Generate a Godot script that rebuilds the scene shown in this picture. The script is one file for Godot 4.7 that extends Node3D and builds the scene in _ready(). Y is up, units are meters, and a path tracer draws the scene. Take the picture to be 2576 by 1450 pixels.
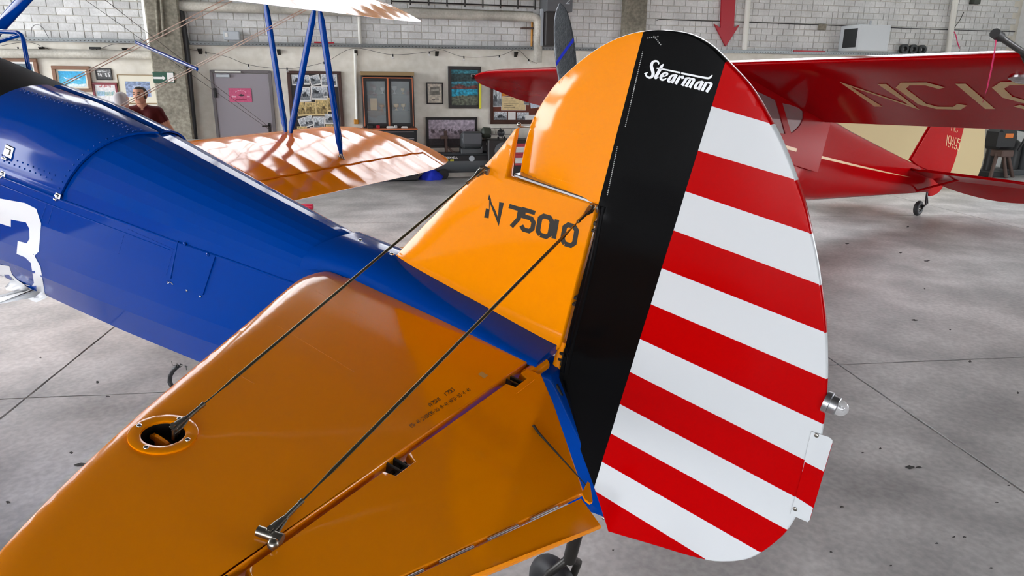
extends Node3D
# A hangar with a blue and yellow biplane seen over its tail, a red high-wing monoplane and a cluttered back wall.
# Biplane axes: x aft, y up, z to port, origin on the rudder hinge. Wall axes: x along the back wall to the right, y up, z into the room.

const FPX := 1750.0
const EYE := Vector3(0, 1.86, 0)
const PITCH := 0.29174128
const ROLL := 0.01108409
var cam_x: Vector3
var cam_y: Vector3
var cam_f: Vector3
var BP: Transform3D      # biplane axes -> world
var RP: Transform3D      # red monoplane axes -> world
var WL: Transform3D      # wall axes -> world
const RUD := -0.12388003 # how far the rudder is turned
const SPACING := 0.119866
const BAND := 0.25410795
var M := {}
var taken := {}

# ---------------------------------------------------------------- mesh building
class MB:
	var v := PackedVector3Array()
	var n := PackedVector3Array()
	var uv := PackedVector2Array()
	var c := PackedColorArray()
	var ix := PackedInt32Array()

	func tri(p: Vector3, q: Vector3, r: Vector3, a: Vector3, b: Vector3, d: Vector3) -> void:
		var k := v.size()
		v.append(p); v.append(q); v.append(r)
		n.append(a); n.append(b); n.append(d)
		if (r - p).cross(q - p).dot(a + b + d) >= 0.0:
			ix.append(k); ix.append(k + 1); ix.append(k + 2)
		else:
			ix.append(k); ix.append(k + 2); ix.append(k + 1)

	func face(p: Vector3, q: Vector3, r: Vector3, towards: Vector3) -> void:
		var g := (r - p).cross(q - p).normalized()
		if g.dot(towards) < 0.0:
			g = -g
		tri(p, q, r, g, g, g)

	func quad(p: Vector3, q: Vector3, r: Vector3, s: Vector3, towards: Vector3) -> void:
		face(p, q, r, towards); face(p, r, s, towards)

	func quadn(p: Vector3, q: Vector3, r: Vector3, s: Vector3, a: Vector3, b: Vector3, d: Vector3, e: Vector3) -> void:
		tri(p, q, r, a, b, d); tri(p, r, s, a, d, e)

	func box(t: Transform3D, size: Vector3, bevel := 0.0) -> MB:
		var h := size / 2.0
		var e := minf(bevel, minf(h.x, minf(h.y, h.z)) * 0.9)
		var pt := func(s: Vector3, k: int) -> Vector3:
			var w := Vector3(h.x - e, h.y - e, h.z - e)
			w[k] = h[k]
			return t * (s * w)
		for k in 3:
			var i := (k + 1) % 3
			var j := (k + 2) % 3
			for g in [-1.0, 1.0]:
				var q := []
				for w in [[-1, -1], [1, -1], [1, 1], [-1, 1]]:
					var s := Vector3.ZERO
					s[k] = g; s[i] = w[0]; s[j] = w[1]
					q.append(pt.call(s, k))
				var out := Vector3.ZERO
				out[k] = g
				quad(q[0], q[1], q[2], q[3], t.basis * out)
		if e > 0.0:
			for k in 3:
				var i := (k + 1) % 3
				var j := (k + 2) % 3
				for a in [-1.0, 1.0]:
					for b in [-1.0, 1.0]:
						var s0 := Vector3.ZERO
						s0[k] = -1; s0[i] = a; s0[j] = b
						var s1 := s0
						s1[k] = 1
						var out := Vector3.ZERO
						out[i] = a; out[j] = b
						quad(pt.call(s0, i), pt.call(s1, i), pt.call(s1, j), pt.call(s0, j), t.basis * out)
			for a in [-1.0, 1.0]:
				for b in [-1.0, 1.0]:
					for d in [-1.0, 1.0]:
						var s := Vector3(a, b, d)
						face(pt.call(s, 0), pt.call(s, 1), pt.call(s, 2), t.basis * s)
		return self

	func bx(center: Vector3, size: Vector3, bevel := 0.0) -> MB:
		return box(Transform3D(Basis(), center), size, bevel)

	func tube(path: Array, radius: Variant, sides := 10, caps := true, flat := 1.0, flat_dir := Vector3.ZERO) -> MB:
		# flat < 1 squeezes the section across flat_dir
		var m := path.size()
		var rings := []
		var norms := []
		var up := Vector3.ZERO
		for k in m:
			var d: Vector3 = (path[mini(k + 1, m - 1)] - path[maxi(k - 1, 0)]).normalized()
			if flat_dir != Vector3.ZERO:
				up = flat_dir
			elif up == Vector3.ZERO:
				up = Vector3.UP if absf(d.y) < 0.9 else Vector3.RIGHT
			var x := up.cross(d).normalized()
			up = d.cross(x).normalized()
			var r: float = radius[k] if radius is Array else radius
			var ring := []
			var nr := []
			for s in sides:
				var a := TAU * s / sides
				ring.append(path[k] + x * cos(a) * r * flat + up * sin(a) * r)
				nr.append((x * cos(a) / flat + up * sin(a)).normalized())
			rings.append(ring); norms.append(nr)
		for k in m - 1:
			for s in sides:
				var w := (s + 1) % sides
				quadn(rings[k][s], rings[k][w], rings[k + 1][w], rings[k + 1][s], norms[k][s], norms[k][w], norms[k + 1][w], norms[k + 1][s])
		if caps:
			for k in [0, m - 1]:
				var d: Vector3 = (path[1] - path[0]) * -1.0 if k == 0 else path[m - 1] - path[m - 2]
				for s in sides:
					face(path[k], rings[k][s], rings[k][(s + 1) % sides], d)
		return self

	func lathe(t: Transform3D, profile: Array, sides := 20, crease := 0.8) -> MB:
		# profile of Vector2(radius, height along y)
		var m := profile.size()
		var seg := []
		for k in m - 1:
			var d: Vector2 = profile[k + 1] - profile[k]
			seg.append(Vector2(d.y, -d.x).normalized())
		for k in m - 1:
			var n0: Vector2 = seg[k]
			var n1: Vector2 = seg[k]
			if k > 0 and seg[k - 1].dot(seg[k]) > crease:
				n0 = (seg[k - 1] + seg[k]).normalized()
			if k < m - 2 and seg[k + 1].dot(seg[k]) > crease:
				n1 = (seg[k + 1] + seg[k]).normalized()
			for s in sides:
				var a := TAU * s / sides
				var b := TAU * (s + 1) / sides
				var e := func(p: Vector2, w: float) -> Vector3: return Vector3(p.x * cos(w), p.y, p.x * sin(w))
				var p0: Vector3 = e.call(profile[k], a)
				var p1: Vector3 = e.call(profile[k], b)
				var p2: Vector3 = e.call(profile[k + 1], b)
				var p3: Vector3 = e.call(profile[k + 1], a)
				var q := t.basis
				quadn(t * p0, t * p1, t * p2, t * p3, (q * e.call(n0, a)).normalized(), (q * e.call(n0, b)).normalized(), (q * e.call(n1, b)).normalized(), (q * e.call(n1, a)).normalized())
		return self

	func ball(center: Vector3, r: float, sides := 12, squash := Vector3.ONE) -> MB:
		var p := []
		for k in 9:
			var a := PI * (k / 8.0 - 0.5)
			p.append(Vector2(maxf(r * cos(a), 0.00001), r * sin(a)))
		return lathe(Transform3D(Basis().scaled(squash), center), p, sides, 0.0)

	func prism(t: Transform3D, poly: PackedVector2Array, z0: float, z1: float) -> MB:
		# the polygon in the t's xy plane, between two heights of z
		var idx := Geometry2D.triangulate_polygon(poly)
		var f := t.basis.z
		for k in idx.size() / 3:
			var a := poly[idx[k * 3]]
			var b := poly[idx[k * 3 + 1]]
			var d := poly[idx[k * 3 + 2]]
			for z in [z0, z1]:
				face(t * Vector3(a.x, a.y, z), t * Vector3(b.x, b.y, z), t * Vector3(d.x, d.y, z), f if z == maxf(z0, z1) else -f)
		var cw := Geometry2D.is_polygon_clockwise(poly)
		for k in poly.size():
			var a := poly[k]
			var b := poly[(k + 1) % poly.size()]
			var o := Vector2(b.y - a.y, a.x - b.x) * (-1.0 if cw else 1.0)
			quad(t * Vector3(a.x, a.y, z0), t * Vector3(b.x, b.y, z0), t * Vector3(b.x, b.y, z1), t * Vector3(a.x, a.y, z1), t.basis * Vector3(o.x, o.y, 0))
		return self

	func loft(rings: Array, closed := false, faceted := false, inside := Vector3.INF) -> MB:
		# rings of equal length; faceted keeps the creases between columns; normals point away from each ring's centre (or from inside)
		var m := rings.size()
		var q: int = rings[0].size()
		var mid := []
		for r in rings:
			var s := Vector3.ZERO
			for p in r:
				s += p
			mid.append(s / q if inside == Vector3.INF else inside)
		var nn := func(k: int, j: int, j2: int) -> Vector3:
			var al: Vector3 = rings[mini(k + 1, m - 1)][j] - rings[maxi(k - 1, 0)][j]
			var al2: Vector3 = rings[mini(k + 1, m - 1)][j2] - rings[maxi(k - 1, 0)][j2]
			var ac: Vector3 = rings[k][j2] - rings[k][j]
			var g: Vector3 = (al + al2).cross(ac).normalized()
			if g.dot((rings[k][j] + rings[k][j2]) / 2.0 - mid[k]) < 0.0:
				g = -g
			return g
		var cols := q if closed else q - 1
		for k in m - 1:
			for j in cols:
				var j2 := (j + 1) % q
				var a: Vector3
				var b: Vector3
				var d: Vector3
				var e: Vector3
				if faceted:
					a = nn.call(k, j, j2); b = a; d = nn.call(k + 1, j, j2); e = d
				else:
					var jm := (j - 1 + q) % q if closed else maxi(j - 1, 0)
					var jp := (j2 + 1) % q if closed else mini(j2 + 1, q - 1)
					a = nn.call(k, jm, j2); b = nn.call(k, j, jp); d = nn.call(k + 1, j, jp); e = nn.call(k + 1, jm, j2)
				quadn(rings[k][j], rings[k][j2], rings[k + 1][j2], rings[k + 1][j], a, b, d, e)
		return self

	func fan(ring: Array, towards: Vector3) -> MB:
		var s := Vector3.ZERO
		for p in ring:
			s += p
		s /= ring.size()
		for k in ring.size():
			face(s, ring[k], ring[(k + 1) % ring.size()], towards)
		return self

	func add(o: MB) -> MB:
		var k := v.size()
		v.append_array(o.v); n.append_array(o.n); c.append_array(o.c); uv.append_array(o.uv)
		for i in o.ix:
			ix.append(i + k)
		return self

	func into(mesh: ArrayMesh, material: Material) -> ArrayMesh:
		if ix.is_empty():
			return mesh
		var a := []
		a.resize(Mesh.ARRAY_MAX)
		a[Mesh.ARRAY_VERTEX] = v
		a[Mesh.ARRAY_NORMAL] = n
		if uv.size() == v.size():
			a[Mesh.ARRAY_TEX_UV] = uv
		if c.size() == v.size():
			a[Mesh.ARRAY_COLOR] = c
		a[Mesh.ARRAY_INDEX] = ix
		mesh.add_surface_from_arrays(Mesh.PRIMITIVE_TRIANGLES, a)
		mesh.surface_set_material(mesh.get_surface_count() - 1, material)
		return mesh

func mb() -> MB:
	return MB.new()

static func smooth_all(list: Array) -> void:
	# one normal for each place, over several builders
	var sum := {}
	for m: MB in list:
		for k in m.ix.size() / 3:
			var i := m.ix[k * 3]
			var j := m.ix[k * 3 + 1]
			var l := m.ix[k * 3 + 2]
			var g := (m.v[l] - m.v[i]).cross(m.v[j] - m.v[i])
			for w in [i, j, l]:
				var key := Vector3i((m.v[w] * 20000.0).round())
				sum[key] = sum.get(key, Vector3.ZERO) + g
	for m: MB in list:
		for w in m.v.size():
			var g: Vector3 = sum.get(Vector3i((m.v[w] * 20000.0).round()), Vector3.UP)
			m.n[w] = g.normalized() if g.length_squared() > 0.0 else Vector3.UP

# ---------------------------------------------------------------- nodes
func numbered(called: String) -> String:
	var k: int = taken.get(called, 0)
	taken[called] = k + 1
	return called if k == 0 else "%s_%03d" % [called, k]

func tag(o: Node3D, label: String, category := "", group := "") -> Node3D:
	o.set_meta("label", label)
	if category:
		o.set_meta("category", category)
	if group:
		o.set_meta("group", group)
	return o

func thing(called: String, label: String, category: String, at := Transform3D(), group := "") -> Node3D:
	var o := Node3D.new()
	o.name = numbered(called)
	add_child(o)
	o.transform = at
	return tag(o, label, category, group)

func part(called: String, b: MB, m: Material, parent: Node3D, label := "") -> MeshInstance3D:
	var o := MeshInstance3D.new()
	o.name = called if parent != self else numbered(called)
	o.mesh = b.into(ArrayMesh.new(), m)
	parent.add_child(o, true)
	if label:
		o.set_meta("label", label)
	return o

func solo(called: String, b: MB, m: Material, label: String, category: String, at := Transform3D(), group := "") -> MeshInstance3D:
	var o := part(called, b, m, self)
	o.transform = at
	tag(o, label, category, group)
	return o

func structure(called: String, b: MB, m: Material, at := Transform3D()) -> MeshInstance3D:
	var o := MeshInstance3D.new()
	o.name = called
	o.mesh = b.into(ArrayMesh.new(), m)
	add_child(o, true)
	o.transform = at
	o.set_meta("kind", "structure")
	return o

func group_node(called: String, parent: Node3D, at := Transform3D()) -> Node3D:
	var o := Node3D.new()
	o.name = called
	parent.add_child(o, true)
	o.transform = at
	return o

# ---------------------------------------------------------------- from the photograph's pixels to places
func ray(px: float, py: float) -> Vector3:
	return cam_x * (px - 1288.0) / FPX - cam_y * (py - 725.0) / FPX + cam_f

func hit(px: float, py: float, at: Transform3D, axis: int, val: float) -> Vector3:
	# where the sight line crosses the plane axis = val of the frame AT, in that frame's own axes
	var inv := at.affine_inverse()
	var o := inv * EYE
	var d := inv.basis * ray(px, py)
	return o + d * ((val - o[axis]) / d[axis])

func ground(px: float, py: float) -> Vector3:
	var d := ray(px, py)
	return EYE - d * (EYE.y / d.y)

func wq(px: float, py: float, out := 0.0) -> Vector2:
	var p := hit(px, py, WL, 2, out)
	return Vector2(p.x, p.y)

func tab(t: Array, x: float) -> float:
	if x <= t[0][0]:
		return t[0][1]
	for k in t.size() - 1:
		if x <= t[k + 1][0]:
			var w: float = (x - t[k][0]) / (t[k + 1][0] - t[k][0])
			return lerpf(t[k][1], t[k + 1][1], w)
	return t[-1][1]

func soft(t: Array, x: float) -> float:
	# like tab, but smooth
	if x <= t[0][0]:
		return t[0][1]
	for k in t.size() - 1:
		if x <= t[k + 1][0]:
			var w: float = (x - t[k][0]) / (t[k + 1][0] - t[k][0])
			return cubic_interpolate(t[k][1], t[k + 1][1], t[maxi(k - 1, 0)][1], t[mini(k + 2, t.size() - 1)][1], w)
	return t[-1][1]

func v2(list: Array) -> PackedVector2Array:
	var p := PackedVector2Array()
	for k in list.size() / 2:
		p.append(Vector2(list[k * 2], list[k * 2 + 1]))
	return p

func curve(points: PackedVector2Array, step: float, closed := true, corner := 0.6) -> PackedVector2Array:
	# a smooth line through the points, corners sharper than CORNER (cosine) kept
	var out := PackedVector2Array()
	var m := points.size()
	for k in (m if closed else m - 1):
		var p0 := points[(k - 1 + m) % m] if closed else points[maxi(k - 1, 0)]
		var p1 := points[k]
		var p2 := points[(k + 1) % m]
		var p3 := points[(k + 2) % m] if closed else points[mini(k + 2, m - 1)]
		if (p1 - p0).normalized().dot((p2 - p1).normalized()) < corner:
			p0 = p1 * 2.0 - p2
		if (p2 - p1).normalized().dot((p3 - p2).normalized()) < corner:
			p3 = p2 * 2.0 - p1
		var cnt := maxi(1, int(ceil(p1.distance_to(p2) / step)))
		for s in cnt:
			var t := float(s) / cnt
			out.append(0.5 * (2.0 * p1 + (p2 - p0) * t + (2.0 * p0 - 5.0 * p1 + 4.0 * p2 - p3) * t * t + (3.0 * p1 - p0 - 3.0 * p2 + p3) * t * t * t))
	if not closed:
		out.append(points[m - 1])
	return out

func far_from(line: PackedVector2Array, p: Vector2) -> float:
	var best := 1e9
	for k in line.size() - 1:
		var q := Geometry2D.get_closest_point_to_segment(p, line[k], line[k + 1])
		best = minf(best, q.distance_squared_to(p))
	return sqrt(best)

# ---------------------------------------------------------------- thin surfaces: fins, wings, tabs
func slab(outline: PackedVector2Array, top: Callable, bottom: Callable, regions: Array, cell: float, rim := 0.006, holes := [], cells := Vector2.ZERO) -> ArrayMesh:
	# outline in the plane; top(p) and bottom(p) give the surface heights; regions are [polygon or null, material]
	if Geometry2D.is_polygon_clockwise(outline):
		outline = outline.duplicate()
		outline.reverse()
	if cells == Vector2.ZERO:
		cells = Vector2(cell, cell)
	var m := outline.size()
	var inset := PackedVector2Array()
	var lo := outline[0]
	var hi := outline[0]
	for k in m:
		var a := (outline[k] - outline[(k - 1 + m) % m]).normalized()
		var b := (outline[(k + 1) % m] - outline[k]).normalized()
		var na := Vector2(-a.y, a.x)
		var nb := Vector2(-b.y, b.x)
		var w := (na + nb).normalized()
		inset.append(outline[k] + w * rim / maxf(0.45, w.dot(na)))
		lo = lo.min(outline[k]); hi = hi.max(outline[k])
	var made := []
	for r in regions:
		made.append(MB.new())
	var region_of := func(p: Vector2) -> int:
		for r in regions.size():
			if regions[r][0] != null and Geometry2D.is_point_in_polygon(p, regions[r][0]):
				return r
		for r in regions.size():
			if regions[r][0] == null:
				return r
		return 0
	# rounded rim
	var steps := [0.0, 0.3, 0.55, 0.78, 0.93, 1.0]
	for k in m:
		var k2 := (k + 1) % m
		var mb_: MB = made[region_of.call((inset[k] + inset[k2]) / 2.0)]
		for side in 2:
			var f: Callable = top if side == 0 else bottom
			var g: Callable = bottom if side == 0 else top
			var h0: float = f.call(inset[k])
			var h1: float = f.call(inset[k2])
			var c0 := (h0 + float(g.call(inset[k]))) / 2.0
			var c1 := (h1 + float(g.call(inset[k2]))) / 2.0
			for s in steps.size() - 1:
				var q := []
				for pair in [[k, s], [k2, s], [k2, s + 1], [k, s + 1]]:
					var i: int = pair[0]
					var up: float = steps[pair[1]]
					var inw := 1.0 - sqrt(maxf(0.0, 1.0 - up * up))
					var p := outline[i].lerp(inset[i], inw)
					var cc := c0 if i == k else c1
					var hh := h0 if i == k else h1
					q.append(Vector3(p.x, p.y, lerpf(cc, hh, up)))
				var out := Vector3(outline[k].x + outline[k2].x - inset[k].x - inset[k2].x, outline[k].y + outline[k2].y - inset[k].y - inset[k2].y, 0) + Vector3(0, 0, (1.0 if side == 0 else -1.0) * rim * steps[s])
				mb_.quad(q[0], q[1], q[2], q[3], out)
	# the two faces
	for r in regions.size():
		var polys := [inset]
		if regions[r][0] != null:
			polys = Geometry2D.intersect_polygons(inset, regions[r][0])
		else:
			for o in regions.size():
				if regions[o][0] != null:
					var rest := []
					for p in polys:
						for q in Geometry2D.clip_polygons(p, regions[o][0]):
							rest.append(q)
					polys = rest
		var nx := int(ceil((hi.x - lo.x) / cells.x))
		var ny := int(ceil((hi.y - lo.y) / cells.y))
		for poly in polys:
			var plo: Vector2 = poly[0]
			var phi: Vector2 = poly[0]
			for p in poly:
				plo = plo.min(p); phi = phi.max(p)
			for i in nx:
				var x0 := lo.x + i * cells.x
				if x0 > phi.x or x0 + cells.x < plo.x:
					continue
				var strip := PackedVector2Array([Vector2(x0, lo.y - 1), Vector2(x0 + cells.x, lo.y - 1), Vector2(x0 + cells.x, hi.y + 1), Vector2(x0, hi.y + 1)])
				for piece in Geometry2D.intersect_polygons(poly, strip):
					var slo: float = piece[0].y
					var shi: float = piece[0].y
					for p in piece:
						slo = minf(slo, p.y); shi = maxf(shi, p.y)
					for j in ny:
						var y0 := lo.y + j * cells.y
						if y0 > shi or y0 + cells.y < slo:
							continue
						var cellp := PackedVector2Array([Vector2(x0 - 1, y0), Vector2(x0 + cells.x + 1, y0), Vector2(x0 + cells.x + 1, y0 + cells.y), Vector2(x0 - 1, y0 + cells.y)])
						for bit in Geometry2D.intersect_polygons(piece, cellp):
							for side in 2:
								var bits := [bit]
								if side == 0:
									for hole in holes:
										var left := []
										for b in bits:
											left.append_array(Geometry2D.clip_polygons(b, hole))
										bits = left
								for b in bits:
									var f: Callable = top if side == 0 else bottom
									var p3 := []
									for p in b:
										p3.append(Vector3(p.x, p.y, f.call(p)))
									var idx := Geometry2D.triangulate_polygon(b)
									for t in idx.size() / 3:
										made[r].face(p3[idx[t * 3]], p3[idx[t * 3 + 1]], p3[idx[t * 3 + 2]], Vector3(0, 0, 1 if side == 0 else -1))
	smooth_all(made)
	var mesh := ArrayMesh.new()
	for r in regions.size():
		made[r].into(mesh, regions[r][1])
	return mesh

func slab_part(called: String, mesh: ArrayMesh, at: Transform3D, parent: Node3D, label := "") -> MeshInstance3D:
	var o := MeshInstance3D.new()
	o.name = called
	o.mesh = mesh
	o.transform = at
	parent.add_child(o, true)
	if label:
		o.set_meta("label", label)
	return o

# ---------------------------------------------------------------- paint and lettering laid on a surface
func stroke(b: MB, pts: Array, widths: Variant, place: Callable, sub := 0.02) -> void:
	# a painted line of the given width; place(p) -> [position, normal]
	var m := pts.size()
	var left := []
	var right := []
	for k in m:
		var p: Vector2 = pts[k]
		var d0: Vector2 = (p - pts[maxi(k - 1, 0)]).normalized()
		var d1: Vector2 = (pts[mini(k + 1, m - 1)] - p).normalized()
		if k == 0:
			d0 = d1
		if k == m - 1:
			d1 = d0
		var d := (d0 + d1).normalized()
		var w: float = (widths[k] if widths is Array else widths) / 2.0 / maxf(0.5, d.dot(d0))
		left.append(p + Vector2(-d.y, d.x) * w)
		right.append(p - Vector2(-d.y, d.x) * w)
	for k in m - 1:
		var cnt := maxi(1, int(ceil((left[k] as Vector2).distance_to(left[k + 1]) / sub)))
		for s in cnt:
			var t0 := float(s) / cnt
			var t1 := float(s + 1) / cnt
			var q := []
			for p in [left[k].lerp(left[k + 1], t0), right[k].lerp(right[k + 1], t0), right[k].lerp(right[k + 1], t1), left[k].lerp(left[k + 1], t1)]:
				q.append(place.call(p))
			b.quadn(q[0][0], q[1][0], q[2][0], q[3][0], q[0][1], q[1][1], q[2][1], q[3][1])

func patch(b: MB, poly: PackedVector2Array, place: Callable, cell: float) -> void:
	# a painted area that follows the surface
	var lo := poly[0]
	var hi := poly[0]
	for p in poly:
		lo = lo.min(p); hi = hi.max(p)
	for i in int(ceil((hi.x - lo.x) / cell)):
		for j in int(ceil((hi.y - lo.y) / cell)):
			var o := lo + Vector2(i, j) * cell
			for bit in Geometry2D.intersect_polygons(poly, PackedVector2Array([o, o + Vector2(cell, 0), o + Vector2(cell, cell), o + Vector2(0, cell)])):
				var q := []
				for p in bit:
					q.append(place.call(p))
				var idx := Geometry2D.triangulate_polygon(bit)
				for t in idx.size() / 3:
					var e0 = q[idx[t * 3]]
					var e1 = q[idx[t * 3 + 1]]
					var e2 = q[idx[t * 3 + 2]]
					b.tri(e0[0], e1[0], e2[0], e0[1], e1[1], e2[1])

# block letters as lines on a grid 4 wide and 6 high
const GLYPHS := {
	"N": ["00 06 40 46"], "7": ["06 46 43 20"], "5": ["46 06 04 34 43 41 30 10 01"], "0": ["10 01 05 16 36 45 41 30 10"], "1": ["20 26"], "C": ["41 30 10 01 05 16 36 45"],
	"9": ["01 10 30 41 45 36 16 05 03 12 42"], "4": ["30 36 02 42"], "A": ["00 04 26 44 40", "02 42"], "E": ["40 00 06 46", "03 33"], "G": ["45 36 16 05 01 10 30 41 43 23"], "-": ["13 33"],
	"2": ["05 16 36 45 44 00 40"], "Y": ["06 23 46", "23 20"], "S": ["01 10 30 41 42 33 13 04 05 16 36 45"], "P": ["00 06 36 45 44 33 03"], "D": ["00 06 26 45 41 20 00"], "8": ["13 02 01 10 30 41 42 33 13 04 05 16 36 45 44 33"],
	"F": ["00 06 46", "03 33"], "K": ["00 06", "46 03 40"], "L": ["06 00 40"], "R": ["00 06 36 45 44 33 03", "23 40"], "O": ["10 01 05 16 36 45 41 30 10"], "W": ["06 10 24 30 46"], "I": ["20 26"], "J": ["02 10 20 31 36"], "3": ["05 16 36 45 44 33 13", "33 42 41 30 10 01"], "T": ["06 46", "26 20"], "H": ["00 06", "46 40", "03 43"], "M": ["00 06 22 46 40"],
}

func letters(b: MB, text: String, origin: Vector2, ex: Vector2, ey: Vector2, width: float, place: Callable, gap := 1.7) -> void:
	# ex and ey span one letter box; WIDTH of the line is a share of ex's length
	var at := 0.0
	for ch in text:
		var narrow := 0.55 if ch in ["1", "I"] else 1.0
		if GLYPHS.has(ch):
			for line in GLYPHS[ch]:
				var pts := []
				for w in line.split(" "):
					var x := float(w.substr(0, 1)) / 4.0
					if narrow < 1.0:
						x = (x - 0.5) * 0.6 + 0.2
					pts.append(origin + ex * (at + x) + ey * (float(w.substr(1, 1)) / 6.0))
				stroke(b, pts, width * ex.length(), place, 1e9)
		at += narrow + (gap - 1.0)

# ---------------------------------------------------------------- materials
func rgb(r: int, g: int, b: int) -> Color:
	return Color(r / 255.0, g / 255.0, b / 255.0)

func mat(called: String, col: Color, rough := 0.5, metal := 0.0, spec := 0.5) -> StandardMaterial3D:
	var m := StandardMaterial3D.new()
	m.resource_name = called
	m.albedo_color = col
	m.roughness = rough
	m.metallic = metal
	m.metallic_specular = spec
	M[called] = m
	return m

func noise(freq: float, sd: int, stops: Array, size := 512, octaves := 4, kind := FastNoiseLite.TYPE_SIMPLEX_SMOOTH) -> NoiseTexture2D:
	var f := FastNoiseLite.new()
	f.noise_type = kind
	f.seed = sd
	f.frequency = freq
	f.fractal_octaves = octaves
	var t := NoiseTexture2D.new()
	t.width = size
	t.height = size
	t.seamless = true
	t.noise = f
	if stops:
		var g := Gradient.new()
		var off := PackedFloat32Array()
		var cols := PackedColorArray()
		for s in stops:
			off.append(s[0]); cols.append(s[1])
		g.offsets = off
		g.colors = cols
		t.color_ramp = g
	return t

func grained(called: String, lo: Color, hi: Color, rough: float, scale: Vector3, sd: int, freq := 0.02, spec := 0.5, relief := 0.0, coarse := 0.0) -> StandardMaterial3D:
	var m := mat(called, Color.WHITE, rough, 0.0, spec)
	m.albedo_texture = noise(freq, sd, [[0.15, lo], [0.85, hi]])
	m.uv1_triplanar = true
	m.uv1_world_triplanar = true
	m.uv1_scale = scale
	if coarse > 0.0:
		m.detail_enabled = true
		m.detail_blend_mode = BaseMaterial3D.BLEND_MODE_MUL
		m.detail_uv_layer = BaseMaterial3D.DETAIL_UV_2
		m.uv2_triplanar = true
		m.uv2_world_triplanar = true
		m.uv2_scale = scale * 0.13
		var k := 1.0 - coarse
		m.detail_albedo = noise(0.012, sd + 7, [[0.2, Color(k, k, k)], [0.8, Color.WHITE]], 512, 5)
	if relief > 0.0:
		m.heightmap_enabled = true
		m.heightmap_texture = noise(freq * 2.0, sd + 3, [])
		m.heightmap_scale = relief
	return m

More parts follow.
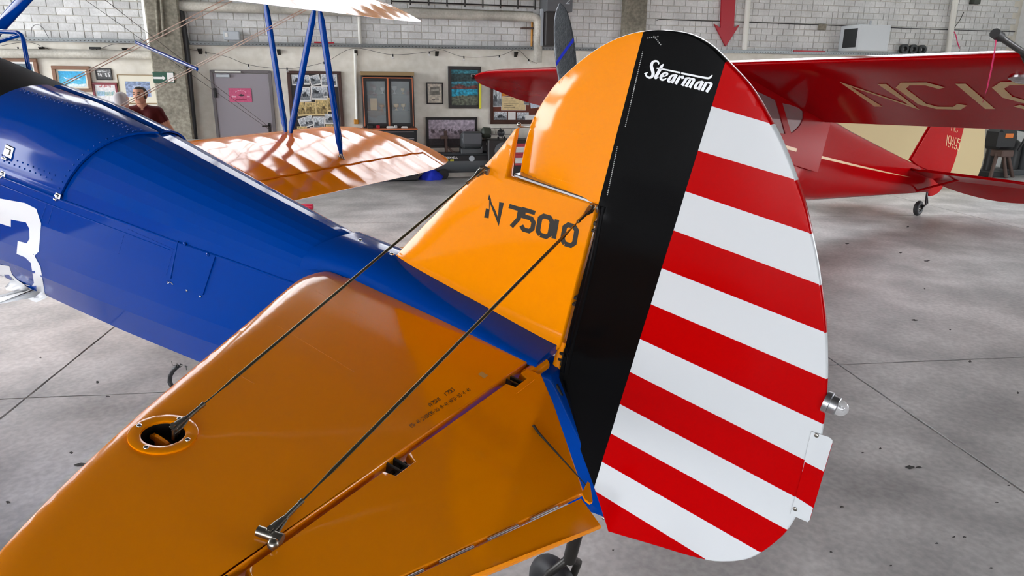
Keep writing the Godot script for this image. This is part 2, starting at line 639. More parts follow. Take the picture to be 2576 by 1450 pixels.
func materials() -> void:
	mat("yellow", rgb(240, 140, 0), 0.1, 0.0, 0.48)
	mat("blue", rgb(0, 56, 144), 0.08, 0.0, 0.24)
	mat("rudder_red", rgb(172, 0, 2), 0.16, 0.0, 0.2)
	mat("rudder_white", rgb(200, 203, 204), 0.16, 0.0, 0.25)
	mat("rudder_black", rgb(8, 8, 9), 0.16, 0.0, 0.24)
	mat("black_paint", rgb(30, 28, 22), 0.35)
	mat("white_paint", rgb(232, 234, 236), 0.25)
	mat("chrome", rgb(200, 200, 200), 0.16, 1.0)
	mat("steel", rgb(150, 146, 138), 0.3, 1.0)
	mat("aluminium", rgb(190, 190, 192), 0.34, 1.0)
	mat("dark_steel", rgb(52, 50, 47), 0.4, 0.7)
	mat("wire_steel", rgb(150, 140, 112), 0.24, 1.0)
	mat("tyre", rgb(26, 26, 27), 0.62)
	mat("leather", rgb(10, 10, 11), 0.7, 0.0, 0.2)
	mat("stitch_glint", rgb(176, 176, 172), 0.4)  # pale colour stands for the glints on the raised stitches
	mat("bright_wire", rgb(206, 203, 194), 0.45, 0.3)
	mat("hole_black", rgb(20, 20, 20), 0.6)
	mat("plane_red", rgb(158, 0, 4), 0.14, 0.0, 0.16)
	mat("gold", rgb(214, 178, 120), 0.4)
	mat("stripe_gold", rgb(214, 170, 118), 0.35)
	mat("light_grey_paint", rgb(206, 208, 206), 0.5)
	mat("pipe_white", rgb(228, 226, 216), 0.42)
	mat("cable_black", rgb(28, 27, 26), 0.6)
	mat("dark_wood", rgb(66, 38, 26), 0.4)
	mat("mid_wood", rgb(124, 86, 60), 0.45)
	mat("pale_wood", rgb(150, 124, 84), 0.5)
	mat("orange_wood", rgb(200, 112, 70), 0.5)
	mat("maroon_frame", rgb(122, 26, 40), 0.4)
	mat("black_frame", rgb(26, 24, 22), 0.4)
	mat("mat_cream", rgb(226, 220, 200), 0.8)
	mat("paper", rgb(228, 226, 220), 0.8)
	mat("cream_paper", rgb(222, 198, 144), 0.8)
	mat("orange_paper", rgb(206, 124, 30), 0.7)
	mat("blue_paper", rgb(140, 182, 186), 0.8)
	mat("yellow_strip", rgb(232, 224, 60), 0.5)
	mat("pink", rgb(206, 92, 128), 0.5)
	mat("pink_tape", rgb(236, 50, 112), 0.6)
	mat("door_grey", rgb(150, 143, 148), 0.5)
	mat("frame_grey", rgb(112, 106, 106), 0.5)
	mat("sign_green", rgb(30, 78, 58), 0.5)
	mat("arrow_red", rgb(176, 12, 36), 0.5)
	mat("box_grey", rgb(186, 192, 196), 0.5)
	mat("heater_grey", rgb(92, 94, 97), 0.5)
	mat("ac_white", rgb(205, 210, 212), 0.45)
	mat("ac_dark", rgb(40, 44, 46), 0.5)
	mat("drab", rgb(64, 70, 60), 0.6)
	mat("tank_dark", rgb(84, 88, 90), 0.4)
	mat("machine_black", rgb(30, 31, 32), 0.45)
	mat("tape_blue", rgb(20, 44, 190), 0.5)
	mat("cloth_blue", rgb(16, 46, 190), 0.8)
	mat("bottle_red", rgb(190, 24, 60), 0.4)
	mat("tan_canvas", rgb(204, 184, 140), 0.85)
	mat("label_orange", rgb(226, 120, 40), 0.5)
	mat("rust_iron", rgb(92, 72, 64), 0.7)
	mat("cabinet_dark", rgb(46, 42, 40), 0.5)
	mat("model_silver", rgb(190, 190, 188), 0.35, 0.6)
	mat("stripe_flag", rgb(186, 60, 70), 0.6)
	mat("cork", rgb(106, 50, 32), 0.8)
	mat("socket_orange", rgb(206, 140, 40), 0.5)
	mat("black_pipe", rgb(24, 25, 26), 0.45)
	mat("sticker", rgb(206, 168, 96), 0.6)
	var bulb := mat("clear_bulb", Color(0.95, 0.95, 0.95, 0.25), 0.05)
	bulb.transparency = BaseMaterial3D.TRANSPARENCY_ALPHA
	var pane := mat("pane", Color(0.9, 0.95, 0.95, 0.12), 0.03)
	pane.transparency = BaseMaterial3D.TRANSPARENCY_ALPHA
	var dimming := mat("dimming_glass", Color(0.5, 0.52, 0.52, 0.6), 0.1)  # unseen glass, greyed to hold back the sky light
	dimming.transparency = BaseMaterial3D.TRANSPARENCY_ALPHA
	grained("floor_concrete", rgb(186, 184, 182), rgb(208, 206, 203), 0.5, Vector3(1.3, 1.3, 1.3), 11, 0.03, 0.5, 0.0, 0.22)
	grained("joint", rgb(40, 39, 37), rgb(70, 68, 64), 0.9, Vector3(4, 4, 4), 12)
	grained("apron_concrete", rgb(170, 168, 164), rgb(190, 188, 184), 0.9, Vector3(0.5, 0.5, 0.5), 13)
	grained("plaster", rgb(230, 224, 208), rgb(244, 239, 226), 0.8, Vector3(0.9, 0.9, 0.9), 14, 0.012, 0.3, 0.0, 0.1)
	for k in 4:
		var t := 1.0 - k * 0.022
		grained("brick_%d" % k, Color(0.9 * t, 0.9 * t, 0.885 * t), Color(0.965 * t, 0.965 * t, 0.955 * t), 0.8, Vector3(1.6, 1.6, 1.6), 20 + k, 0.02, 0.3, 0.25, 0.14)
	grained("mortar", rgb(176, 172, 164), rgb(204, 201, 194), 0.9, Vector3(2, 2, 2), 30)
	grained("raw_concrete", rgb(136, 130, 116), rgb(178, 172, 154), 0.85, Vector3(1.2, 1.2, 1.2), 31, 0.02, 0.3, 0.3, 0.25)
	grained("roof_steel", rgb(56, 56, 56), rgb(76, 75, 74), 0.8, Vector3(0.4, 0.4, 0.4), 32)
	grained("side_wall", rgb(220, 221, 218), rgb(232, 233, 230), 0.85, Vector3(0.6, 0.6, 0.6), 33)
	grained("galvanised", rgb(112, 117, 118), rgb(150, 154, 154), 0.45, Vector3(3, 3, 3), 34, 0.05)
	M["galvanised"].metallic = 0.6
	grained("pipe_old", rgb(202, 196, 180), rgb(230, 226, 214), 0.55, Vector3(1.4, 1.4, 1.4), 36, 0.03, 0.4, 0.0, 0.3)
	grained("prop_metal", rgb(96, 100, 105), rgb(170, 174, 178), 0.3, Vector3(14, 2.0, 14), 37, 0.015)
	M["prop_metal"].metallic = 0.8

# ---------------------------------------------------------------- the scene
func _ready() -> void:
	# camera
	cam_f = Vector3(0, -sin(PITCH), -cos(PITCH))
	var up0 := Vector3.RIGHT.cross(cam_f)
	cam_x = Vector3.RIGHT * cos(ROLL) + up0 * sin(ROLL)
	cam_y = -Vector3.RIGHT * sin(ROLL) + up0 * cos(ROLL)
	var cam := Camera3D.new()
	cam.name = "camera"
	cam.transform = Transform3D(Basis(cam_x, cam_y, -cam_f), EYE)
	cam.fov = rad_to_deg(2.0 * atan(725.0 / FPX))
	cam.near = 0.05
	cam.far = 300.0
	add_child(cam)
	cam.current = true
	# daylight: a bright overcast sky that comes in by the open hangar door and the high windows
	var env := Environment.new()
	var sky := Sky.new()
	var sm := ProceduralSkyMaterial.new()
	sm.sky_top_color = Color(0.97, 0.98, 1.0)
	sm.sky_horizon_color = Color(0.84, 0.86, 0.9)
	sm.ground_bottom_color = Color(0.55, 0.54, 0.52)
	sm.ground_horizon_color = Color(0.7, 0.7, 0.7)
	sm.sky_energy_multiplier = 1.0
	sm.ground_energy_multiplier = 1.0
	sky.sky_material = sm
	env.background_mode = Environment.BG_SKY
	env.sky = sky
	env.background_energy_multiplier = 16.0
	env.tonemap_mode = Environment.TONE_MAPPER_LINEAR
	env.tonemap_exposure = 1.06
	env.sdfgi_enabled = true
	env.ssao_enabled = true
	env.ssil_enabled = true
	var we := WorldEnvironment.new()
	we.name = "daylight"
	we.environment = env
	add_child(we)
	# frames
	var be := 0.51375753
	var al := 0.21902331
	BP = plane_frame(be, al, Vector3(0.35040783, 1.84810635, -2.11731457))
	var yaw := deg_to_rad(13.5)
	WL = Transform3D(Basis(Vector3(cos(yaw), 0, -sin(yaw)), Vector3.UP, Vector3(sin(yaw), 0, cos(yaw))), Vector3(-1.5, 0, -13.7))
	materials()
	RP = plane_frame(deg_to_rad(-36.0), deg_to_rad(13.0), ground(2307, 543))
	hall()
	biplane()
	monoplane()
	wall_things()
	people()

func plane_frame(be: float, al: float, at: Vector3) -> Transform3D:
	var ah := Vector3(cos(be), 0, sin(be))
	var a := ah * cos(al) - Vector3.UP * sin(al)
	var u := Vector3.UP * cos(al) + ah * sin(al)
	return Transform3D(Basis(a, u, a.cross(u)), at)

const ROOF := 9.5
const LEFT := -13.5
const RIGHT_END := 13.25
const BACK := 24.0

func hall() -> void:
	# floor of poured slabs with open joints
	var turn := deg_to_rad(7.2)
	var fl := Transform3D(Basis(Vector3(cos(turn), 0, -sin(turn)), Vector3.UP, Vector3(sin(turn), 0, cos(turn))), ground(2110, 918))
	var bed := structure("floor", mb().bx(Vector3(0, -0.16, 0), Vector3(80, 0.2, 62)), M.joint, Transform3D(fl.basis, fl.origin))
	var rng := RandomNumberGenerator.new()
	rng.seed = 5
	var pitch := 5.2
	for i in range(-5, 4):
		for j in range(-4, 5):
			var jw := 0.006
			var c := Vector3((i + 0.5) * pitch, -0.04, (j + 0.5) * pitch)
			# edges of the slab, chipped here and there
			var poly := PackedVector2Array()
			var h := pitch / 2.0 - jw
			var corners := [Vector2(-h, -h), Vector2(h, -h), Vector2(h, h), Vector2(-h, h)]
			for k in 4:
				var a: Vector2 = corners[k]
				var b: Vector2 = corners[(k + 1) % 4]
				var inw := (-(a + b)).normalized()
				for s in 40:
					var chip := absf(rng.randfn(0.0, 0.0022))
					if rng.randf() < 0.06:
						chip += rng.randf() * 0.008
					poly.append(a.lerp(b, s / 40.0) + inw * (0.0 if s == 0 else chip))
			var slabm := mb().prism(Transform3D(Basis(Vector3.RIGHT, Vector3.FORWARD, Vector3.UP), c), poly, -0.03, 0.04)
			part("slab", slabm, M.floor_concrete, bed)
	structure("apron", mb().bx(Vector3(0, -0.5, 0), Vector3(200, 0.2, 200)), M.apron_concrete)
	# back wall: plaster below, whitewashed blocks above the cable tray, high windows over them
	var w := mb()
	var y_split := 2.42
	w.bx(Vector3((LEFT + RIGHT_END) / 2, y_split / 2, -0.2), Vector3(RIGHT_END - LEFT, y_split, 0.4))
	w.bx(Vector3((LEFT + RIGHT_END) / 2, (y_split + 3.95) / 2, -0.21), Vector3(RIGHT_END - LEFT, 3.95 - y_split, 0.38))
	w.bx(Vector3((LEFT + RIGHT_END) / 2, (8.3 + ROOF) / 2, -0.2), Vector3(RIGHT_END - LEFT, ROOF - 8.3, 0.4))
	var wn := 6
	var ww := (RIGHT_END - LEFT) / wn
	for k in wn + 1:
		w.bx(Vector3(LEFT + k * ww, (3.95 + 8.3) / 2, -0.2), Vector3(0.5, 8.3 - 3.95, 0.4))
	var wall := structure("wall_back", w, M.plaster, WL)
	for k in wn:
		var f := mb()
		var x0 := LEFT + k * ww + 0.25
		var x1 := LEFT + (k + 1) * ww - 0.25
		for s in 5:
			f.bx(Vector3(lerpf(x0, x1, s / 4.0), 6.125, -0.2), Vector3(0.06, 4.35, 0.06))
		for s in 4:
			f.bx(Vector3((x0 + x1) / 2, lerpf(3.98, 8.27, s / 3.0), -0.2), Vector3(x1 - x0, 0.06, 0.06))
		var win := structure("window_%d" % (k + 1), f, M.dark_steel, WL)
		var pane := mb()
		pane.quad(Vector3(x0, 3.95, -0.2), Vector3(x1, 3.95, -0.2), Vector3(x1, 8.3, -0.2), Vector3(x0, 8.3, -0.2), Vector3(0, 0, 1))
		part("pane", pane, M.dimming_glass, win)  # added to dim the daylight through the high windows
	# whitewashed blocks: those nearest the camera as single pieces, the others joined
	var course := 0.122
	var length := 0.25
	var meshes := []
	for k in 8:
		var l := (length if k < 4 else length / 2.0) - 0.007
		meshes.append(mb().bx(Vector3.ZERO, Vector3(l, course - 0.007, 0.03), 0.006).into(ArrayMesh.new(), M["brick_%d" % (k % 4)]))
	var rest := mb()
	var single := 0
	var x := -7.6
	while x < RIGHT_END - 0.3:
		for row in 12:
			var y := y_split + 0.01 + course * (row + 0.5)
			if y > 3.9:
				continue
			var pieces := [[x + length / 2.0, false]]
			if row % 2 == 1:
				pieces = [[x, false]]
			if rng.randf() < 0.22:
				pieces = [[pieces[0][0] - length / 4.0, true], [pieces[0][0] + length / 4.0, true]]
			for p in pieces:
				var z := -0.014 + rng.randf_range(-0.004, 0.003)
				var variant := rng.randi() % 4
				if single < 300 and y < 3.45:
					single += 1
					var o := MeshInstance3D.new()
					o.name = "brick"
					o.mesh = meshes[variant + (4 if p[1] else 0)]
					wall.add_child(o, true)
					o.position = Vector3(p[0], y, z)
					o.rotation.z = rng.randf_range(-0.006, 0.006)
				else:
					rest.bx(Vector3(p[0], y, z), Vector3((length / 2.0 if p[1] else length) - 0.007, course - 0.007, 0.03), 0.006)
		x += length
	var far_bricks := part("brickwork", rest, M.brick_1, wall)
	far_bricks.set_meta("kind", "stuff")
	# side walls, rear wall, roof: they close the hall; doors stand open on the left and behind the camera; the right doorway is added to brighten that side
	structure("wall_right", walls_with_doors(RIGHT_END + 0.2, true, [[6.5, 15.0, 3.2]], -0.4, BACK + 0.4), M.side_wall, WL)
	structure("wall_left", walls_with_doors(LEFT - 0.2, true, [[1.0, 9.6, 5.4], [18.5, 23.6, 3.3]], -0.4, BACK + 0.4), M.side_wall, WL)
	structure("wall_front", walls_with_doors(BACK + 0.2, false, [[-13.0, -2.0, 3.3]], LEFT - 0.4, RIGHT_END + 0.4), M.side_wall, WL)
	structure("ceiling", mb().bx(Vector3((LEFT + RIGHT_END) / 2, ROOF + 0.15, BACK / 2), Vector3(RIGHT_END - LEFT + 0.8, 0.3, BACK + 0.8)), M.roof_steel, WL)

func walls_with_doors(at: float, along_z: bool, doors: Array, from: float, to: float) -> MB:
	# a wall 0.4 m thick with open doorways [start, end, height]
	var b := mb()
	var put := func(a: float, e: float, lo: float, hi: float) -> void:
		var c := Vector3(at, (lo + hi) / 2, (a + e) / 2) if along_z else Vector3((a + e) / 2, (lo + hi) / 2, at)
		var s := Vector3(0.4, hi - lo, e - a) if along_z else Vector3(e - a, hi - lo, 0.4)
		b.bx(c, s)
	var cur := from
	for d in doors:
		put.call(cur, d[0], 0.0, ROOF)
		put.call(d[0], d[1], d[2], ROOF)
		cur = d[1]
	put.call(cur, to, 0.0, ROOF)
	return b

# ---------------------------------------------------------------- the biplane
var bt: Transform3D
var RF: Transform3D
var SF: Transform3D

const F_WIDTH := [[-6.6, 0.38], [-4.5, 0.41], [-3.4, 0.4], [-2.8, 0.345], [-1.7, 0.245], [-0.95, 0.172], [-0.5, 0.13], [0.0, 0.075], [0.33, 0.022]]
const F_RAIL := [[-6.6, -1.12], [-3.0, -1.095], [-2.4, -1.075], [-1.7, -1.045], [-1.1, -1.015], [-0.95, -1.0], [0.0, -0.985], [0.02, -1.0], [0.33, -1.395]]
const F_TOP := [[-6.6, -0.62], [-4.2, -0.64], [-3.9, -0.72], [-3.0, -0.725], [-2.6, -0.712], [-2.2, -0.727], [-1.52, -0.785], [-0.96, -0.825], [-0.93, -0.93], [0.0, -0.955], [0.02, -0.98], [0.33, -1.385]]
const F_LOW := [[-6.6, -1.95], [-4.0, -1.86], [-2.9, -1.765], [-2.18, -1.715], [-1.6, -1.655], [0.33, -1.425]]
# (share of width, share of the way from rail to bottom)
const F_SIDE := [[1.0, 0.0], [0.995, 0.245], [0.965, 0.52], [0.86, 0.71], [0.52, 1.0], [0.0, 1.02]]

func fus_section(x: float, grow := 0.0) -> Array:
	# port half from the ridge down to the keel, as (z, y)
	var w := soft(F_WIDTH, x) + grow
	var r := tab(F_RAIL, x)
	var t := tab(F_TOP, x) + grow
	var l := tab(F_LOW, x)
	var out := []
	for k in 9:
		var a := PI / 2.0 * (1.0 - k / 9.0)
		out.append(Vector2(w * pow(cos(a), 0.92), r + (t - r) * pow(sin(a), 0.92)))
	for s in F_SIDE:
		var k: float = s[0]
		if s[1] > 0.2 and s[1] < 0.3:
			k += 0.045 * smoothstep(-2.25, -2.9, x)
		out.append(Vector2(w * k, lerpf(r, l, s[1])))
	return out

func fus_ring(x: float, grow := 0.0) -> Array:
	var s := fus_section(x, grow)
	var ring := []
	for p in s:
		ring.append(Vector3(x, p.y, p.x))
	for k in range(s.size() - 2, 0, -1):
		ring.append(Vector3(x, s[k].y, -s[k].x))
	return ring

func fus_z(x: float, y: float) -> float:
	var s := fus_section(x)
	for k in s.size() - 1:
		if y <= s[k].y and y >= s[k + 1].y:
			return lerpf(s[k].x, s[k + 1].x, (s[k].y - y) / maxf(1e-5, s[k].y - s[k + 1].y))
	return s[4].x

func on_side(px: float, py: float, lift := 0.0) -> Vector3:
	# the point of the fuselage's port side seen at a pixel
	var z := 0.25
	var p := Vector3.ZERO
	for k in 14:
		p = hit(px, py, BP, 2, z)
		z = lerpf(z, fus_z(p.x, p.y), 0.8)
	return Vector3(p.x, p.y, z + lift)

func side_normal(x: float, y: float) -> Vector3:
	var e := 0.012
	var dy := (fus_z(x, y + e) - fus_z(x, y - e)) / (2 * e)
	var dx := (fus_z(x + 0.1, y) - fus_z(x - 0.1, y)) / 0.2
	return Vector3(-dx, -dy, 1).normalized()

func bpart(called: String, b: MB, m: Material, parent: Node3D, label := "") -> MeshInstance3D:
	var o := part(called, b, m, parent, label)
	if parent.get_parent() == self:
		o.transform = bt
	return o

func rivets(list: Array, r: float, normals: Array) -> MB:
	var b := mb()
	for k in list.size():
		var n: Vector3 = normals[k]
		var x := n.cross(Vector3.UP if absf(n.y) < 0.9 else Vector3.RIGHT).normalized()
		b.lathe(Transform3D(Basis(x, n, x.cross(n)), list[k]), [Vector2(r, 0), Vector2(r * 0.85, r * 0.5), Vector2(r * 0.5, r * 0.8), Vector2(0.00001, r * 0.9)], 7, 0.3)
	return b

func screw(at: Vector3, n: Vector3, r: float) -> MB:
	var x := n.cross(Vector3.UP if absf(n.y) < 0.9 else Vector3.RIGHT).normalized()
	return mb().lathe(Transform3D(Basis(x, n, x.cross(n)), at), [Vector2(r, -0.001), Vector2(r, r * 0.25), Vector2(r * 0.8, r * 0.5), Vector2(r * 0.35, r * 0.55), Vector2(r * 0.3, r * 0.3), Vector2(0.00001, r * 0.3)], 14, 0.7)

func stitches(a: Vector3, b: Vector3, n: Vector3, step := 0.009, r := 0.0016) -> Array:
	var pts := []
	var cnt := int(a.distance_to(b) / step)
	for k in cnt + 1:
		pts.append(a.lerp(b, float(k) / maxi(cnt, 1)))
	return [pts, n, r]

func clevis(at: Vector3, towards: Vector3, side: Vector3, length := 0.075) -> MB:
	# forked end fitting of a brace wire, with its pin
	var b := mb()
	var d := towards.normalized()
	var s := (side - d * side.dot(d)).normalized()
	var w := d.cross(s)
	b.tube([at + d * length * 0.5, at + d * length], [0.0058, 0.0046], 10)
	b.tube([at + d * length * 0.97, at + d * length * 1.1], 0.0062, 6)
	for g in [-1.0, 1.0]:
		var c: Vector3 = w * g * 0.0068
		b.tube([at - d * 0.007 + c, at + d * 0.012 + c, at + d * length * 0.42 + c * 0.6, at + d * length * 0.55 + c * 0.2], [0.0085, 0.0095, 0.006, 0.004], 10, true, 0.34, s)
	b.tube([at - w * 0.0135, at + w * 0.0135], 0.0042, 10)
	b.tube([at + w * 0.0115, at + w * 0.0165], 0.007, 6)
	b.tube([at - w * 0.0115, at - w * 0.015], 0.0065, 6)
	return b

func wire(a: Vector3, b: Vector3, chord := 0.0046, flat_dir := Vector3.RIGHT) -> MB:
	var d := (b - a).normalized()
	return mb().tube([a, a + d * 0.05, a + d * 0.09, b - d * 0.09, b - d * 0.05, b], [0.0026, 0.0026, chord, chord, 0.0026, 0.0026], 8, true, 0.42, flat_dir)

func biplane() -> void:
	var root := thing("biplane", "blue and yellow biplane with a red and white striped rudder", "airplane", Transform3D(Basis(), Vector3(BP.origin.x, 0, BP.origin.z)))
	bt = Transform3D(BP.basis, BP.origin - root.position)
	RF = Transform3D(Basis(Vector3(cos(RUD), 0, -sin(RUD)), Vector3.UP, Vector3(sin(RUD), 0, cos(RUD))), Vector3.ZERO)
	SF = Transform3D(Basis(Vector3.RIGHT, Vector3(0, 0, -1), Vector3.UP), Vector3(0, -0.925, 0))
	fuselage(root)
	tail_fin(root)
	rudder(root)
	tailplane(root, 1.0)
	tailplane(root, -1.0)
	tail_wires(root)
	tail_wheel(root)
	for s in [-1.0, 1.0]:
		wings(root, s)

func fuselage(root: Node3D) -> void:
	var b := mb()
	var rings := []
	var xs := [-6.6, -5.8, -5.0, -4.5, -4.2, -3.9, -3.4, -3.0, -2.8, -2.6, -2.4, -2.2, -2.0, -1.85, -1.7, -1.52, -1.35, -1.2, -1.08, -0.96, -0.93, -0.8, -0.6, -0.4, -0.2, 0.0, 0.02, 0.1, 0.2, 0.28, 0.33]
	for x in xs:
		rings.append(fus_ring(x))
	b.loft(rings, true, true)
	b.fan(rings[0], Vector3.LEFT)
	b.fan(rings[-1], Vector3.RIGHT)
	var fus := bpart("fuselage", b, M.blue, root)
	# screw at the foot of the tail
	bpart("screw", screw(hit(1519, 1303, BP, 2, 0.03) + Vector3(0, 0, 0.004), Vector3(0, 0, 1), 0.006), M.chrome, fus)
	# mid rail moulding that runs under the turtledeck
	var rail_path := []
	for k in 40:
		var x := lerpf(-3.6, -1.02, k / 39.0)
		var y := tab(F_RAIL, x)
		rail_path.append(Vector3(x, y, soft(F_WIDTH, x) - 0.001))
	bpart("rail", mb().tube(rail_path, 0.0065, 8), M.blue, fus)
	var rail2 := []
	for k in 40:
		var x := lerpf(-3.6, -1.72, k / 39.0)
		var y := tab(F_RAIL, x) - 0.036 - 0.012 * k / 39.0
		rail2.append(Vector3(x, y, fus_z(x, y) - 0.0014))
	bpart("rail", mb().tube(rail2, 0.004, 8), M.blue, fus)
	# stringers pressing through the fabric on the turtledeck
	# hatch behind the cockpit: a raised cover with its rivets
	var hb := mb()
	var hr := []
	var hr_in := []
	var n_along := 14
	for k in n_along + 1:
		var t := float(k) / n_along
		var ring := []
		var ring_in := []
		for side in 2:
			for j in 19:
				var q := j / 18.0
				var jj := q if side == 0 else 1.0 - q
				# the rear edge leans: further aft at the ridge
				var aft := lerpf(-2.385, -2.15, pow(1.0 - jj, 0.8))
				var x := lerpf(-3.02, aft, t)
				for inner in 2:
					var w := soft(F_WIDTH, x) + (0.013 if inner == 0 else 0.004)
					var r := tab(F_RAIL, x) + 0.012
					var top := tab(F_TOP, x) + (0.013 if inner == 0 else 0.004)
					var a := PI / 2.0 * (1.0 - jj)
					var p := Vector3(x, r + (top - r) * pow(sin(a), 0.92), w * pow(cos(a), 0.92) * (1.0 if side == 1 else -1.0))
					if inner == 0:
						ring.append(p)
					else:
						ring_in.append(p)
			if side == 0:
				# starboard half was made from ridge down: turn it round so that the ring runs rail - ridge - rail
				ring.reverse(); ring_in.reverse()
				ring.pop_back(); ring_in.pop_back()
		hr.append(ring); hr_in.append(ring_in)
	hb.loft(hr, false, false, Vector3(-2.6, -1.2, 0))
	for e in [0, n_along]:
		for j in hr[0].size() - 1:
			hb.quad(hr[e][j], hr[e][j + 1], hr_in[e][j + 1], hr_in[e][j], Vector3.RIGHT if e else Vector3.LEFT)
	for j in [0, hr[0].size() - 1]:
		for k in n_along:
			hb.quad(hr[k][j], hr[k + 1][j], hr_in[k + 1][j], hr_in[k][j], Vector3.DOWN)
	var hatch := bpart("hatch", hb, M.blue, root)
	var on_hatch := func(x: float, jj: float) -> Array:
		var a := PI / 2.0 * (1.0 - jj)
		var w := soft(F_WIDTH, x) + 0.013
		var r := tab(F_RAIL, x) + 0.012
		var top := tab(F_TOP, x) + 0.013
		return [Vector3(x, r + (top - r) * pow(sin(a), 0.92), w * pow(cos(a), 0.92)), Vector3(0, sin(a) / (top - r), cos(a) / w).normalized()]
	var pts := []
	var nor := []
	for k in 12:
		for row in [0.845, 0.885]:
			var e = on_hatch.call(lerpf(-2.83, -2.43, k / 11.0) + (0.018 if row < 0.86 else 0.0), row)
			pts.append(e[0]); nor.append(e[1])
	for k in 16:
		var jj := lerpf(0.93, 0.1, k / 15.0)
		var e = on_hatch.call(lerpf(-2.385, -2.15, pow(1.0 - jj, 0.8)) - 0.022, jj)
		pts.append(e[0]); nor.append(e[1])
	for k in 26:
		for row in [0.2, 0.23]:
			var e = on_hatch.call(lerpf(-2.98, -2.2, k / 25.0), row - 0.06 * k / 25.0)
			pts.append(e[0]); nor.append(e[1])
	var rv := bpart("rivets", rivets(pts, 0.0042, nor), M.blue, hatch)
	rv.set_meta("kind", "stuff")
	# chrome latches
	var e0 = on_hatch.call(-2.735, 0.8)
	latch(hatch, e0[0], e0[1], 0.062, 0.055)
	latch(hatch, on_side(16, 436, 0.012), Vector3(0, 0.2, 1).normalized(), 0.035, 0.028)
	latch(hatch, on_side(155, 492, 0.014), Vector3(0, 0.25, 1).normalized(), 0.034, 0.028)
	# padded black cockpit rim
	var cb := mb()
	var cr := []
	for k in 12:
		var x := lerpf(-3.75, -3.012, k / 11.0)
		var ring := []
		for p in fus_ring(x, 0.006):
			if p.y > tab(F_RAIL, x) - 0.02:
				ring.append(p)
		cr.append(arc_ring(x, 0.006))
	cb.loft(cr, false, false, Vector3(-3.4, -1.3, 0))
	bpart("cockpit_pad", cb, M.leather, root, "black padded cockpit rim")
	# windscreen frame and centre-section strut beyond the cockpit
	var zf := -0.25
	var at := func(x: float, y: float) -> Vector3: return hit(x, y, BP, 2, zf)
	var wf := mb()
	wf.tube([at.call(-260, 70), at.call(-60, 76), at.call(0, 80), at.call(44, 82), at.call(53, 88), at.call(58, 98), at.call(78, 205), at.call(80, 228)], 0.012, 8)
	wf.tube([at.call(53, 88), at.call(0, 104), at.call(-160, 168)], 0.011, 8)
	bpart("windscreen_frame", wf, M.blue, root)
	var sc := mb()
	sc.tube([hit(-170, 260, BP, 2, -0.36), hit(0, 66, BP, 2, -0.42), hit(95, -40, BP, 2, -0.46)], 0.042, 14, true, 0.45, Vector3.UP)
	bpart("strut", sc, M.blue, root)
	# access panel on the port side with its screws
	var c := [on_side(449, 610), on_side(545, 643), on_side(513, 742), on_side(434, 712)]
	var pb := mb()
	var lifted := []
	for k in 4:
		lifted.append(c[k] + Vector3(0, 0, 0.0065))
	pb.quad(lifted[0], lifted[1], lifted[2], lifted[3], Vector3(0, 0, 1))
	for k in 4:
		pb.quad(c[k] - Vector3(0, 0, 0.008), c[(k + 1) % 4] - Vector3(0, 0, 0.008), lifted[(k + 1) % 4], lifted[k], (c[k] + c[(k + 1) % 4]) / 2.0 - (c[0] + c[2]) / 2.0)
	var panel := bpart("access_panel", pb, M.blue, root)
	for q in [[468, 614], [527, 640]]:
		bpart("screw", screw(on_side(q[0], q[1], 0.0065), Vector3(0, 0, 1), 0.0085), M.blue, panel)
	for q in [[435, 714], [471, 731], [505, 746]]:
		bpart("screw", screw(on_side(q[0], q[1], 0.002), Vector3(0, 0, 1), 0.005), M.chrome, panel)
	var clip := mb()
	clip.tube([on_side(424, 707, 0.006), on_side(428, 713, 0.009), on_side(433, 708, 0.009), on_side(438, 714, 0.006)], 0.0022, 6)
	bpart("spring_clip", clip, M.chrome, panel)
	var hinge := mb()
	hinge.tube([on_side(451, 606, 0.006), on_side(432, 700, 0.006)], 0.0035, 8)
	bpart("hinge", hinge, M.blue, panel)
	# sewn tape seams: rows of small raised stitches
	var pts2 := []
	var nor2 := []
	for s in [[118, 512, 103, 556], [134, 518, 122, 562], [314, 585, 299, 638], [434, 635, 419, 690], [323, 577, 447, 632], [552, 645, 830, 742]]:
		var cnt := int(Vector2(s[0], s[1]).distance_to(Vector2(s[2], s[3])) / 3.6)
		for k in cnt + 1:
			var t := float(k) / cnt
			var p := on_side(lerpf(s[0], s[2], t), lerpf(s[1], s[3], t))
			pts2.append(p); nor2.append(side_normal(p.x, p.y))
	var st := bpart("stitching", rivets(pts2, 0.0021, nor2), M.blue, fus)
	st.set_meta("kind", "stuff")
	# white number 3, cut off by the edge of the picture
	var three := v2([-150, 795, -70, 760, 155, 800, 222, 835, 252, 925, 238, 1095, 212, 1120, 248, 1188, 275, 1355, 240, 1400, 105, 1340, 35, 1255, -60, 1200, -110, 1120, -60, 1100, 5, 1175, 58, 1183, 75, 1235, 128, 1288, 195, 1303, 208, 1285, 190, 1165, 155, 1130, 103, 1108, 110, 1030, 165, 1045, 182, 1015, 180, 955, 160, 918, 68, 900, 68, 945, -60, 905, -130, 890])
	var num := mb()
	for k in three.size():
		three[k] = Vector2(three[k].x / 2.417, three[k].y / 2.417 + 180.0)
	patch(num, three, func(p: Vector2) -> Array:
		var q := on_side(p.x, p.y)
		var nn := side_normal(q.x, q.y)
		return [q + nn * 0.0018, nn], 14.0)
	bpart("number_three", num, M.white_paint, fus, "white number three")
	# stencilled LIFT near the belly
	var lift := mb()
	letters(lift, "LIFT", Vector2(434, 918), Vector2(7, 2.6), Vector2(-1.6, -9), 0.22, func(p: Vector2) -> Array:
		var q := on_side(p.x, p.y)
		var nn := side_normal(q.x, q.y)
		return [q + nn * 0.0016, nn])
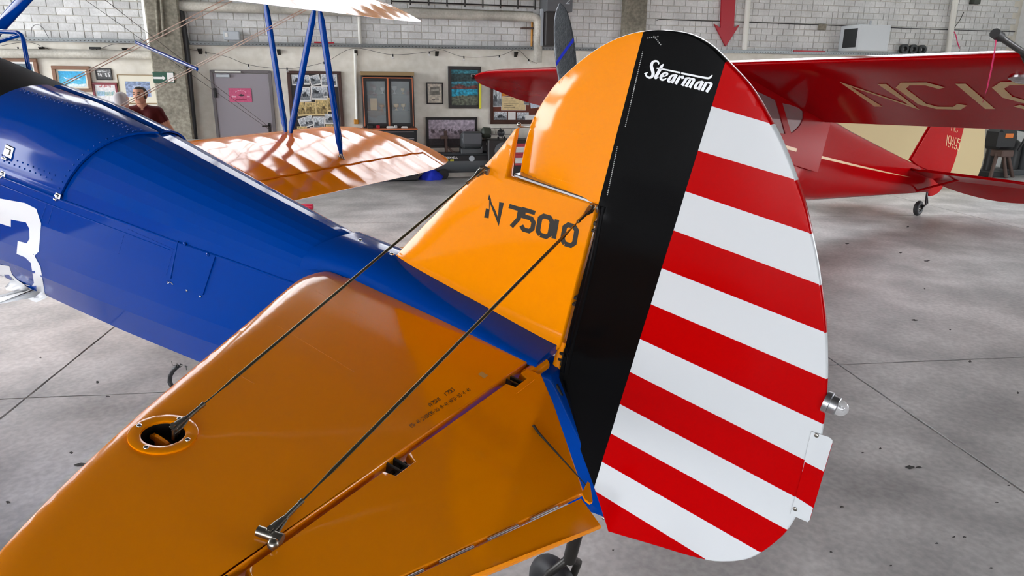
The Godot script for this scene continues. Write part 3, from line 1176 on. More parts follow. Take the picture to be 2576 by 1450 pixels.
	bpart("stencil", lift, M.black_paint, fus)
	# lifting handle below the belly
	var hz := 0.06
	var hp := []
	for q in [[447, 922], [436, 932], [428, 946], [427, 962], [434, 976], [447, 985], [470, 992]]:
		hp.append(hit(q[0], q[1], BP, 2, hz))
	bpart("lift_handle", mb().tube(hp, 0.011, 10), M.tyre, root, "black loop handle under the tail")
	# fairing over the root of the tailplane
	var fb := mb()
	var fr := []
	for k in 16:
		var t := k / 15.0
		var x := lerpf(-1.0, -0.02, t)
		var top := soft([[-1.0, -0.817], [-0.93, -0.815], [-0.74, -0.812], [-0.4, -0.838], [-0.02, -0.872]], x)
		var w := soft([[-1.0, 0.185], [-0.93, 0.172], [-0.8, 0.16], [-0.4, 0.158], [-0.02, 0.172]], x)
		var base := tab([[-1.0, -0.94], [-0.9, -0.91], [-0.02, -0.906]], x)
		var ring := []
		for j in 25:
			var a := PI * (j / 24.0)
			var xx := x - 0.05 * pow(absf(cos(a)), 2.0) * (1.0 - t)
			ring.append(Vector3(xx, base + (top - base) * pow(sin(a), 0.8), w * cos(a)))
		fr.append(ring)
	fb.loft(fr, false, false, Vector3(-0.5, -1.3, 0))
	fb.fan(fr[-1], Vector3.RIGHT)
	var fairing := bpart("tail_fairing", fb, M.blue, root)
	for q in [[906, 606], [985, 641]]:
		var p := hit(q[0], q[1], BP, 2, 0.03)
		bpart("screw", screw(p + Vector3(0, 0.002, 0), Vector3(0, 1, 0.35).normalized(), 0.008), M.chrome, fairing)
	bpart("screw", screw(hit(843, 672, BP, 2, 0.155), Vector3(0, 0.5, 0.85).normalized(), 0.008), M.blue, fairing)

func arc_ring(x: float, grow: float) -> Array:
	# from the starboard rail over the ridge to the port rail
	var ring := []
	var w := soft(F_WIDTH, x) + grow
	var r := tab(F_RAIL, x)
	var top := tab(F_TOP, x) + grow
	for j in 25:
		var a := PI * (j / 24.0)
		ring.append(Vector3(x, r + (top - r) * pow(sin(a), 0.92), -w * signf(cos(a)) * pow(absf(cos(a)), 0.92)))
	return ring

func latch(parent: Node3D, at: Vector3, n: Vector3, w: float, h: float) -> void:
	var x := Vector3.RIGHT.slide(n).normalized()
	var t := Transform3D(Basis(x, n.cross(x), n), at)
	var b := mb()
	b.box(t, Vector3(w, h, 0.012), 0.004)
	b.box(t * Transform3D(Basis(), Vector3(0, 0, 0.008)), Vector3(w * 0.55, h * 0.5, 0.012), 0.004)
	b.tube([t * Vector3(-w * 0.4, -h * 0.7, 0.006), t * Vector3(w * 0.2, -h * 0.7, 0.006)], 0.006, 8)
	bpart("latch", b, M.chrome, parent)

func tail_fin(root: Node3D) -> void:
	var fin := func(x: float, y: float) -> Vector2:
		var p := hit(x, y, BP, 2, 0.0)
		return Vector2(p.x, p.y)
	var le := PackedVector2Array()
	for q in [[985, 660], [1000, 640], [1060, 575], [1130, 505], [1205, 432], [1255, 378], [1297, 325]]:
		le.append(fin.call(q[0], q[1]))
	var outline := PackedVector2Array()
	outline.append_array(curve(le, 0.02, false))
	for q in [[1306, 321], [1294, 380], [1284, 443], [1400, 477], [1513, 512], [1466, 690], [1419, 868]]:
		outline.append(fin.call(q[0], q[1]))
	outline.append(fin.call(1410, 878)); outline.append(fin.call(1200, 760)); outline.append(fin.call(1000, 665))
	var half := func(p: Vector2) -> float:
		var d := far_from(le, p)
		return 0.007 + 0.023 * (1.0 - exp(-d / 0.055)) + 0.0012 * sin(p.y * 21.0) * exp(-d / 0.2)
	var mesh := slab(outline, half, func(p: Vector2) -> float: return -float(half.call(p)), [[null, M.yellow]], 0.022, 0.006)
	var o := slab_part("fin", mesh, bt, root)
	var place := func(p: Vector2) -> Array:
		var q: Vector2 = fin.call(p.x, p.y)
		var h: float = half.call(q)
		q = Vector2(hit(p.x, p.y, BP, 2, h).x, hit(p.x, p.y, BP, 2, h).y)
		return [Vector3(q.x, q.y, h + 0.0008), Vector3(0, 0, 1)]
	# registration
	var reg := mb()
	var k := 2.0708
	var boxes := [["N", 567, 556, 62, 17], ["7", 668, 593, 58, 17], ["5", 746, 612, 58, 17], ["0", 832, 640, 62, 18], ["1", 905, 660, 60, 18], ["0", 960, 686, 62, 18]]
	for g in boxes:
		var org := Vector2(950 + g[1] / k, 280 + g[2] / k)
		letters(reg, g[0], org, Vector2(g[3] / k, g[3] / k * 0.3), Vector2(g[4] / k, -99 / k), 0.38, place)
	part("registration", reg, M.black_paint, o, "black registration N75010")
	# rib tape line and stitches
	# rudder hinges at the fin's rear edge
	for y in [-0.43, -0.69, -0.9]:
		var h := mb()
		h.bx(Vector3(0.006, y, 0.006), Vector3(0.03, 0.012, 0.03), 0.002)
		h.bx(Vector3(0.006, y - 0.024, 0.006), Vector3(0.03, 0.01, 0.03), 0.002)
		h.tube([Vector3(0.008, y + 0.02, 0.012), Vector3(0.008, y - 0.045, 0.012)], 0.007, 8)
		part("hinge", h, M.dark_steel, o)
	# pitot-like stub and metal strip in the notch at the fin's top
	var notch := mb()
	var a: Vector2 = fin.call(1300, 447)
	var e: Vector2 = fin.call(1500, 506)
	notch.bx(Vector3((a.x + e.x) / 2, (a.y + e.y) / 2 + 0.005, 0), Vector3(e.x - a.x, 0.012, 0.05), 0.003)
	part("notch_strip", notch, M.aluminium, o)
	var tip: Vector2 = fin.call(1305, 318)
	part("tip_ball", mb().ball(Vector3(tip.x, tip.y + 0.006, 0), 0.007).tube([Vector3(tip.x, tip.y, 0), Vector3(tip.x + 0.01, tip.y - 0.004, -0.12)], [0.005, 0.003], 8), M.steel, o)
	# rudder post below the fin
	var post := mb()
	post.tube([Vector3(-0.008, -0.86, 0), Vector3(-0.008, -1.0, 0)], 0.02, 14)
	post.tube([Vector3(-0.008, -0.985, 0), Vector3(-0.008, -1.035, 0)], 0.03, 14)
	bpart("rudder_post", post, M.yellow, root)

func rudder(root: Node3D) -> void:
	var fr := BP * RF
	var at := func(x: float, y: float) -> Vector2:
		var p := hit(x, y, fr, 2, 0.0)
		return Vector2(p.x, p.y)
	var pts := PackedVector2Array()
	for q in [[1627, 78], [1680, 76], [1740, 85], [1790, 112], [1835, 155], [1895, 222], [1948, 312], [1980, 378], [2008, 452], [2030, 520], [2045, 587], [2058, 650], [2068, 716], [2076, 776], [2081, 836], [2083, 895], [2083, 952], [2079, 1010], [2073, 1066], [2062, 1130], [2043, 1210], [2016, 1276], [1983, 1332], [1950, 1365], [1917, 1389], [1890, 1403], [1860, 1410], [1825, 1412], [1787, 1409], [1725, 1393], [1660, 1372], [1535, 1333], [1528, 1308], [1500, 1222], [1428, 1012], [1416, 951], [1428, 884], [1462, 744], [1520, 534], [1512, 514], [1410, 480], [1310, 449], [1320, 380], [1333, 330], [1343, 300], [1366, 258], [1400, 212], [1450, 165], [1500, 127], [1540, 104], [1580, 88]]:
		pts.append(at.call(q[0], q[1]))
	var outline := curve(pts, 0.02, true, 0.86)
	var half := func(p: Vector2) -> float:
		var t := 0.0
		if p.x >= 0.0:
			t = lerpf(0.03, 0.0065, clampf(p.x / 0.84, 0.0, 1.0))
			t += 0.006 * exp(-pow((p.x - 0.0) / 0.03, 2.0)) * (1.0 if p.y < -0.37 else 0.0)
		else:
			t = 0.03 - 0.02 * pow(clampf((-p.x - 0.1) / 0.23, 0.0, 1.0), 2.0)
			t *= lerpf(0.55, 1.0, clampf(far_from(pts, p) / 0.06, 0.0, 1.0)) if p.y > -0.18 else 1.0
		# fabric dips a little between the ribs
		if p.y < -0.2:
			t -= 0.0016 * (0.5 - 0.5 * cos((p.y + 0.22) * TAU / 0.24)) * clampf(p.x / 0.1, 0.0, 1.0) * clampf((0.8 - p.x) / 0.2, 0.0, 1.0)
		return t
	# painted areas: yellow horn, black band, red and white stripes
	var top := [[1800, 268, 1948, 312], [1763, 378, 2008, 452], [1733, 480, 2045, 587], [1703, 578, 2068, 716], [1673, 672, 2081, 836], [1645, 762, 2080, 952], [1617, 848, 2073, 1066], [1592, 931, 2073, 1180], [1565, 1010, 2049, 1274], [1544, 1085, 1983, 1332], [1523, 1156, 1917, 1389], [1501, 1227, 1787, 1409]]
	var lines := []
	for q in top:
		var a: Vector2 = at.call(q[0], q[1])
		var b: Vector2 = at.call(q[2], q[3])
		var d := (b - a).normalized()
		lines.append([Vector2(BAND, a.y + (BAND - a.x) * d.y / d.x), Vector2(1.2, a.y + (1.2 - a.x) * d.y / d.x)])
	var regions := [[PackedVector2Array([Vector2(-1, -2), Vector2(0.0, -2), Vector2(0.0, 1), Vector2(-1, 1)]), M.yellow]]
	regions.append([PackedVector2Array([Vector2(0.0, -2), Vector2(BAND, -2), Vector2(BAND, 1), Vector2(0.0, 1)]), M.rudder_black])
	for k in 13:
		var hi_: Array = [Vector2(BAND, 1), Vector2(1.2, 1)] if k == 0 else lines[k - 1]
		var lo_: Array = [Vector2(BAND, -2), Vector2(1.2, -2)] if k == 12 else lines[k]
		regions.append([PackedVector2Array([lo_[0], lo_[1], hi_[1], hi_[0]]), M.rudder_red if k % 2 == 0 else M.rudder_white])
	# the slice forward of the hinge line below the horn is black too
	regions.insert(0, [PackedVector2Array([Vector2(-0.2, -2), Vector2(0.0, -2), Vector2(0.0, -0.372), Vector2(-0.004, -0.372), Vector2(-0.2, -0.9)]), M.rudder_black])
	var mesh := slab(outline, half, func(p: Vector2) -> float: return -float(half.call(p)), regions, 0.03, 0.0055)
	var o := slab_part("rudder", mesh, bt * RF, root)
	var place := func(p: Vector2) -> Array:
		var q: Vector2 = at.call(p.x, p.y)
		var h: float = half.call(q)
		var w := hit(p.x, p.y, fr, 2, h)
		return [Vector3(w.x, w.y, h + 0.0008), Vector3(0.03, 0, 1).normalized()]
	# maker's script on the black band
	var s := mb()
	for l in [
		[625, 365, 18, 640, 325, 42, 598, 272, 52, 530, 268, 58, 465, 310, 75, 436, 400, 88, 455, 490, 95, 478, 570, 92, 480, 640, 88, 445, 705, 72, 380, 732, 58, 310, 700, 52, 285, 650, 50, 300, 605, 38, 335, 590, 14], [232, 622, 22, 300, 600, 36],
		[775, 350, 30, 720, 420, 80, 690, 475, 90, 610, 620, 90, 548, 715, 84, 565, 748, 48, 640, 708, 16], [583, 470, 36, 700, 482, 38, 960, 535, 44, 1250, 596, 52], [1270, 606, 52, 1700, 690, 52, 1980, 742, 56, 2060, 738, 54, 2110, 700, 46, 2145, 655, 24],
		[735, 700, 34, 830, 680, 38, 885, 630, 52, 860, 592, 46, 795, 606, 58, 725, 672, 82, 700, 740, 84, 728, 790, 58, 795, 786, 44, 860, 745, 18],
		[1105, 655, 36, 1005, 680, 60, 935, 760, 76, 912, 828, 70, 960, 845, 48, 1040, 790, 24], [1140, 645, 82, 1000, 880, 86],
		[1250, 682, 74, 1110, 912, 86], [1225, 700, 36, 1310, 705, 70, 1318, 765, 88], [1430, 738, 72, 1295, 955, 82], [1540, 765, 62, 1400, 985, 82], [1640, 790, 72, 1505, 1012, 82], [1420, 740, 36, 1500, 745, 52, 1545, 775, 56], [1530, 765, 36, 1615, 770, 52, 1650, 800, 66],
		[1850, 840, 36, 1750, 865, 60, 1680, 945, 76, 1657, 1013, 70, 1705, 1030, 48, 1785, 975, 24], [1885, 830, 82, 1745, 1070, 86], [1985, 860, 74, 1850, 1100, 86], [1975, 865, 36, 2085, 885, 60, 2112, 935, 78, 1975, 1135, 88]]:
		var line := []
		var wid := []
		for k in l.size() / 3:
			line.append(Vector2(1600 + l[k * 3] / 11.154, 130 + l[k * 3 + 1] / 11.154))
			wid.append(l[k * 3 + 2] / 11.154)
		# round the corners of long strokes
		if line.size() > 3:
			var fine := curve(PackedVector2Array(line), 1.2, false, -0.5)
			var fw := []
			for f in fine:
				var bi := 0
				var bd := 1e9
				var bw: float = wid[0]
				for j in line.size() - 1:
					var c := Geometry2D.get_closest_point_to_segment(f, line[j], line[j + 1])
					if c.distance_to(f) < bd:
						bd = c.distance_to(f)
						bw = lerpf(wid[j], wid[j + 1], c.distance_to(line[j]) / maxf(0.01, line[j].distance_to(line[j + 1])))
				fw.append(bw)
			line = Array(fine)
			wid = fw
		stroke(s, line, wid, place, 1e9)
	part("maker_script", s, M.white_paint, o, "white maker's script reading Stearman")
	# stitched tapes: raised dots, their glints painted pale on the black band
	for set_ in [[M.stitch_glint, [[1621, 112, 1573, 318], [1553, 370, 1528, 490], [1630, 96, 1655, 92], [1645, 92, 1662, 112]]], [M.yellow, [[1618, 108, 1560, 130], [1560, 130, 1480, 180], [1480, 180, 1370, 285], [1336, 432, 1440, 462], [1380, 312, 1470, 340]]]]:
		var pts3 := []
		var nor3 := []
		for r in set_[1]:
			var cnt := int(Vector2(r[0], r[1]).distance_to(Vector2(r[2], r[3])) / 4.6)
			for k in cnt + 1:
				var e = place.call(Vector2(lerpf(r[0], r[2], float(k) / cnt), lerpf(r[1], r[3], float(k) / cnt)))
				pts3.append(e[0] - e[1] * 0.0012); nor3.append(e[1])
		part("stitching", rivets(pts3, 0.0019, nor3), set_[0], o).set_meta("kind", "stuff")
	# leading edge strip beside the fin, scuffed bare in places
	var strip := mb()
	var lead := []
	for q in [[1517, 520], [1494, 640], [1471, 740], [1442, 850], [1424, 940]]:
		var w := hit(q[0], q[1], fr, 2, 0.028)
		lead.append(Vector3(w.x, w.y, 0.024))
	strip.tube(lead, 0.0125, 10)
	part("leading_edge", strip, M.rudder_black, o)
	# trim plate bolted to the trailing edge
	var tp := PackedVector2Array()
	for q in [[2044, 1083], [2088, 1096], [2097, 1104], [2097, 1112], [2041, 1302], [2035, 1310], [1990, 1290], [2004, 1244], [2021, 1182], [2034, 1120]]:
		tp.append(at.call(q[0], q[1]))
	var a8: Vector2 = at.call(2021, 1155)
	var b8: Vector2 = at.call(2076, 1183)
	var a9: Vector2 = at.call(1997, 1241)
	var b9: Vector2 = at.call(2049, 1274)
	var d8 := (b8 - a8).normalized()
	var d9 := (b9 - a9).normalized()
	var red := PackedVector2Array([a9 - d9 * 0.2, a9 + d9 * 0.3, a8 + d8 * 0.3, a8 - d8 * 0.2])
	var flat_at := func(_p: Vector2) -> float: return 0.0125
	var plate := slab_part("trim_plate", slab(tp, flat_at, func(_p: Vector2) -> float: return 0.0098, [[red, M.rudder_red], [null, M.rudder_white]], 0.1, 0.001), bt * RF, root, "thin white and red plate")
	for q in [[2054, 1096], [2000, 1281]]:
		var w := hit(q[0], q[1], fr, 2, 0.0125)
		part("screw", screw(w, Vector3(0, 0, 1), 0.0062), M.steel, plate)
	# tail light
	var lp: Vector2 = at.call(2082, 1012)
	var lt := bt * RF * Transform3D(Basis(Vector3(0, 1, 0), Vector3(1, 0, 0), Vector3(0, 0, -1)), Vector3(lp.x, lp.y, 0))
	var lb := mb()
	lb.lathe(Transform3D(), [Vector2(0.00001, -0.01), Vector2(0.03, -0.008), Vector2(0.031, 0.006), Vector2(0.026, 0.008), Vector2(0.026, 0.026), Vector2(0.023, 0.028), Vector2(0.00001, 0.028)], 24, 0.9)
	var lamp := part("tail_light", lb, M.aluminium, root, "round tail light in an aluminium cup")
	lamp.transform = lt
	part("glass_dome", mb().lathe(Transform3D(), [Vector2(0.022, 0.028), Vector2(0.021, 0.04), Vector2(0.015, 0.05), Vector2(0.007, 0.0545), Vector2(0.00001, 0.0555)], 20, 0.2), M.clear_bulb, lamp)
	part("bulb", mb().tube([Vector3(0, 0.026, 0), Vector3(0, 0.034, 0)], 0.006, 8).ball(Vector3(0, 0.04, 0), 0.006), M.chrome, lamp)
	# rubber boot round the control horn at the foot of the hinge
	var boot := mb()
	boot.lathe(Transform3D(Basis(Vector3(0, 0, 1), 0.5), Vector3(0.015, -1.055, 0.03)), [Vector2(0.012, 0.06), Vector2(0.028, 0.05), Vector2(0.034, 0.02), Vector2(0.03, -0.02), Vector2(0.018, -0.04)], 12, 0.2)
	boot.tube([Vector3(0.0, -0.99, 0.04), Vector3(0.03, -1.0, 0.06), Vector3(0.05, -1.03, 0.05)], 0.006, 6)
	bpart("control_boot", boot, M.tyre, root)

func tailplane(root: Node3D, s: float) -> void:
	# s = 1 port, -1 starboard; plane coordinates (x, -z)
	var f := BP * SF
	var top_y := 0.022
	var at := func(x: float, y: float) -> Vector2:
		var p := hit(x, y, f, 2, top_y)
		return Vector2(p.x, p.y)
	var flip := func(list: PackedVector2Array) -> PackedVector2Array:
		var o := PackedVector2Array()
		for p in list:
			o.append(Vector2(p.x, p.y * s))
		return o
	var hinge: float = (at.call(1312, 931).x + at.call(600, 1436).x) / 2.0
	var tip_z := -1.78
	var le := PackedVector2Array()
	for q in [[870, 693], [840, 681], [815, 678], [780, 686], [740, 706], [640, 790], [330, 1050], [0, 1372]]:
		le.append(at.call(q[0], q[1]))
	for p in [[-0.27, -1.66], [-0.2, -1.745], [-0.12, -1.785], [hinge, tip_z]]:
		le.append(Vector2(p[0], p[1]))
	le = curve(le, 0.03, false)
	var outline := le.duplicate()
	outline.append(Vector2(hinge - 0.006, tip_z))
	outline.append(Vector2(hinge - 0.006, -0.9))
	outline.append(Vector2(hinge - 0.006, -0.13))
	outline.append(Vector2(-0.5, -0.13))
	outline.append(Vector2(le[0].x, -0.13))
	var lef: PackedVector2Array = flip.call(le)
	var half := func(p: Vector2) -> float:
		var d := far_from(lef, p)
		var t := 0.006 + 0.02 * sqrt(1.0 - pow(1.0 - minf(d / 0.05, 1.0), 2.0))
		# ribs show faintly through the fabric
		var g := fposmod(absf(p.y) - 0.1, 0.3) / 0.3
		if d > 0.05:
			t -= 0.0012 * (1.0 - pow(2.0 * g - 1.0, 2.0)) * minf((d - 0.05) / 0.08, 1.0)
		return t
	var hole_c: Vector2 = at.call(411, 1097)
	var hole := PackedVector2Array()
	for k in 28:
		hole.append(Vector2(hole_c.x + cos(TAU * k / 28) * 0.046, (hole_c.y + sin(TAU * k / 28) * 0.046) * s))
	var mesh := slab(flip.call(outline), half, func(p: Vector2) -> float: return -float(half.call(p)), [[null, M.yellow]], 0.03, 0.006, [hole])
	var o := slab_part("stabilizer", mesh, bt * SF, root)
	# inspection ring
	var ring := mb()
	var c3 := Vector3(hole_c.x, hole_c.y * s, 0.0265)
	var up := Basis(Vector3.RIGHT, Vector3(0, 0, 1), Vector3(0, -1, 0))
	ring.lathe(Transform3D(up, c3), [Vector2(0.047, -0.004), Vector2(0.047, 0.003), Vector2(0.049, 0.0042), Vector2(0.071, 0.0042), Vector2(0.073, 0.003), Vector2(0.073, -0.003)], 40, 0.75)
	var rg := part("inspection_ring", ring, M.yellow, o)
	for k in 4:
		var a := 0.35 + TAU * k / 4
		part("screw", screw(c3 + Vector3(cos(a) * 0.06, sin(a) * 0.06, 0.004), Vector3(0, 0, 1), 0.0062), M.chrome, rg)
	var well := mb()
	well.lathe(Transform3D(up, c3), [Vector2(0.0475, 0.0), Vector2(0.05, -0.03), Vector2(0.05, -0.046), Vector2(0.00001, -0.046)], 28, 0.5)
	part("inspection_well", well, M.hole_black, o)
	var lug := mb()
	lug.bx(c3 + Vector3(0.006, -0.008, -0.018), Vector3(0.045, 0.009, 0.03), 0.003)
	lug.bx(c3 + Vector3(-0.012, 0.004, -0.03), Vector3(0.07, 0.016, 0.012), 0.003)
	part("wire_lug", lug, M.yellow, o)
	# elevator
	var inner := PackedVector2Array()
	for q in [[1352, 938], [1362, 938], [1395, 1010], [1465, 1200], [1474, 1228]]:
		inner.append(at.call(q[0], q[1]))
	var tab0: Vector2 = at.call(1466, 1240)
	var tab1: Vector2 = at.call(1020, 1450)
	var te0: Vector2 = at.call(1518, 1310)
	var te1: Vector2 = at.call(1160, 1452)
	var dt := (tab1 - tab0).normalized()
	var tab_end := tab0 + dt * 0.62
	var te_dir := (te1 - te0).normalized()
	var te_end := te0 + te_dir * 0.66
	var el := PackedVector2Array()
	el.append(Vector2(hinge + 0.006, -0.2))
	el.append_array(inner)
	el.append(tab0 + Vector2(-0.008, 0.004))
	el.append(tab_end + Vector2(-0.008, 0))
	el.append(te_end)
	for p in [[0.09, -1.5], [-0.005, -1.68], [-0.03, -1.74]]:
		el.append(Vector2(p[0], p[1]))
	el.append(Vector2(hinge + 0.006, -1.765))
	# notches for the hinge brackets
	for nz in [-1.35, -0.862, -0.29]:
		el.append(Vector2(hinge + 0.006, nz - 0.045))
		el.append(Vector2(hinge + 0.035, nz - 0.035))
		el.append(Vector2(hinge + 0.035, nz + 0.035))
		el.append(Vector2(hinge + 0.006, nz + 0.045))
	var ehalf := func(p: Vector2) -> float:
		var d := clampf((p.x - hinge) / 0.42, 0.0, 1.0)
		var g := fposmod(absf(p.y) - 0.1, 0.3) / 0.3
		return lerpf(0.024, 0.006, d) - 0.001 * (1.0 - pow(2.0 * g - 1.0, 2.0)) * minf(d * 6.0, 1.0)
	var emesh := slab(flip.call(el), ehalf, func(p: Vector2) -> float: return -float(ehalf.call(p)), [[null, M.yellow]], 0.03, 0.005)
	var eo := slab_part("elevator", emesh, bt * SF, root)
	var tbo := PackedVector2Array([tab0, te0, te_end + te_dir * -0.005, tab_end])
	var tb := slab_part("trim_tab", slab(flip.call(tbo), func(p: Vector2) -> float: return float(ehalf.call(p)) + 0.0005, func(p: Vector2) -> float: return -float(ehalf.call(p)) - 0.0005, [[null, M.yellow]], 0.05, 0.003), bt * SF, root)
	# piano hinge of the tab: bare metal in lengths
	for k in 4:
		var a := tab0 + dt * (0.08 + 0.13 * k) + Vector2(-0.004, 0)
		var b := tab0 + dt * (0.17 + 0.13 * k) + Vector2(-0.004, 0)
		part("hinge_pin", mb().tube([Vector3(a.x, a.y * s, 0.009), Vector3(b.x, b.y * s, 0.009)], 0.0032, 8), M.aluminium, tb)
	# hinge brackets in the notches
	for nz in [-1.35, -0.862, -0.29]:
		var h := mb()
		h.bx(Vector3(hinge + 0.012, (nz - 0.012) * s, 0.004), Vector3(0.05, 0.008, 0.03), 0.002)
		h.bx(Vector3(hinge + 0.012, (nz + 0.014) * s, 0.004), Vector3(0.05, 0.008, 0.03), 0.002)
		h.tube([Vector3(hinge + 0.016, (nz - 0.03) * s, 0.006), Vector3(hinge + 0.016, (nz + 0.03) * s, 0.006)], 0.006, 8)
		part("hinge", h, M.dark_steel, eo)
	# end of the torque tube and the tab's cable
	var kn := mb()
	kn.tube([Vector3(hinge + 0.016, -0.09 * s, 0.0), Vector3(hinge + 0.016, -0.205 * s, 0.0)], 0.023, 16)
	part("torque_tube", kn, M.yellow, eo)
	if s > 0:
		var cable := mb()
		var ca := []
		for q in [[1343, 1068], [1357, 1088], [1455, 1196], [1478, 1222]]:
			var p := hit(q[0], q[1], f, 2, 0.024)
			ca.append(Vector3(p.x, p.y, 0.02))
		cable.tube(ca, [0.004, 0.0035, 0.0016, 0.0016], 6)
		part("tab_cable", cable, M.cable_black, eo)
		var horn := mb()
		var hp := PackedVector2Array()
		for q in [[1478, 1212], [1484, 1216], [1491, 1262], [1484, 1266], [1472, 1256], [1464, 1240]]:
			hp.append(at.call(q[0], q[1]))
		horn.prism(Transform3D(), hp, 0.016, 0.022)
		part("tab_horn", horn, M.yellow, tb)
		# stencils and the paper sticker on the stabilizer
		var on_top := func(p: Vector2) -> Array:
			var w := hit(p.x, p.y, f, 2, 0.026)
			return [Vector3(w.x, w.y, float(half.call(Vector2(w.x, w.y))) + 0.0008), Vector3(0, 0, 1)]
		var stn := mb()
		var kk := 8.53
		letters(stn, "EG-41-2YSPDG-10-8-41-KFG-10-4-41", Vector2(1000 + 312 / kk, 920 + 1335 / kk), Vector2(33 / kk, -21 / kk), Vector2(-58 / kk, -52 / kk), 0.26, on_top, 1.28)
		letters(stn, "A75N1  1750", Vector2(1000 + 712 / kk, 920 + 885 / kk), Vector2(40 / kk, -27 / kk), Vector2(-58 / kk, -60 / kk), 0.26, on_top, 1.28)
		part("stencil", stn, M.black_paint, o, "black stencilled inspection marks")
		var sk := mb()
		var sp := PackedVector2Array()
		for q in [[1202, 942], [1212, 935], [1228, 945], [1218, 953]]:
			sp.append(Vector2(q[0], q[1]))
		patch(sk, sp, on_top, 40.0)
		part("sticker", sk, M.sticker, o)
		# rib tape stitches near the root
		var pts := []
		var nor := []
		for r in [[795, 732, 955, 822], [700, 820, 890, 935], [578, 930, 640, 965], [1300, 990, 1345, 955]]:
			var cnt := int(Vector2(r[0], r[1]).distance_to(Vector2(r[2], r[3])) / 3.4)
			for k in cnt + 1:
				var e = on_top.call(Vector2(lerpf(r[0], r[2], float(k) / cnt), lerpf(r[1], r[3], float(k) / cnt)))
				pts.append(e[0] - Vector3(0, 0, 0.0012)); nor.append(e[1])
		var st := part("stitching", rivets(pts, 0.0012, nor), M.yellow, o)
		st.set_meta("kind", "stuff")

func tail_wires(root: Node3D) -> void:
	for s in [1.0, -1.0]:
		for w in [[1212, 430, 440, 1078, 0.008], [1488, 524, 684, 1338, 0.03]]:
			var a := hit(w[0], w[1], BP, 2, 0.045)
			var b := hit(w[2], w[3], BP, 1, -0.885)
			a.z *= s; b.z *= s
			var d := (b - a).normalized()
			var holder := bpart("brace_wire", wire(a + d * 0.075, b - d * 0.075, 0.0055, Vector3.RIGHT), M.wire_steel, root, "streamlined steel brace wire")
			part("clevis", clevis(a, d, Vector3(1, 0, 0)), M.steel, holder)
			part("clevis", clevis(b, -d, Vector3(1, 0, 0)), M.steel, holder)
			# lugs that hold the clevises
			var l := mb()
			l.tube([Vector3(a.x, a.y, 0.02 * s), a], 0.006, 10)
			l.tube([Vector3(a.x - 0.012, a.y, 0.022 * s), Vector3(a.x + 0.014, a.y - 0.002, 0.022 * s)], 0.013, 12, true, 0.5, Vector3.RIGHT)
			part("lug", l, M.steel, holder)
			l = mb()
			l.tube([b, b - Vector3(0, 0.03, 0)], 0.007, 10)
			if w[0] > 1300:
				l.tube([b + Vector3(-0.026, -0.006, 0.012 * s), b + Vector3(0.026, -0.006, -0.004 * s)], 0.011, 12)
				l.ball(b + Vector3(0.022, -0.006, 0.016 * s), 0.012)
			part("lug", l, M.steel, holder)

func tail_wheel(root: Node3D) -> void:
	var g := BP.affine_inverse() * ground(1392, 1572)
	var c := BP.affine_inverse() * (BP * g + Vector3(0, 0.135, 0))
	var axis := BP.basis.inverse() * (Vector3(-0.86, 0, 0.5).normalized())
	var upv := BP.basis.inverse() * Vector3.UP
	var x := axis.cross(upv).normalized()
	var t := Transform3D(Basis(x, axis, x.cross(axis)), c)
	var b := mb()
	var prof := []
	for k in 17:
		var a := TAU * k / 16.0
		prof.append(Vector2(0.092 + cos(a) * 0.043, sin(a) * 0.042))
	b.lathe(t, prof, 36, 0.0)
	var wheel := bpart("tail_wheel", b, M.tyre, root, "black tail wheel tyre")
	part("wheel_hub", mb().lathe(t, [Vector2(0.00001, 0.03), Vector2(0.02, 0.03), Vector2(0.03, 0.02), Vector2(0.055, 0.02), Vector2(0.055, -0.02), Vector2(0.03, -0.02), Vector2(0.02, -0.03), Vector2(0.00001, -0.03)], 20), M.light_grey_paint, wheel)
	var f := mb()
	for q in [-0.06, 0.06]:
		f.tube([c + axis * q, c + axis * q + upv * 0.14 - x * 0.05, c + upv * 0.2 - x * 0.08], 0.014, 8)
	f.tube([c + upv * 0.19 - x * 0.08, c + upv * 0.42 - x * 0.14], 0.022, 10)
	bpart("tail_fork", f, M.dark_steel, root)

# ---------------------------------------------------------------- wings
func airfoil(s: float, t := 0.125, up := true) -> float:
	s = clampf(s, 0.0, 1.0)
	var yt := 5.0 * t * (0.2969 * sqrt(s) - 0.126 * s - 0.3516 * s * s + 0.2843 * s * s * s - 0.1036 * s * s * s * s)
	var m := 0.028
	var p := 0.35
	var yc := m / (p * p) * (2 * p * s - s * s) if s < p else m / ((1 - p) * (1 - p)) * (1 - 2 * p + 2 * p * s - s * s)
	return yc + yt * (1.0 if up else -0.75)

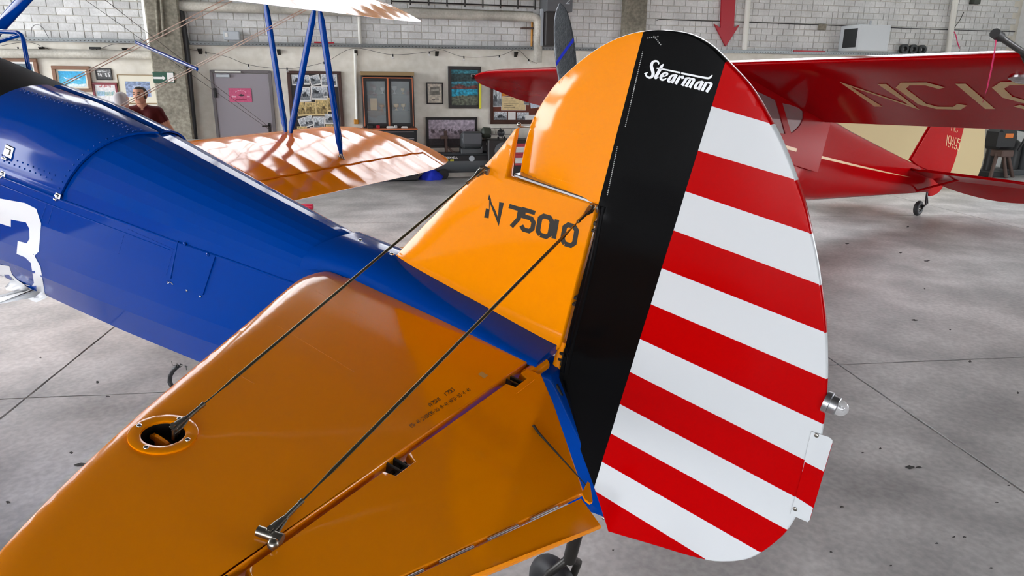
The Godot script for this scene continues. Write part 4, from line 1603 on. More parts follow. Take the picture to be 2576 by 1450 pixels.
func wings(root: Node3D, side: float) -> void:
	for upper in [false, true]:
		var x_le := -5.72 if upper else -5.0
		var x_te := -4.2 if upper else -3.48
		var span := 4.9 if upper else 4.8
		var y0 := -0.33 if upper else -1.86
		var dih := 0.0 if upper else 0.0262
		var inc := 0.035
		var root_z := 0.0 if upper else 0.36
		# plane coordinates (x, -z): starboard is positive
		var sg := -side
		var turn := func(z: float) -> float: return clampf((z - (span - 1.0)) / 1.0, 0.0, 1.0)
		var le := func(z: float) -> float: return x_le + 0.95 * (1.0 - sqrt(1.0 - pow(float(turn.call(z)), 2.4)))
		var te := func(z: float) -> float: return x_te - 0.3 * (1.0 - sqrt(1.0 - pow(float(turn.call(z)), 2.4)))
		var height := func(p: Vector2, up: bool) -> float:
			var z := absf(p.y)
			var a: float = le.call(z)
			var b: float = te.call(z)
			var ch := maxf(b - a, 0.2)
			var sh := (p.x - a) / ch
			var h := airfoil(sh, 0.125, up) * ch
			var g := fposmod(z + 0.06, 0.27) / 0.27
			var dip := 0.0065 * (1.0 - pow(2.0 * g - 1.0, 2.0)) * clampf((sh - 0.1) / 0.15, 0.0, 1.0) * clampf((1.0 - sh) / 0.1, 0.0, 1.0)
			h -= dip * (1.0 if up else -0.5)
			return h + y0 + dih * z - inc * (p.x - x_te)
		var outline := PackedVector2Array()
		var edge := []
		for k in 40:
			var z := lerpf(root_z, span - 0.9, k / 12.0) if k < 12 else span - 0.9 + 0.9 * sin((k - 12) / 27.0 * PI / 2.0)
			edge.append(z)
		for z in edge:
			outline.append(Vector2(le.call(z), z * sg))
		edge.reverse()
		var cut0 := 1.95
		var cut1 := span - 0.32
		var gap := x_te - 0.37
		for z in edge:
			var x: float = te.call(z)
			if not upper and z > cut0 and z < cut1:
				x = gap
			outline.append(Vector2(x, z * sg))
			if not upper and z > cut1 and edge[mini(edge.find(z) + 1, edge.size() - 1)] < cut1:
				outline.append(Vector2(te.call(cut1), cut1 * sg)); outline.append(Vector2(gap, cut1 * sg))
			if not upper and z > cut0 and edge[mini(edge.find(z) + 1, edge.size() - 1)] <= cut0:
				outline.append(Vector2(gap, cut0 * sg)); outline.append(Vector2(te.call(cut0), cut0 * sg))
		var wf := Transform3D(Basis(Vector3.RIGHT, Vector3(0, 0, -1), Vector3.UP), Vector3.ZERO)
		var topf := func(p: Vector2) -> float: return height.call(p, true)
		var botf := func(p: Vector2) -> float: return height.call(p, false)
		slab_part("upper_wing" if upper else "lower_wing", slab(outline, topf, botf, [[null, M.yellow]], 0.05, 0.006, [], Vector2(0.06, 0.027)), bt * wf, root)
		if not upper:
			var al := PackedVector2Array()
			var zs := []
			for k in 13:
				zs.append(lerpf(cut0 + 0.01, cut1 - 0.01, k / 12.0))
			for z in zs:
				al.append(Vector2(gap + 0.02, z * sg))
			zs.reverse()
			for z in zs:
				al.append(Vector2(te.call(z), z * sg))
			var ao := slab_part("aileron", slab(al, topf, botf, [[null, M.yellow]], 0.05, 0.005, [], Vector2(0.06, 0.027)), bt * wf, root)
	# N strut between the wings
	var zs := 3.3 * side
	var fb := Vector3(-4.76, -1.66, zs)
	var rb := Vector3(-3.99, -1.655, zs)
	var ft := Vector3(-5.2, -0.36, zs)
	var rt := Vector3(-4.48, -0.31, zs)
	for q in [[fb, ft], [fb + Vector3(0.05, 0.01, 0), rt + Vector3(-0.035, 0, 0)], [rb, rt + Vector3(0.02, 0, 0)]]:
		var d: Vector3 = (q[1] - q[0]).normalized()
		var m := mb().tube([q[0], q[0] + d * 0.05, q[0] + d * 0.14, q[1] - d * 0.14, q[1] - d * 0.05, q[1]], [0.022, 0.024, 0.04, 0.04, 0.024, 0.022], 16, true, 0.42, Vector3.RIGHT)
		bpart("strut", m, M.blue, root)
	for q in [fb, rb]:
		bpart("strut_fitting", mb().tube([q - Vector3(0.05, 0.035, 0), q + Vector3(0, 0.02, 0), q + Vector3(0.05, -0.035, 0)], 0.012, 8).ball(q - Vector3(0, 0.01, 0), 0.022), M.steel, root)
	# flying and landing wires, in pairs, with the blue spreader stick
	if side < 0:
		for k in 2:
			var off := Vector3(0.045 * k, 0, 0)
			var a := rt + Vector3(-0.06, -0.02, 0.05) + off
			bpart("flying_wire", wire(a, hit(-200 + 8 * k, 529 + 2 * k, BP, 2, -0.45), 0.0062), M.bright_wire, root)
			var b := hit(566 + 26 * k, -2, BP, 2, -2.4)
			var c := hit(150 + 12 * k, 214, BP, 2, -1.2)
			var dd := (c - b)
			bpart("flying_wire", wire(b - dd * 0.4, c + dd * 0.5, 0.0062), M.bright_wire, root)
		for q in [[-60, -194, 690, 335], [120, -112, 680, 322]]:
			bpart("landing_wire", wire(hit(q[0], q[1], BP, 2, -0.55), hit(q[2], q[3], BP, 2, -3.22), 0.004), M.dark_steel, root)
		var sp0 := hit(342, 106, BP, 2, -1.55)
		var sp1 := hit(496, 174, BP, 2, -1.35)
		bpart("wire_spreader", mb().tube([sp0, sp1], 0.014, 10, true, 0.6, Vector3.UP), M.blue, root)

# ---------------------------------------------------------------- the red monoplane
var mt: Transform3D
const R_WIDTH := [[-6.7, 0.26], [-6.3, 0.4], [-5.4, 0.46], [-4.3, 0.43], [-3.4, 0.34], [-2.0, 0.2], [-0.6, 0.09], [0.1, 0.035]]
const R_TOP := [[-6.7, 0.2], [-6.2, 0.32], [-5.6, 0.36], [-5.35, 0.3], [-3.95, 0.3], [-3.7, 0.78], [-3.2, 0.765], [-2.7, 0.735], [-0.6, 0.665], [0.1, 0.64]]
const R_LOW := [[-6.7, -0.36], [-6.2, -0.47], [-5.0, -0.43], [-3.2, -0.2], [-0.6, 0.245], [0.1, 0.37]]

func red_ring(x: float) -> Array:
	var w := soft(R_WIDTH, x)
	var t := tab(R_TOP, x)
	var l := tab(R_LOW, x)
	var c := (t + l) / 2.0
	var h := (t - l) / 2.0
	var ring := []
	for k in 28:
		var a := TAU * k / 28.0
		ring.append(Vector3(x, c + h * signf(sin(a)) * pow(absf(sin(a)), 0.62), w * signf(cos(a)) * pow(absf(cos(a)), 0.5)))
	return ring

func rpart(called: String, b: MB, m: Material, parent: Node3D, label := "") -> MeshInstance3D:
	var o := part(called, b, m, parent, label)
	if parent.get_parent() == self:
		o.transform = mt
	return o

func monoplane() -> void:
	var root := thing("monoplane", "red high-wing monoplane with gold registration under its wing", "airplane", Transform3D(Basis(), RP.origin))
	mt = Transform3D(RP.basis, Vector3.ZERO)
	var b := mb()
	var rings := []
	for x in [-6.7, -6.5, -6.2, -5.9, -5.6, -5.35, -5.0, -4.5, -4.1, -3.95, -3.7, -3.5, -3.2, -2.7, -2.2, -1.7, -1.2, -0.6, -0.2, 0.1]:
		rings.append(red_ring(x))
	b.loft(rings, true)
	b.fan(rings[0], Vector3.LEFT)
	b.fan(rings[-1], Vector3.RIGHT)
	var fus := rpart("fuselage", b, M.plane_red, root)
	# cabin sides with their windows
	var fside := Transform3D(Basis(), Vector3(0, 0, 0.4))
	var px := func(list: Array) -> PackedVector2Array:
		var o := PackedVector2Array()
		for q in list:
			var p := hit(q[0], q[1], RP, 2, 0.42)
			o.append(Vector2(p.x, p.y))
		return o
	var quarter: PackedVector2Array = px.call([[1968, 259], [1990, 264], [2012, 272], [2021, 280], [2021, 298], [2014, 314], [2004, 326], [1991, 336], [1980, 300]])
	var front: PackedVector2Array = px.call([[1850, 205], [1905, 229], [1934, 243], [1952, 252], [1966, 300], [1976, 337], [1930, 332], [1850, 320]])
	var panel := PackedVector2Array([Vector2(-5.75, 0.1), Vector2(-3.62, 0.1), Vector2(-3.62, 0.74), Vector2(-4.3, 0.78), Vector2(-5.3, 0.8), Vector2(-5.55, 0.5)])
	for s in [1.0, -1.0]:
		var cell := 0.06
		var cb := mb()
		for i in 40:
			for j in 14:
				var o := Vector2(-5.8 + i * cell, 0.1 + j * cell * 0.9)
				for p in Geometry2D.intersect_polygons(panel, PackedVector2Array([o, o + Vector2(cell, 0), o + Vector2(cell, cell * 0.9), o + Vector2(0, cell * 0.9)])):
					var bits := [p]
					for hole in [quarter, front]:
						var left := []
						for q in bits:
							left.append_array(Geometry2D.clip_polygons(q, hole))
						bits = left
					for q in bits:
						var idx := Geometry2D.triangulate_polygon(q)
						for t in idx.size() / 3:
							for z in [0.405, 0.42]:
								var v := []
								for e in 3:
									var c: Vector2 = q[idx[t * 3 + e]]
									v.append(Vector3(c.x, c.y, z * s))
								cb.face(v[0], v[1], v[2], Vector3(0, 0, s if z > 0.41 else -s))
		rpart("cabin_side", cb, M.plane_red, root)
		for g in [quarter, front]:
			var gl := mb()
			var idx := Geometry2D.triangulate_polygon(g)
			for t in idx.size() / 3:
				var v := []
				for e in 3:
					var c: Vector2 = g[idx[t * 3 + e]]
					v.append(Vector3(c.x, c.y, 0.412 * s))
				gl.face(v[0], v[1], v[2], Vector3(0, 0, s))
			rpart("window", gl, M.pane, root)
	# gold stripe along the side
	var st := mb()
	var line := []
	for q in [[1900, 352], [1980, 371], [2060, 394], [2150, 416], [2230, 434], [2290, 446]]:
		line.append(Vector2(q[0], q[1]))
	stroke(st, line, [10.0, 9.0, 7.0, 5.0, 3.0, 0.6], func(p: Vector2) -> Array:
		var z := 0.3
		var h := Vector3.ZERO
		for k in 8:
			h = hit(p.x, p.y, RP, 2, z)
			z = soft(R_WIDTH, h.x) * 0.998 + 0.004
		return [h, Vector3(0.08, 0, 1).normalized()], 18.0)
	rpart("side_stripe", st, M.stripe_gold, fus, "gold stripe")
	# wing
	var x_le := -5.5
	var x_te := -3.72
	var span := 4.45
	var turn := func(z: float) -> float: return clampf((absf(z) - (span - 1.1)) / 1.1, 0.0, 1.0)
	var le := func(z: float) -> float: return x_le + 0.55 * (1.0 - sqrt(1.0 - pow(float(turn.call(z)), 2.2)))
	var te := func(z: float) -> float: return x_te - 0.75 * (1.0 - sqrt(1.0 - pow(float(turn.call(z)), 2.2)))
	var height := func(p: Vector2, up: bool) -> float:
		var z := -p.y
		var a: float = le.call(z)
		var c := maxf(float(te.call(z)) - a, 0.25)
		var s := (p.x - a) / c
		var thick := lerpf(0.105, 0.07, float(turn.call(z)))
		return airfoil(s, thick, up) * c + 0.79 + 0.016 * z - 0.095 * (p.x - x_le) * 1.0
	var outline := PackedVector2Array()
	var zs := []
	for k in 61:
		var q := k / 60.0 * 2.0 - 1.0
		zs.append(span * signf(q) * (1.0 - pow(1.0 - absf(q), 1.6)))
	for z in zs:
		outline.append(Vector2(le.call(z), -z))
	zs.reverse()
	for z in zs:
		outline.append(Vector2(te.call(z), -z))
	var wf := Transform3D(Basis(Vector3.RIGHT, Vector3(0, 0, -1), Vector3.UP), Vector3.ZERO)
	var topf := func(p: Vector2) -> float: return height.call(p, true)
	var botf := func(p: Vector2) -> float: return height.call(p, false)
	var wing := slab_part("wing", slab(outline, topf, botf, [[null, M.plane_red]], 0.09, 0.008, [], Vector2(0.07, 0.12)), mt * wf, root)
	# registration below the port wing
	var reg := mb()
	letters(reg, "NC19495", Vector2(1.28, -4.36), Vector2(0.32, 0), Vector2(0.0, -0.66), 0.23, func(p: Vector2) -> Array:
		return [Vector3(p.y, -p.x, float(botf.call(Vector2(p.y, -p.x))) - 0.004), Vector3(0, 0, -1)], 1.34)
	part("registration", reg, M.gold, wing, "gold registration NC19495")
	# landing light let into the wing, wing tip lamp, pitot tube with its ribbon
	var lz := hit(2562, 230, RP, 1, 0.68)
	var lamp := mb()
	lamp.lathe(Transform3D(Basis(Vector3.RIGHT, Vector3.DOWN, Vector3.FORWARD), Vector3(lz.x, float(botf.call(Vector2(lz.x, -lz.z))) - 0.002, lz.z)), [Vector2(0.085, -0.01), Vector2(0.085, 0.008), Vector2(0.07, 0.012), Vector2(0.06, 0.02), Vector2(0.03, 0.032), Vector2(0.00001, 0.036)], 20, 0.5)
	rpart("landing_light", lamp, M.chrome, root)
	for z in [-span + 0.22]:
		rpart("wingtip_light", mb().ball(Vector3(le.call(z) - 0.02, float(topf.call(Vector2(float(le.call(z)) + 0.02, -z))) - 0.01, z), 0.04), M.dark_steel, root)
	var p0 := hit(2507, 87, RP, 2, 2.75)
	var p1 := hit(2580, 136, RP, 2, 2.78)
	var pt := rpart("pitot_tube", mb().tube([p0, p1], 0.02, 10).tube([p1, p1 + Vector3(0.12, -0.03, 0)], 0.03, 10), M.dark_steel, root)
	part("pitot_cap", mb().tube([p0 - Vector3(0.03, 0, 0), p0 + (p1 - p0).normalized() * 0.05], 0.03, 10), M.cable_black, pt)
	var rib := []
	for q in [[2507, 92], [2502, 130], [2494, 175], [2484, 220], [2472, 258]]:
		rib.append(hit(q[0], q[1], RP, 2, 2.75))
	rpart("ribbon", mb().tube(rib, [0.008, 0.009, 0.01, 0.008, 0.004], 6, true, 0.3, Vector3.UP), M.pink_tape, root, "pink remove-before-flight ribbon")
	# fin and rudder
	var fin := PackedVector2Array()
	for q in [[2288, 402], [2345, 305]]:
		var p := hit(q[0], q[1], RP, 2, 0.0)
		fin.append(Vector2(p.x, p.y))
	for p in [[-0.12, 1.66], [0.05, 1.8], [0.25, 1.86], [0.48, 1.78], [0.62, 1.6], [0.68, 1.4], [0.7, 1.1], [0.68, 0.8], [0.5, 0.45], [0.22, 0.32], [0.1, 0.36], [0.06, 0.66], [-0.4, 0.66]]:
		fin.append(Vector2(p[0], p[1]))
	fin = curve(fin, 0.05, true, 0.5)
	var fh := func(p: Vector2) -> float: return 0.022 - 0.012 * clampf(p.x / 0.7, 0.0, 1.0) - 0.006 * exp(-pow((p.x - 0.08) / 0.012, 2.0))
	var fo := slab_part("fin_and_rudder", slab(fin, fh, func(p: Vector2) -> float: return -float(fh.call(p)), [[null, M.plane_red]], 0.05, 0.01), mt, root)
	var fr := mb()
	var onfin := func(p: Vector2) -> Array:
		var h := hit(p.x, p.y, RP, 2, 0.02)
		return [Vector3(h.x, h.y, float(fh.call(Vector2(h.x, h.y))) + 0.003), Vector3(0, 0, 1)]
	letters(fr, "NC", Vector2(2393, 329), Vector2(7.5, 2.0), Vector2(2.5, -26), 0.16, onfin, 1.2)
	letters(fr, "19495", Vector2(2379, 367), Vector2(6.4, 2.2), Vector2(2.8, -28), 0.18, onfin, 1.26)
	part("registration", fr, M.gold, fo, "gold registration on the rudder")
	# tailplane, elevators drooping
	for s in [1.0, -1.0]:
		var o := PackedVector2Array()
		for p in [[-0.82, 0.05], [-0.8, 0.3], [-0.62, 1.2], [-0.5, 1.5], [-0.3, 1.66], [-0.06, 1.7], [-0.06, 0.05]]:
			o.append(Vector2(p[0], -p[1] * s))
		slab_part("tailplane", slab(o, func(_p: Vector2) -> float: return 0.018, func(_p: Vector2) -> float: return -0.018, [[null, M.plane_red]], 0.12, 0.012), mt * Transform3D(wf.basis, Vector3(0, 0.565, 0)), root)
		var e := PackedVector2Array()
		for p in [[0.0, 0.08], [0.2, 0.14], [0.4, 0.4], [0.52, 0.75], [0.5, 1.1], [0.36, 1.45], [0.12, 1.66], [0.0, 1.7]]:
			e.append(Vector2(p[0], -p[1] * s))
		slab_part("elevator", slab(curve(e, 0.06, true, 0.5), func(p: Vector2) -> float: return 0.016 - 0.02 * p.x, func(p: Vector2) -> float: return -0.016 + 0.02 * p.x, [[null, M.plane_red]], 0.12, 0.006), mt * Transform3D(Basis(Vector3(0, 0, 1), deg_to_rad(-19.0)), Vector3(-0.05, 0.565, 0)) * wf, root)
		# tail strut
	rpart("tail_strut", mb().tube([Vector3(-0.36, 0.32, 0.05), Vector3(-0.22, 0.56, 0.5)], 0.015, 8), M.plane_red, root)
	# tail wheel
	var c := Vector3(0, 0.115, 0)
	var prof := []
	for k in 13:
		var a := TAU * k / 12.0
		prof.append(Vector2(0.075 + cos(a) * 0.037, sin(a) * 0.036))
	var upl := RP.basis.inverse() * Vector3.UP
	var wc := upl * 0.112
	var t := Transform3D(Basis(Vector3.RIGHT, Vector3(0, 0, 1), Vector3.DOWN), wc)
	var wh := rpart("tail_wheel", mb().lathe(t, prof, 24, 0.0), M.tyre, root)
	part("wheel_hub", mb().lathe(t, [Vector2(0.00001, 0.03), Vector2(0.018, 0.03), Vector2(0.025, 0.016), Vector2(0.045, 0.012), Vector2(0.045, -0.012), Vector2(0.00001, -0.02)], 14), M.steel, wh)
	var fk := mb()
	fk.tube([wc + Vector3(0, 0, 0.05), wc + Vector3(0.08, 0.07, 0.05), wc + Vector3(0.12, 0.13, 0.02), wc + Vector3(0.13, 0.26, 0)], 0.014, 8)
	fk.tube([wc + Vector3(0.08, 0.07, 0.05), wc + Vector3(0.2, 0.1, 0.02), wc + Vector3(0.17, 0.2, 0)], 0.011, 8)
	rpart("tail_fork", fk, M.machine_black, root)
	# main gear, hidden behind the biplane's fin
	for s in [1.0, -1.0]:
		var hub := RP.affine_inverse() * (RP * Vector3(-5.4, -0.9, 1.0 * s))
		var gy: float = (RP * hub).y
		hub += upl * (0.28 - gy)
		var pr := []
		for k in 13:
			var a := TAU * k / 12.0
			pr.append(Vector2(0.19 + cos(a) * 0.09, sin(a) * 0.09))
		rpart("main_wheel", mb().lathe(Transform3D(Basis(Vector3.RIGHT, Vector3(0, 0, 1), Vector3.DOWN), hub), pr, 28, 0.0), M.tyre, root)
		rpart("gear_leg", mb().tube([hub, Vector3(-5.3, -0.3, 0.38 * s)], 0.045, 12, true, 0.5, Vector3.RIGHT), M.plane_red, root)
	# propeller: a broad grey blade with a strip of blue tape
	var hub2 := Vector3(-6.86, -0.1, 0)
	var pr2 := rpart("propeller_hub", mb().lathe(Transform3D(Basis(Vector3(0, 0, 1), PI / 2), hub2 + Vector3(0.16, 0, 0)), [Vector2(0.13, 0.0), Vector2(0.13, 0.1), Vector2(0.1, 0.2), Vector2(0.05, 0.27), Vector2(0.00001, 0.29)], 24, 0.5), M.plane_red, root)
	for s in [1.0, -1.0]:
		var tipp := hit(1408, 8, RP, 0, hub2.x)
		var axis := (tipp - hub2)
		var span2 := axis.length()
		axis /= span2
		var across := axis.cross(Vector3.RIGHT).normalized()
		var bl := []
		for k in 25:
			var f := k / 24.0
			var w := soft([[0.0, 0.045], [0.15, 0.055], [0.4, 0.088], [0.65, 0.098], [0.85, 0.08], [0.95, 0.05], [1.0, 0.006]], f)
			var th := lerpf(0.028, 0.004, f)
			var pitch := lerpf(0.75, 0.3, f) * -1.0
			var cd := (across * cos(pitch) + Vector3.RIGHT * sin(pitch))
			var nd := axis.cross(cd)
			var ring := []
			for j in 14:
				var a := TAU * j / 14.0
				ring.append(hub2 + axis * s * span2 * f + cd * cos(a) * w * s + nd * sin(a) * th)
			bl.append(ring)
		var o := rpart("propeller_blade", mb().loft(bl, true), M.prop_metal, root, "worn grey propeller blade")
		if s > 0:
			var tp := mb()
			var lines := []
			for k in 9:
				var v := lerpf(-1.0, 1.0, k / 8.0)
				var f := 0.6 + 0.075 * v * -1.0
				var w := soft([[0.0, 0.045], [0.4, 0.088], [0.65, 0.098], [0.85, 0.08]], f)
				var th := lerpf(0.028, 0.004, f)
				var pitch := -lerpf(0.75, 0.3, f)
				var cd := (across * cos(pitch) + Vector3.RIGHT * sin(pitch))
				var nd := axis.cross(cd)
				var sgn := 1.0 if nd.dot(RP.affine_inverse() * EYE - hub2) > 0.0 else -1.0
				var c3 := hub2 + axis * span2 * f + cd * v * w * 0.97 + nd * sgn * (th * sqrt(maxf(0.0, 1.0 - v * v * 0.94)) + 0.002)
				lines.append([c3 - axis * 0.02, c3 + axis * 0.02, nd * sgn])
			for k in 8:
				tp.quadn(lines[k][0], lines[k][1], lines[k + 1][1], lines[k + 1][0], lines[k][2], lines[k][2], lines[k + 1][2], lines[k + 1][2])
			part("tape", tp, M.tape_blue, o, "blue tape across the blade")

# ---------------------------------------------------------------- things on and by the back wall
func wrect(x0: float, y0: float, x1: float, y1: float, out := 0.0) -> Rect2:
	var a := wq(x0, y0, out)
	var b := wq(x1, y1, out)
	var c := wq(x0, y1, out)
	var d := wq(x1, y0, out)
	var left := (a.x + c.x) / 2
	var right := (b.x + d.x) / 2
	var low := (b.y + c.y) / 2
	var high := (a.y + d.y) / 2
	return Rect2(left, low, right - left, high - low)

func wat(x: float, y: float, z := 0.0) -> Transform3D:
	return WL * Transform3D(Basis(), Vector3(x, y, z))

func wp(px: float, py: float, out: float) -> Vector3:
	var q := wq(px, py, out)
	return Vector3(q.x, q.y, out)

func paint(w: int, h: int, top: Color, low: Color, shapes: Array, grain := 0.0, sd := 1) -> StandardMaterial3D:
	var im := Image.create(w, h, false, Image.FORMAT_RGB8)
	var f := FastNoiseLite.new()
	f.seed = sd
	f.frequency = 0.09
	for y in h:
		for x in w:
			var c := top.lerp(low, float(y) / h)
			var p := Vector2((x + 0.5) / w, (y + 0.5) / h)
			for s in shapes:
				if Geometry2D.is_point_in_polygon(p, s[1]):
					c = s[0]
			if grain > 0.0:
				var k := 1.0 + grain * f.get_noise_2d(x, y) * 2.0
				c = Color(clampf(c.r * k, 0, 1), clampf(c.g * k, 0, 1), clampf(c.b * k, 0, 1))
			im.set_pixel(x, y, c)
	var m := StandardMaterial3D.new()
	m.resource_name = "print"
	m.albedo_texture = ImageTexture.create_from_image(im)
	m.roughness = 0.55
	return m

func quad_uv(w: float, h: float, z: float, turn := 0.0, at := Vector2.ZERO) -> MB:
	var b := mb()
	var t := Transform2D(turn, at)
	var p := [t * Vector2(-w / 2, -h / 2), t * Vector2(w / 2, -h / 2), t * Vector2(w / 2, h / 2), t * Vector2(-w / 2, h / 2)]
	var uvs := [Vector2(0, 1), Vector2(1, 1), Vector2(1, 0), Vector2(0, 0)]
	for k in 4:
		b.v.append(Vector3(p[k].x, p[k].y, z)); b.n.append(Vector3(0, 0, 1)); b.uv.append(uvs[k])
	for k in [0, 2, 1, 0, 3, 2]:
		b.ix.append(k)
	return b

func framed(called: String, label: String, category: String, px: Array, fm: Material, bar: float, art: Material, margin := 0.0, mm: Material = null, deep := 0.035, group := "", glazed := false) -> Node3D:
	var r := wrect(px[0], px[1], px[2], px[3], deep)
	var o := thing(called, label, category, wat(r.position.x + r.size.x / 2, r.position.y, 0.002), group)
	var w := r.size.x
	var h := r.size.y
	var f := mb()
	f.bx(Vector3(0, bar / 2, deep / 2), Vector3(w, bar, deep), 0.004)
	f.bx(Vector3(0, h - bar / 2, deep / 2), Vector3(w, bar, deep), 0.004)
	f.bx(Vector3(-w / 2 + bar / 2, h / 2, deep / 2), Vector3(bar, h - bar * 2 + 0.002, deep), 0.004)
	f.bx(Vector3(w / 2 - bar / 2, h / 2, deep / 2), Vector3(bar, h - bar * 2 + 0.002, deep), 0.004)
	part("frame", f, fm, o)
	part("backing", mb().bx(Vector3(0, h / 2, deep * 0.25), Vector3(w - bar * 1.6, h - bar * 1.6, deep * 0.4)), mm if mm else M.mat_cream, o)
	if art:
		part("print", quad_uv(w - bar * 2 - margin * 2, h - bar * 2 - margin * 2, deep * 0.46, 0.0, Vector2(0, h / 2)), art, o)
	if glazed:
		part("glass", mb().bx(Vector3(0, h / 2, deep * 0.6), Vector3(w - bar * 1.8, h - bar * 1.8, 0.002)), M.pane, o)
	return o

func pipe(called: String, pts: Array, r: float, m: Material, label: String, group := "", elbow := 0.12) -> MeshInstance3D:
	# a pipe with rounded bends through wall coordinates
	var path := []
	for k in pts.size():
		if k == 0 or k == pts.size() - 1:
			path.append(pts[k])
			continue
		var a: Vector3 = pts[k] + (pts[k - 1] - pts[k]).normalized() * elbow
		var b: Vector3 = pts[k] + (pts[k + 1] - pts[k]).normalized() * elbow
		for s in 7:
			var t := s / 6.0
			path.append(a.lerp(pts[k], t).lerp(pts[k].lerp(b, t), t))
	return solo(called, mb().tube(path, r, 16), m, label, "pipe", WL, group)

func wall_things() -> void:
	services()
	pictures()
	furniture()
	far_right()
	floor_marks()

func services() -> void:
	# cable tray along the wall
	var pts := []
	for q in [[-40, 97], [60, 98], [340, 104], [520, 109], [1000, 116], [1500, 124], [2100, 134], [2570, 141]]:
		pts.append(wp(q[0], q[1], 0.1))
	var tray := thing("cable_tray", "long grey perforated cable tray running along the wall", "cable tray", WL)
	var tb := mb()
	for k in pts.size() - 1:
		var a: Vector3 = pts[k]
		var b: Vector3 = pts[k + 1]
		var d := b - a
		tb.box(Transform3D(Basis(Vector3(0, 0, 1), atan2(d.y, d.x)), (a + b) / 2), Vector3(d.length() + 0.01, 0.06, 0.012), 0.002)
		tb.box(Transform3D(Basis(Vector3(0, 0, 1), atan2(d.y, d.x)), (a + b) / 2 + Vector3(0, -0.027, -0.05)), Vector3(d.length() + 0.01, 0.006, 0.1))
	part("tray", tb, M.galvanised, tray)
	var slots := mb()
	for k in pts.size() - 1:
		var a: Vector3 = pts[k]
		var b: Vector3 = pts[k + 1]
		var cnt := int(a.distance_to(b) / 0.06)
		for s in cnt:
			slots.bx(a.lerp(b, (s + 0.5) / cnt) + Vector3(0, -0.008, 0.0065), Vector3(0.024, 0.011, 0.001))
	part("slots", slots, M.cable_black, tray).set_meta("kind", "stuff")
	for x in [100, 310, 500, 700, 895, 1100, 1300]:
		var p := wp(x, 112 + x * 0.011, 0.1)
		part("bracket", mb().prism(Transform3D(Basis(Vector3(0, 0, 1), Vector3.UP, Vector3.LEFT), Vector3(p.x, p.y - 0.03, 0)), v2([0.0, -0.09, 0.1, -0.012, 0.1, 0.0, 0.0, 0.0]), -0.03, 0.03), M.dark_steel, tray)
	# pipes
	pipe("service_pipe", [wp(412, 14, 0.16), wp(900, 29, 0.16), wp(1356, 44, 0.16), wp(1352, 157, 0.16)], 0.082, M.pipe_old, "thick white pipe that bends down beside the propeller", "", 0.16)
	pipe("service_pipe", [wp(364, -30, 0.2), wp(374, 60, 0.2), wp(384, 118, 0.2)], 0.075, M.pipe_white, "white downpipe beside the concrete pillar")
	pipe("service_pipe", [wp(-60, 134, 0.12), wp(200, 136, 0.12), wp(388, 139, 0.12)], 0.072, M.pipe_old, "white pipe above the framed pictures")
	pipe("service_pipe", [wp(2407, -20, 0.1), wp(2384, 132, 0.1)], 0.058, M.pipe_white, "white downpipe right of the air conditioner")
	pipe("conduit", [wp(893, 124, 0.03), wp(898, 302, 0.03)], 0.026, M.pipe_white, "thin white conduit down to an orange socket")
	pipe("conduit", [wp(1884, -20, 0.04), wp(1872, 128, 0.04)], 0.055, M.pipe_white, "broad white conduit right of the red arrow")
	pipe("conduit", [wp(903, 40, 0.03), wp(906, 112, 0.03)], 0.03, M.pipe_white, "short white conduit above the cable tray")
	for k in 2:
		pipe("conduit", [wp(391 + k * 13, -20, 0.33), wp(396 + k * 13, 55, 0.33), wp(398 + k * 14, 92, 0.33)], 0.022, M.raw_concrete, "thin grey conduit on the concrete pillar", "pillar conduits")
	for k in 2:
		pipe("drain_pipe", [wp(428 + k * 22, 20, 0.14), wp(443 + k * 22, 118, 0.14), wp(475 + k * 22, 470, 0.14)], 0.075, M.black_pipe, "black drain pipe beside the concrete pillar", "black drain pipes")
	var sr := wrect(889, 300, 903, 312, 0.03)
	solo("socket", mb().bx(Vector3(0, 0.04, 0.03), Vector3(0.085, 0.085, 0.06), 0.008), M.socket_orange, "orange socket at the foot of a white conduit", "socket", wat(sr.position.x + sr.size.x / 2, sr.position.y))
	# pillars
	var pl := wrect(384, 0, 468, 340, 0.3)
	structure("trim_1", mb().bx(Vector3(0, 1.975, 0.15), Vector3(0.52, 3.95, 0.3), 0.02), M.raw_concrete, wat(wp(428, 200, 0.3).x, 0.0))
	var p2 := wp(1601, 20, 0.2)
	structure("trim_2", mb().bx(Vector3(0, 1.975, 0.1), Vector3(0.46, 3.95, 0.2), 0.02), M.raw_concrete, wat(p2.x, 0.0))
	# cables
	solo("stretched_cable", cable([[1652, 51], [1660, 49], [1900, 57], [2100, 64], [2300, 72], [2490, 78], [2553, 80]], 0.02, 0.009, 0.0), M.cable_black, "black cable stretched over the whitewashed blocks", "cable", WL)
	solo("stretched_cable", cable([[78, 95], [80, 70], [88, 62], [98, 62], [108, 70], [116, 84], [124, 97]], 0.05, 0.004, 0.0), M.cable_black, "thin grey cable looped up above the cable tray", "cable", WL)
	solo("stretched_cable", cable([[2425, 30], [2415, 50], [2405, 64], [2396, 78]], 0.03, 0.008, 0.0), M.drab, "brown cable curving down to the white downpipe", "cable", WL)
	var red_cord := solo("stretched_cable", cable([[2400, 80], [2405, 90], [2408, 105], [2414, 122]], 0.08, 0.01, 0.0), M.pink_tape, "red cord hanging beside the white downpipe", "cable", WL)
	# string of small lamps under the tray
	var lights := thing("string_lights", "string of small clear bulbs hung under the cable tray", "string lights", WL)
	var stops := [[-20, 120], [70, 106], [141, 128], [245, 123], [300, 110], [430, 118], [560, 140], [625, 163], [722, 173], [815, 157], [890, 122], [988, 138], [1080, 130], [1110, 125], [1167, 143], [1256, 140], [1300, 125], [1330, 150], [1350, 160]]
